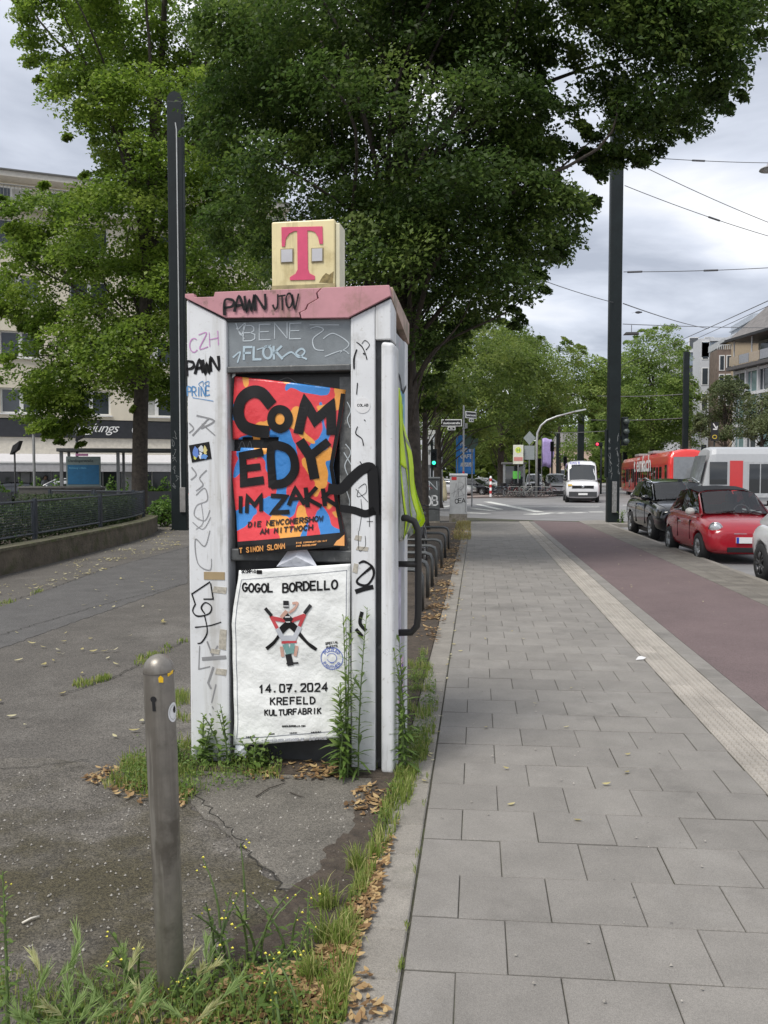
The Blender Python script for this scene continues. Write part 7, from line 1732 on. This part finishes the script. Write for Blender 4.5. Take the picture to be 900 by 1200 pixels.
# ---- trams
tram_red = paint('tram_red', (.68, .030, .024), .35); tram_grey = paint('tram_grey', (.40, .41, .42), .4)
def tram(label, loc, rotz, length, body_m, front_m, panels, W=2.4, H=3.45, sgn=-1):
    """nose at local y = 0, body along +y"""
    root = thing('tram', label, 'tram', loc, rotz)
    hw = W / 2
    prof = [(hw * .94, .32), (hw, .55), (hw, 2.55), (hw * .95, 3.0), (hw * .80, 3.3), (hw * .4, 3.42), (0, 3.45)]
    st = [(0.0, .84, .96), (.12, .92, .985), (.5, .975, 1.0), (1.4, 1, 1), (length, 1, 1)]
    mb = MB(); n = 2 * len(prof) - 1
    rake = lambda z: 0 if z < 1.15 else (z - 1.15) * .28
    for y, fx, fz in st:
        ring = [(x, z) for x, z in prof] + [(-x, z) for x, z in prof[-2::-1]]
        for x, z in ring: mb.v.append((x * fx, y + rake(z) * max(0, 1 - y / 1.5), z * fz))
    for i in range(len(st) - 1):
        for j in range(n - 1): mb.f.append((i * n + j, i * n + j + 1, (i + 1) * n + j + 1, (i + 1) * n + j))
        mb.f.append((i * n + n - 1, i * n, (i + 1) * n, (i + 1) * n + n - 1))
    mb.f.append(tuple(range(n))); mb.f.append(tuple((len(st) - 1) * n + j for j in range(n)))
    mb.build('body', body_m, root)
    # windscreen
    ws = [(-hw * .80, .02, 1.25), (hw * .80, .02, 1.25), (hw * .74, .42, 2.92), (-hw * .74, .42, 2.92)]
    m_ = MB(); patch(m_, ws, 8, 6, .06, .03); m_.build('windscreen', mat('tram_glass', (.16, .17, .18), .04, spec=1.0), root, True)
    for s in (-1, 1):
        MB().lathe([(.001, -.03), (.10, -.02), (.12, .04)], 14, (s * .72, -.0, .85), 'y').build('headlight', lamp_glass, root, True)
    MB().box(-.6, .6, .0, .2, .35, .55).build('coupler_cover', black, root)
    side = sgn * (hw + .004)
    for (y0, y1, z0, z1, m, nm) in panels:
        if sgn > 0: y0 -= .30; y1 -= .30
        MB().box(*sorted((side + sgn * .012, side - sgn * .02)), y0, y1, z0, z1).build(nm, m, root)
        if nm == 'door':
            for yy in (y0 + .06, (y0 + y1) / 2 + .03):
                MB().box(*sorted((side + sgn * .018, side + sgn * .011)), yy, yy + (y1 - y0) / 2 - .09, z0 + .25, z1 - .12).build('door_pane', glass_dark, root)
    for y in np.arange(1.6, length - 1, 3.1): MB().box(-hw * .7, hw * .7, y, y + 1.5, .0, .34).build('bogie', black, root)
    MB().box(-.8, .8, length * .35, length * .35 + 3, 3.40, 3.62).build('roof_unit', mat('roof_unit', (.30, .30, .30), .6), root, bevel=.05); MB().box(-.8, .8, length * .65, length * .65 + 3, 3.40, 3.62).build('roof_unit', MAT['roof_unit'], root, bevel=.05)
    return root
dk = glass_dark
rp = [(1.0, 1.75, 1.25, 2.45, dk, 'cab_window')]
y = 3.1
k = 0
while y < 27:
    if k % 3 == 1: rp.append((y, y + 1.15, .5, 2.45, mat('door_red', (.42, .022, .022), .4), 'door')); y += 1.5
    else: rp.append((y, y + 1.1, 1.2, 2.35, dk, 'side_window')); y += 1.35
    k += 1
t1q = at(783, 580, 53)
tr1 = tram('red tram with white lettering on its side driving toward the junction', (t1q.x + 1.25, 53, zg), R(-4), 29, tram_red, tram_red, rp)
text_mesh('lettering', 't einfach', 1.75, white_paint, tr1, (-1.235, 18.6, 2.10), (0, -1.9, 0), (0, 0, 1), .03, space=.94)
text_mesh('lettering', 'rheinbahn', .22, white_paint, tr1, (-1.228, 16.5, 3.05), (0, -1.6, 0), (0, 0, 1), .008)
gp = [(.75, 1.75, 1.25, 2.55, dk, 'cab_window'), (1.9, 2.65, .5, 2.62, paint('tram_red_panel', (.55, .03, .03), .4), 'red_panel'), (2.95, 4.35, .5, 2.55, mat('door_grey', (.42, .43, .44), .4), 'door'), (4.75, 9.5, 1.15, 2.62, dk, 'side_window'), (9.9, 11.3, .5, 2.55, MAT['door_grey'], 'door'), (11.8, 17, 1.15, 2.62, dk, 'side_window')]
t2q = at(811, 585, 49)
ang = R(72)
# heading across the picture: its long left side faces the camera
tr2 = tram('grey and red tram crossing at the right picture edge', (t2q.x + .4, 49.0 + 1.2, zg), R(-84), 26, tram_grey, tram_red, gp, sgn=1)
# ================================================================ buildings
def building(name, label, loc, rotz): return thing(name, label, 'building', loc, rotz)
render_c = mat('render_cream', (.70, .64, .52), .9, var=.06, scale=1.5, stain=[((.58, .52, .42), .56, .12, .6, .4)])
frame_w = mat('frame_white', (.72, .72, .71), .5, var=.05)
glass_b = mat('glass_house', (.05, .06, .07), .08, spec=.7, var=.3, scale=.6)
curtain = mat('curtain', (.42, .42, .40), .8, var=.2, scale=3)
cs = mat('shop_dark', (.028, .030, .036), .5, var=.2)
awn = mat('awning_cloth', (.55, .54, .55), .8, var=.06)
bo = gr(100, 595.5); bo.z = -.1
BL = building('apartment_building', 'cream five-storey apartment house with café on its ground floor', bo, R(27.4))
HT = 18.2; X0, X1 = -15, 11; BL.scale = (1, 1, .93)
# wall built as bands and piers round the openings so the windows are real recesses
floors = [(5.2, 6.55), (8.15, 9.55), (11.1, 12.5), (14.0, 15.4)]
cols = [(-13.6 + i * 3.25) for i in range(8)]
ww_ = 1.9
mb = MB()
zs = [4.95] + [z for f in floors for z in f] + [16.0]
for i in range(0, len(zs) - 1, 2): mb.box(X0, X1, 0, .4, zs[i], zs[i + 1])
for (z0, z1) in floors:
    xs = [X0] + [v for c in cols for v in (c, c + ww_)] + [X1]
    for i in range(0, len(xs) - 1, 2): mb.box(xs[i], xs[i + 1], .001, .4, z0, z1)
mb.build('wall', render_c, BL)
MB().box(X0, X1, .41, 10, 0, 16.0).build('core', mat('core_dark', (.05, .05, .05), .9), BL)
for fi, (z0, z1) in enumerate(floors):
    for c in cols:
        wn = MB()
        for b in ((c, c + ww_, z0, z0 + .09), (c, c + ww_, z1 - .09, z1), (c, c + .09, z0 + .09, z1 - .09), (c + ww_ - .09, c + ww_, z0 + .09, z1 - .09), (c + ww_ / 2 - .09, c + ww_ / 2 + .09, z0 + .09, z1 - .09)): wn.box(b[0], b[1], .16, .24, b[2], b[3])
        o = wn.build('window', frame_w, BL)
        for a, b in ((c + .09, c + ww_ / 2 - .09), (c + ww_ / 2 + .09, c + ww_ - .09)): MB().box(a, b, .20, .215, z0 + .09, z1 - .09).build('pane', glass_b if random.random() < .8 else curtain, o)
        MB().box(c - .08, c + ww_ + .08, -.12, .15, z0 - .07, z0 - .001).build('sill', frame_w, o)
# set-back top floor with balcony
MB().box(X0, X1, 1.4, 9.5, 16.02, 17.75).build('attic_wall', mat('render_attic', (.66, .61, .51), .9), BL)
MB().box(X0 - .2, X1, -.5, 1.4, 15.86, 16.06).build('balcony_slab', mat('slab_grey', (.52, .49, .44), .9), BL)
MB().box(X0 - .4, X1, .5, 10, 17.76, 18.05).build('roof', mat('roof_edge', (.55, .52, .47), .8), BL)
MB().box(X0 - .4, X1, .42, .8, 18.051, 18.13).build('gutter', mat('gutter', (.12, .12, .12), .6), BL)
for c in np.arange(X0 + .4, X1 - 1.6, 2.6):
    o = MB().box(c, c + 1.9, 1.34, 1.42, 16.1, 17.5).build('window', frame_w, BL)
    for k in range(2): MB().box(c + .1 + k * .9, c + .9 + k * .9, 1.325, 1.345, 16.2, 17.4).build('pane', curtain if k else glass_b, o)
rl_ = MB(); rl_.tube([(X0, -.42, 17.0), (X1, -.42, 17.0)], .03, 5); rl_.tube([(X0, -.42, 16.15), (X1, -.42, 16.15)], .02, 4)
for x in np.arange(X0, X1, .16): rl_.tube([(x, -.42, 16.06), (x, -.42, 17.0)], .012, 4, False)
tag(rl_.build('balcony_railing', mat('rail_grey', (.20, .20, .19), .5), BL), kind='stuff')
# ground floor café: dark shopfront, sign, awning, panes
gf = MB(); MB().box(X0, X1, .05, .4, 3.05, 3.95).build('shopfront_fascia', mat('fascia_pale', (.62, .58, .50), .8), BL)
MB().box(X0, X1, -.05, .3, 3.96, 4.9).build('sign_board', cs, BL)
MB().box(X0, X1, .05, .4, 0, .55).build('shopfront_base', cs, BL)
for i, c in enumerate(np.arange(X0 + .2, X1 - 2.2, 2.45)):
    MB().box(c - .45, c - .02, -.02, .4, .551, 3.049).build('pier', frame_w if i % 3 else cs, BL)
    o = MB().box(c, c + 1.95, .22, .24, .551, 3.04).build('shop_window', glass_b, BL)
    fr = MB()
    for b in ((c, c + .07, .552, 3.04), (c + 1.88, c + 1.95, .552, 3.04), (c + .94, c + 1.0, .552, 3.04)): fr.box(b[0], b[1], .15, .219, b[2], b[3])
    fr.build('frame', frame_w, o)
aw = MB(); aw.hexa([(X0, -2.0, 2.45), (X1, -2.0, 2.45), (X1, .04, 3.0), (X0, .04, 3.0), (X0, -2.0, 2.50), (X1, -2.0, 2.50), (X1, .04, 3.06), (X0, .04, 3.06)])
aw.build('awning', awn, BL); MB().box(X0, X1, -2.03, -2.0, 2.10, 2.52).build('awning_valance', mat('valance', (.48, .47, .48), .8), BL); MB().box(X0, X1, -2.06, -1.96, 2.52, 2.60).build('awning_bar', frame_w, BL)
text_mesh('lettering', 'newagjungs', .72, white_paint, BL, (-1.35, -.07, 4.28), (1, 0, 0), (0, 0, 1), .0, shear=.45, space=.90)
g_ = MB(); ribbon(g_, arc(2.65, 4.4, .3, .3, 0, 360, 20), .05, lambda u, z: (u, -.07, z), False); ribbon(g_, [(2.8, 4.52), (2.6, 4.56), (2.53, 4.45), (2.73, 4.36), (2.66, 4.24), (2.5, 4.28)], .05, lambda u, z: (u, -.07, z)); g_.build('emblem', white_paint, BL)
# terrace planters with small shrubs before the café
d27 = Vector((math.cos(R(27.4)), math.sin(R(27.4)), 0)); n27 = Vector((d27.y, -d27.x, 0))
pw = ('leftmost', 'second from the left', 'third from the left', 'left of the shelter', 'behind the shelter', 'right of the route board', 'beside the tree trunk', 'behind the black mast')
for i in range(8):
    p = bo + d27 * (-7 + i * 2.6) + n27 * 3.4; o = thing('planter_box', 'dark planter box with small green plants before the café, ' + pw[i], 'planter', p, R(27.4), 'planter boxes of the café terrace')
    MB().box(-1.2, 1.2, -.22, .22, 0, 1.0).build('box', mat('planter_dark', (.035, .037, .042), .6), o)
    n = 420; q = RNG.random((n, 3)); P5 = np.stack([(q[:, 0] - .5) * 2.2, (q[:, 1] - .5) * .36, 1.0 + q[:, 2] ** 1.6 * (.45 + .35 * np.sin(q[:, 0] * 17 + i))], 1); Nn = RNG.normal(size=P5.shape) * .6; Nn[:, 2] += .8; Nn /= np.linalg.norm(Nn, axis=1, keepdims=True)
    leaves_object('plants', P5, Nn, .12 + .06 * RNG.random(n), lf_shrub, o)

# ---- right-hand row, far side of the street
brick_b = mat('brick_brown', (.19, .145, .12), .9, var=.2, scale=2, bump=.3, bscale=8); zinc = mat('zinc_blue', (.27, .32, .38), .45, .2, var=.12, scale=.5); ochre = mat('ochre_panel', (.42, .34, .24), .8, var=.08)
pale = mat('pale_clad', (.50, .51, .53), .7, var=.06); roof_t = mat('slate_roof', (.16, .15, .145), .8, var=.25, scale=2); glass_g = mat('glass_facade', (.16, .24, .25), .06, spec=.9, var=.3, scale=.3); mull = mat('mullion', (.58, .59, .60), .5)
RBX = 27.0
def zat(py, Y): return at(850, py, Y).z
def xat(px, Y): return at(px, 500, Y).x
def block(parent, nm, x0, x1, y0, y1, z0, z1, m): return MB().box(x0, x1, y0, y1, z0, z1).build(nm, m, parent)
def facade_windows(parent, x, ys, zs, wd, h, m=glass_b):
    """openings on a wall facing -x at plane x"""
    for y in ys:
        for z in zs:
            o = MB().box(x - .05, x + .05, y, y + wd, z, z + h).build('window', frame_w, parent); MB().box(x - .07, x - .04, y + .12, y + wd - .12, z + .12, z + h - .12).build('pane', m, o)
def front_windows(parent, y, xs, zs, wd, h, m=glass_b):
    for x in xs:
        for z in zs:
            o = MB().box(x, x + wd, y - .05, y + .05, z, z + h).build('window', frame_w, parent); MB().box(x + .1, x + wd - .1, y - .07, y - .04, z + .1, z + h - .1).build('pane', m, o)
# farthest house: brown with zinc top
Y = 128; xa, xb = xat(797, Y), xat(818, Y)
h1 = building('apartment_block', 'farthest brown house with blue zinc top storey behind the dark mast', (0, 0, 0), 0)
block(h1, 'wall', xa, xb + 6, Y, Y + 4, 0, zat(428, Y), brick_b); block(h1, 'zinc_storey', xa - .2, xb + 5.8, Y - .3, Y + 3.9, zat(428, Y) + .01, zat(413, Y), zinc); block(h1, 'roof', xa - .5, xb + 6, Y - .6, Y + 4, zat(413, Y) + .01, zat(409, Y), pale)
block(h1, 'stair_tower', xa - 2.6, xa - .21, Y - 1, Y + 3, 0, zat(411, Y), pale)
facade_windows(h1, xa - 2.6, [Y - .5], [8, 11, 14, 17, 20], 1.4, 1.6); front_windows(h1, Y - .3, [xa + 1, xa + 3.2], [20.5], 1.4, 1.8); front_windows(h1, Y, [xa + .6, xa + 2.8], [9, 12.5, 16], 1.2, 1.9)
# middle house
Y = 108; xa, xm, xb = xat(819, Y), xat(830, Y), xat(858, Y)
h2 = building('apartment_block', 'brown and grey house with glazed zinc top storey in the right row', (0, 0, 0), 0)
block(h2, 'stair_tower', xa, xm, Y, Y + 3.5, 0, zat(396, Y), pale); block(h2, 'wall', xm + .01, xb + 4, Y + .2, Y + 4, 0, zat(418, Y), brick_b); block(h2, 'zinc_storey', xm + .01, xb + 3, Y, Y + 3.9, zat(418, Y) + .01, zat(400, Y), zinc); block(h2, 'roof', xm + .01, xb + 3.4, Y - .4, Y + 4, zat(400, Y) + .01, zat(396, Y), pale)
front_windows(h2, Y, [xa + .2], [zat(421, Y) + k * 0 for k in range(1)] + [zat(421, Y) - 3.2 * k for k in range(1, 5)] , (xm - xa) * .75, 2.2); front_windows(h2, Y, [xa + .2], [zat(407, Y) - 1.2], (xm - xa) * .75, 2.0, mat('zinc_pane', (.12, .16, .2), .1, spec=.8))
ladd = [xm + 1 + k * 1.6 for k in range(3)]
front_windows(h2, Y, ladd, [zat(415, Y)], 1.3, 1.5, mat('zinc_pane', (.12, .16, .2), .1, spec=.8)); front_windows(h2, Y + .2, [xm + .8, xm + 3], [zat(440, Y), zat(460, Y), zat(480, Y), zat(500, Y)], 1.3, 1.6)
for k in range(7): MB().box(xm + .2 + k * (xb + 2.6 - xm) / 7, xm + .25 + k * (xb + 2.6 - xm) / 7, Y - .04, Y + .001, zat(418, Y) + .05, zat(400, Y) - .02).build('seam', pale, h2)
# ochre house
Y = 94; xa, xm, xb = xat(840, Y), xat(856, Y), xat(880, Y)
h3 = building('apartment_block', 'ochre and brown house stepping forward in the right row', (0, 0, 0), 0)
block(h3, 'wall', xa, xm, Y + .3, Y + 3.2, 0, zat(409, Y), brick_b); block(h3, 'ochre_wall', xm + .01, xb + 3, Y, Y + 3.2, 0, zat(399, Y), ochre); block(h3, 'roof', xm - .4, xb + 3.2, Y - .3, Y + 3.2, zat(399, Y) + .01, zat(397.5, Y), black)
block(h3, 'penthouse', xat(869, Y), xb + 5, Y + 3, Y + 11, zat(398, Y), zat(387, Y), zinc); block(h3, 'penthouse_wing', xat(858, Y), xat(868.9, Y), Y + 3.2, Y + 10, zat(398, Y), zat(390, Y), pale); block(h3, 'penthouse_roof', xat(869, Y), xb + 5, Y + 2.7, Y + 11, zat(387, Y) + .01, zat(385, Y), pale)
front_windows(h3, Y + .3, [xa + .2, xa + .95], [zat(434, Y)], .6, 1.7, glass_b); front_windows(h3, Y + .3, [xa + .2, xa + .95], [zat(455, Y), zat(475, Y)], .6, 1.6); front_windows(h3, Y, [xm + .5, xm + 2.0], [zat(455, Y), zat(480, Y)], 1.1, 1.6)
front_windows(h3, Y + 3, [xat(873, Y), xat(880, Y)], [zat(397, Y)], .5, .8)
rl3 = MB(); rl3.tube([(xa, Y + .2, zat(404, Y)), (xm, Y + .2, zat(404, Y))], .04, 5)
for k in range(8): xx = xa + (xm - xa) * k / 7; rl3.tube([(xx, Y + .2, zat(409, Y)), (xx, Y + .2, zat(404, Y))], .03, 4)
rl3.build('roof_railing', mull, h3)
# tall zinc block at the back
Y = 120; h5 = building('apartment_block', 'tall pale blue roof block rising highest at the right edge', (0, 0, 0), 0); xa = xat(880, Y)
block(h5, 'wall', xa, xa + 14, Y, Y + 10, 0, zat(368, Y), mat('zinc_pale', (.40, .44, .49), .5)); MB().hexa([(xa - .3, Y - .4, zat(376, Y)), (xa + 14, Y - .4, zat(376, Y)), (xa + 14, Y + 10, zat(376, Y)), (xa - .3, Y + 10, zat(376, Y)), (xa - .3, Y - .4, zat(374.5, Y)), (xa + 14, Y - .4, zat(345, Y)), (xa + 14, Y + 10, zat(345, Y)), (xa - .3, Y + 10, zat(374.5, Y))]).build('roof', MAT['zinc_pale'], h5)
front_windows(h5, Y, [xat(888, Y), xat(893, Y)], [zat(378, Y)], .5, 1.3, black)
# glass-fronted building, nearest of the row, facade running toward the camera
Yf, Yn = 88.0, 64.0
xf = xat(861, Yf); 
dv = Vector((6.2, Yn - Yf, 0)); Lg = dv.length; rz_ = math.atan2(dv.y, dv.x)
h4 = building('office_building', 'glass-fronted building with pale mullions and slate mansard roof at the right edge', (xf, Yf, 0), rz_)
HG = zat(435, Yf)
MB().box(0, Lg, .3, 12, 0, HG).build('core', mat('glass_core', (.03, .035, .04), .6), h4)
nb_ = 12
for i in range(nb_ + 1):
    u = Lg * i / nb_; MB().box(u - .10, u + .10, -.22, .29, 0, HG).build('mullion', mull, h4)
fls = [0.3, 3.4, 6.6, 9.7]
for fz in fls + [HG - .35]: MB().box(0, Lg, -.12, .29, fz, fz + .30).build('spandrel', mull, h4)
for i in range(nb_):
    for a, b in zip(fls, fls[1:] + [HG - .35]):
        u0, u1 = Lg * i / nb_ + .11, Lg * (i + 1) / nb_ - .11; o = MB().box(u0, u1, .05, .08, a + .31, b - .01).build('pane', glass_g if random.random() < .7 else glass_b, h4); MB().box(u0 + (u1 - u0) * .28, u0 + (u1 - u0) * .28 + .06, -.02, .049, a + .31, b - .01).build('glazing_bar', mull, o)
MB().box(-.3, Lg, -.9, .3, HG + .01, HG + .35).build('balcony_slab', mat('slab_dark', (.09, .085, .085), .7), h4)
MB().box(.4, Lg, 2.2, 11, HG + .36, HG + 3.0).build('top_storey', mat('top_wall', (.30, .29, .28), .8), h4)
for i in range(9): o = MB().box(.9 + i * 2.7, 2.6 + i * 2.7, 2.12, 2.19, HG + .5, HG + 2.7).build('window', glass_b, h4)
for i in range(14): u = .05 + i * Lg / 14; MB().box(u, u + Lg / 14 - .12, -.78, -.74, HG + .45, HG + 1.35).build('balcony_pane', mat('balcony_glass_%d' % (i % 2), (.24, .25, .27) if i % 2 else (.33, .27, .20), .2), h4); 
for i in range(8): MB().box(i * Lg / 8, i * Lg / 8 + .1, -.3, -.2, HG + .36, HG + 3.0).build('balcony_post', mull, h4)
MB().hexa([(-.6, -.8, HG + 3.01), (Lg, -.8, HG + 3.01), (Lg, 11, HG + 3.01), (-.6, 11, HG + 3.01), (.3, 3.6, HG + 7.0), (Lg, 3.6, HG + 7.0), (Lg, 10, HG + 7.0), (.3, 10, HG + 7.0)]).build('roof', roof_t, h4); MB().box(-.65, Lg, -.95, -.81, HG + 2.95, HG + 3.2).build('gutter', black, h4)
MB().box(8.5, 9.6, 4.2, 5.4, HG + 4, HG + 8.2).build('chimney', brick_b, h4)
# low distant houses closing the gaps between trunks on the left of the avenue
for i, (lb, xa, xb, Y, hgt, m) in enumerate((('pale far house glimpsed between the avenue trunks', -34, -8, 150, 13, pale), ('cream far house behind the left trees', -70, -36, 120, 15, render_c), ('small far building with pinkish front left of the tall mast', 15.5, 23, 170, 7.5, mat('pinkish', (.50, .38, .30), .9)))):
    h = building('distant_house', lb, (0, 0, 0), 0); block(h, 'wall', xa, xb, Y, Y + 10, 0, hgt, m); MB().hexa([(xa - .4, Y - .5, hgt + .01), (xb + .4, Y - .5, hgt + .01), (xb + .4, Y + 10.5, hgt + .01), (xa - .4, Y + 10.5, hgt + .01), (xa + 1, Y + 4, hgt + 3), (xb - 1, Y + 4, hgt + 3), (xb - 1, Y + 6, hgt + 3), (xa + 1, Y + 6, hgt + 3)]).build('roof', roof_t, h)
    front_windows(h, Y, list(np.arange(xa + 1, xb - 2, 3.0)), [z for z in np.arange(1.2, hgt - 2, 3.1)], 1.5, 1.7)
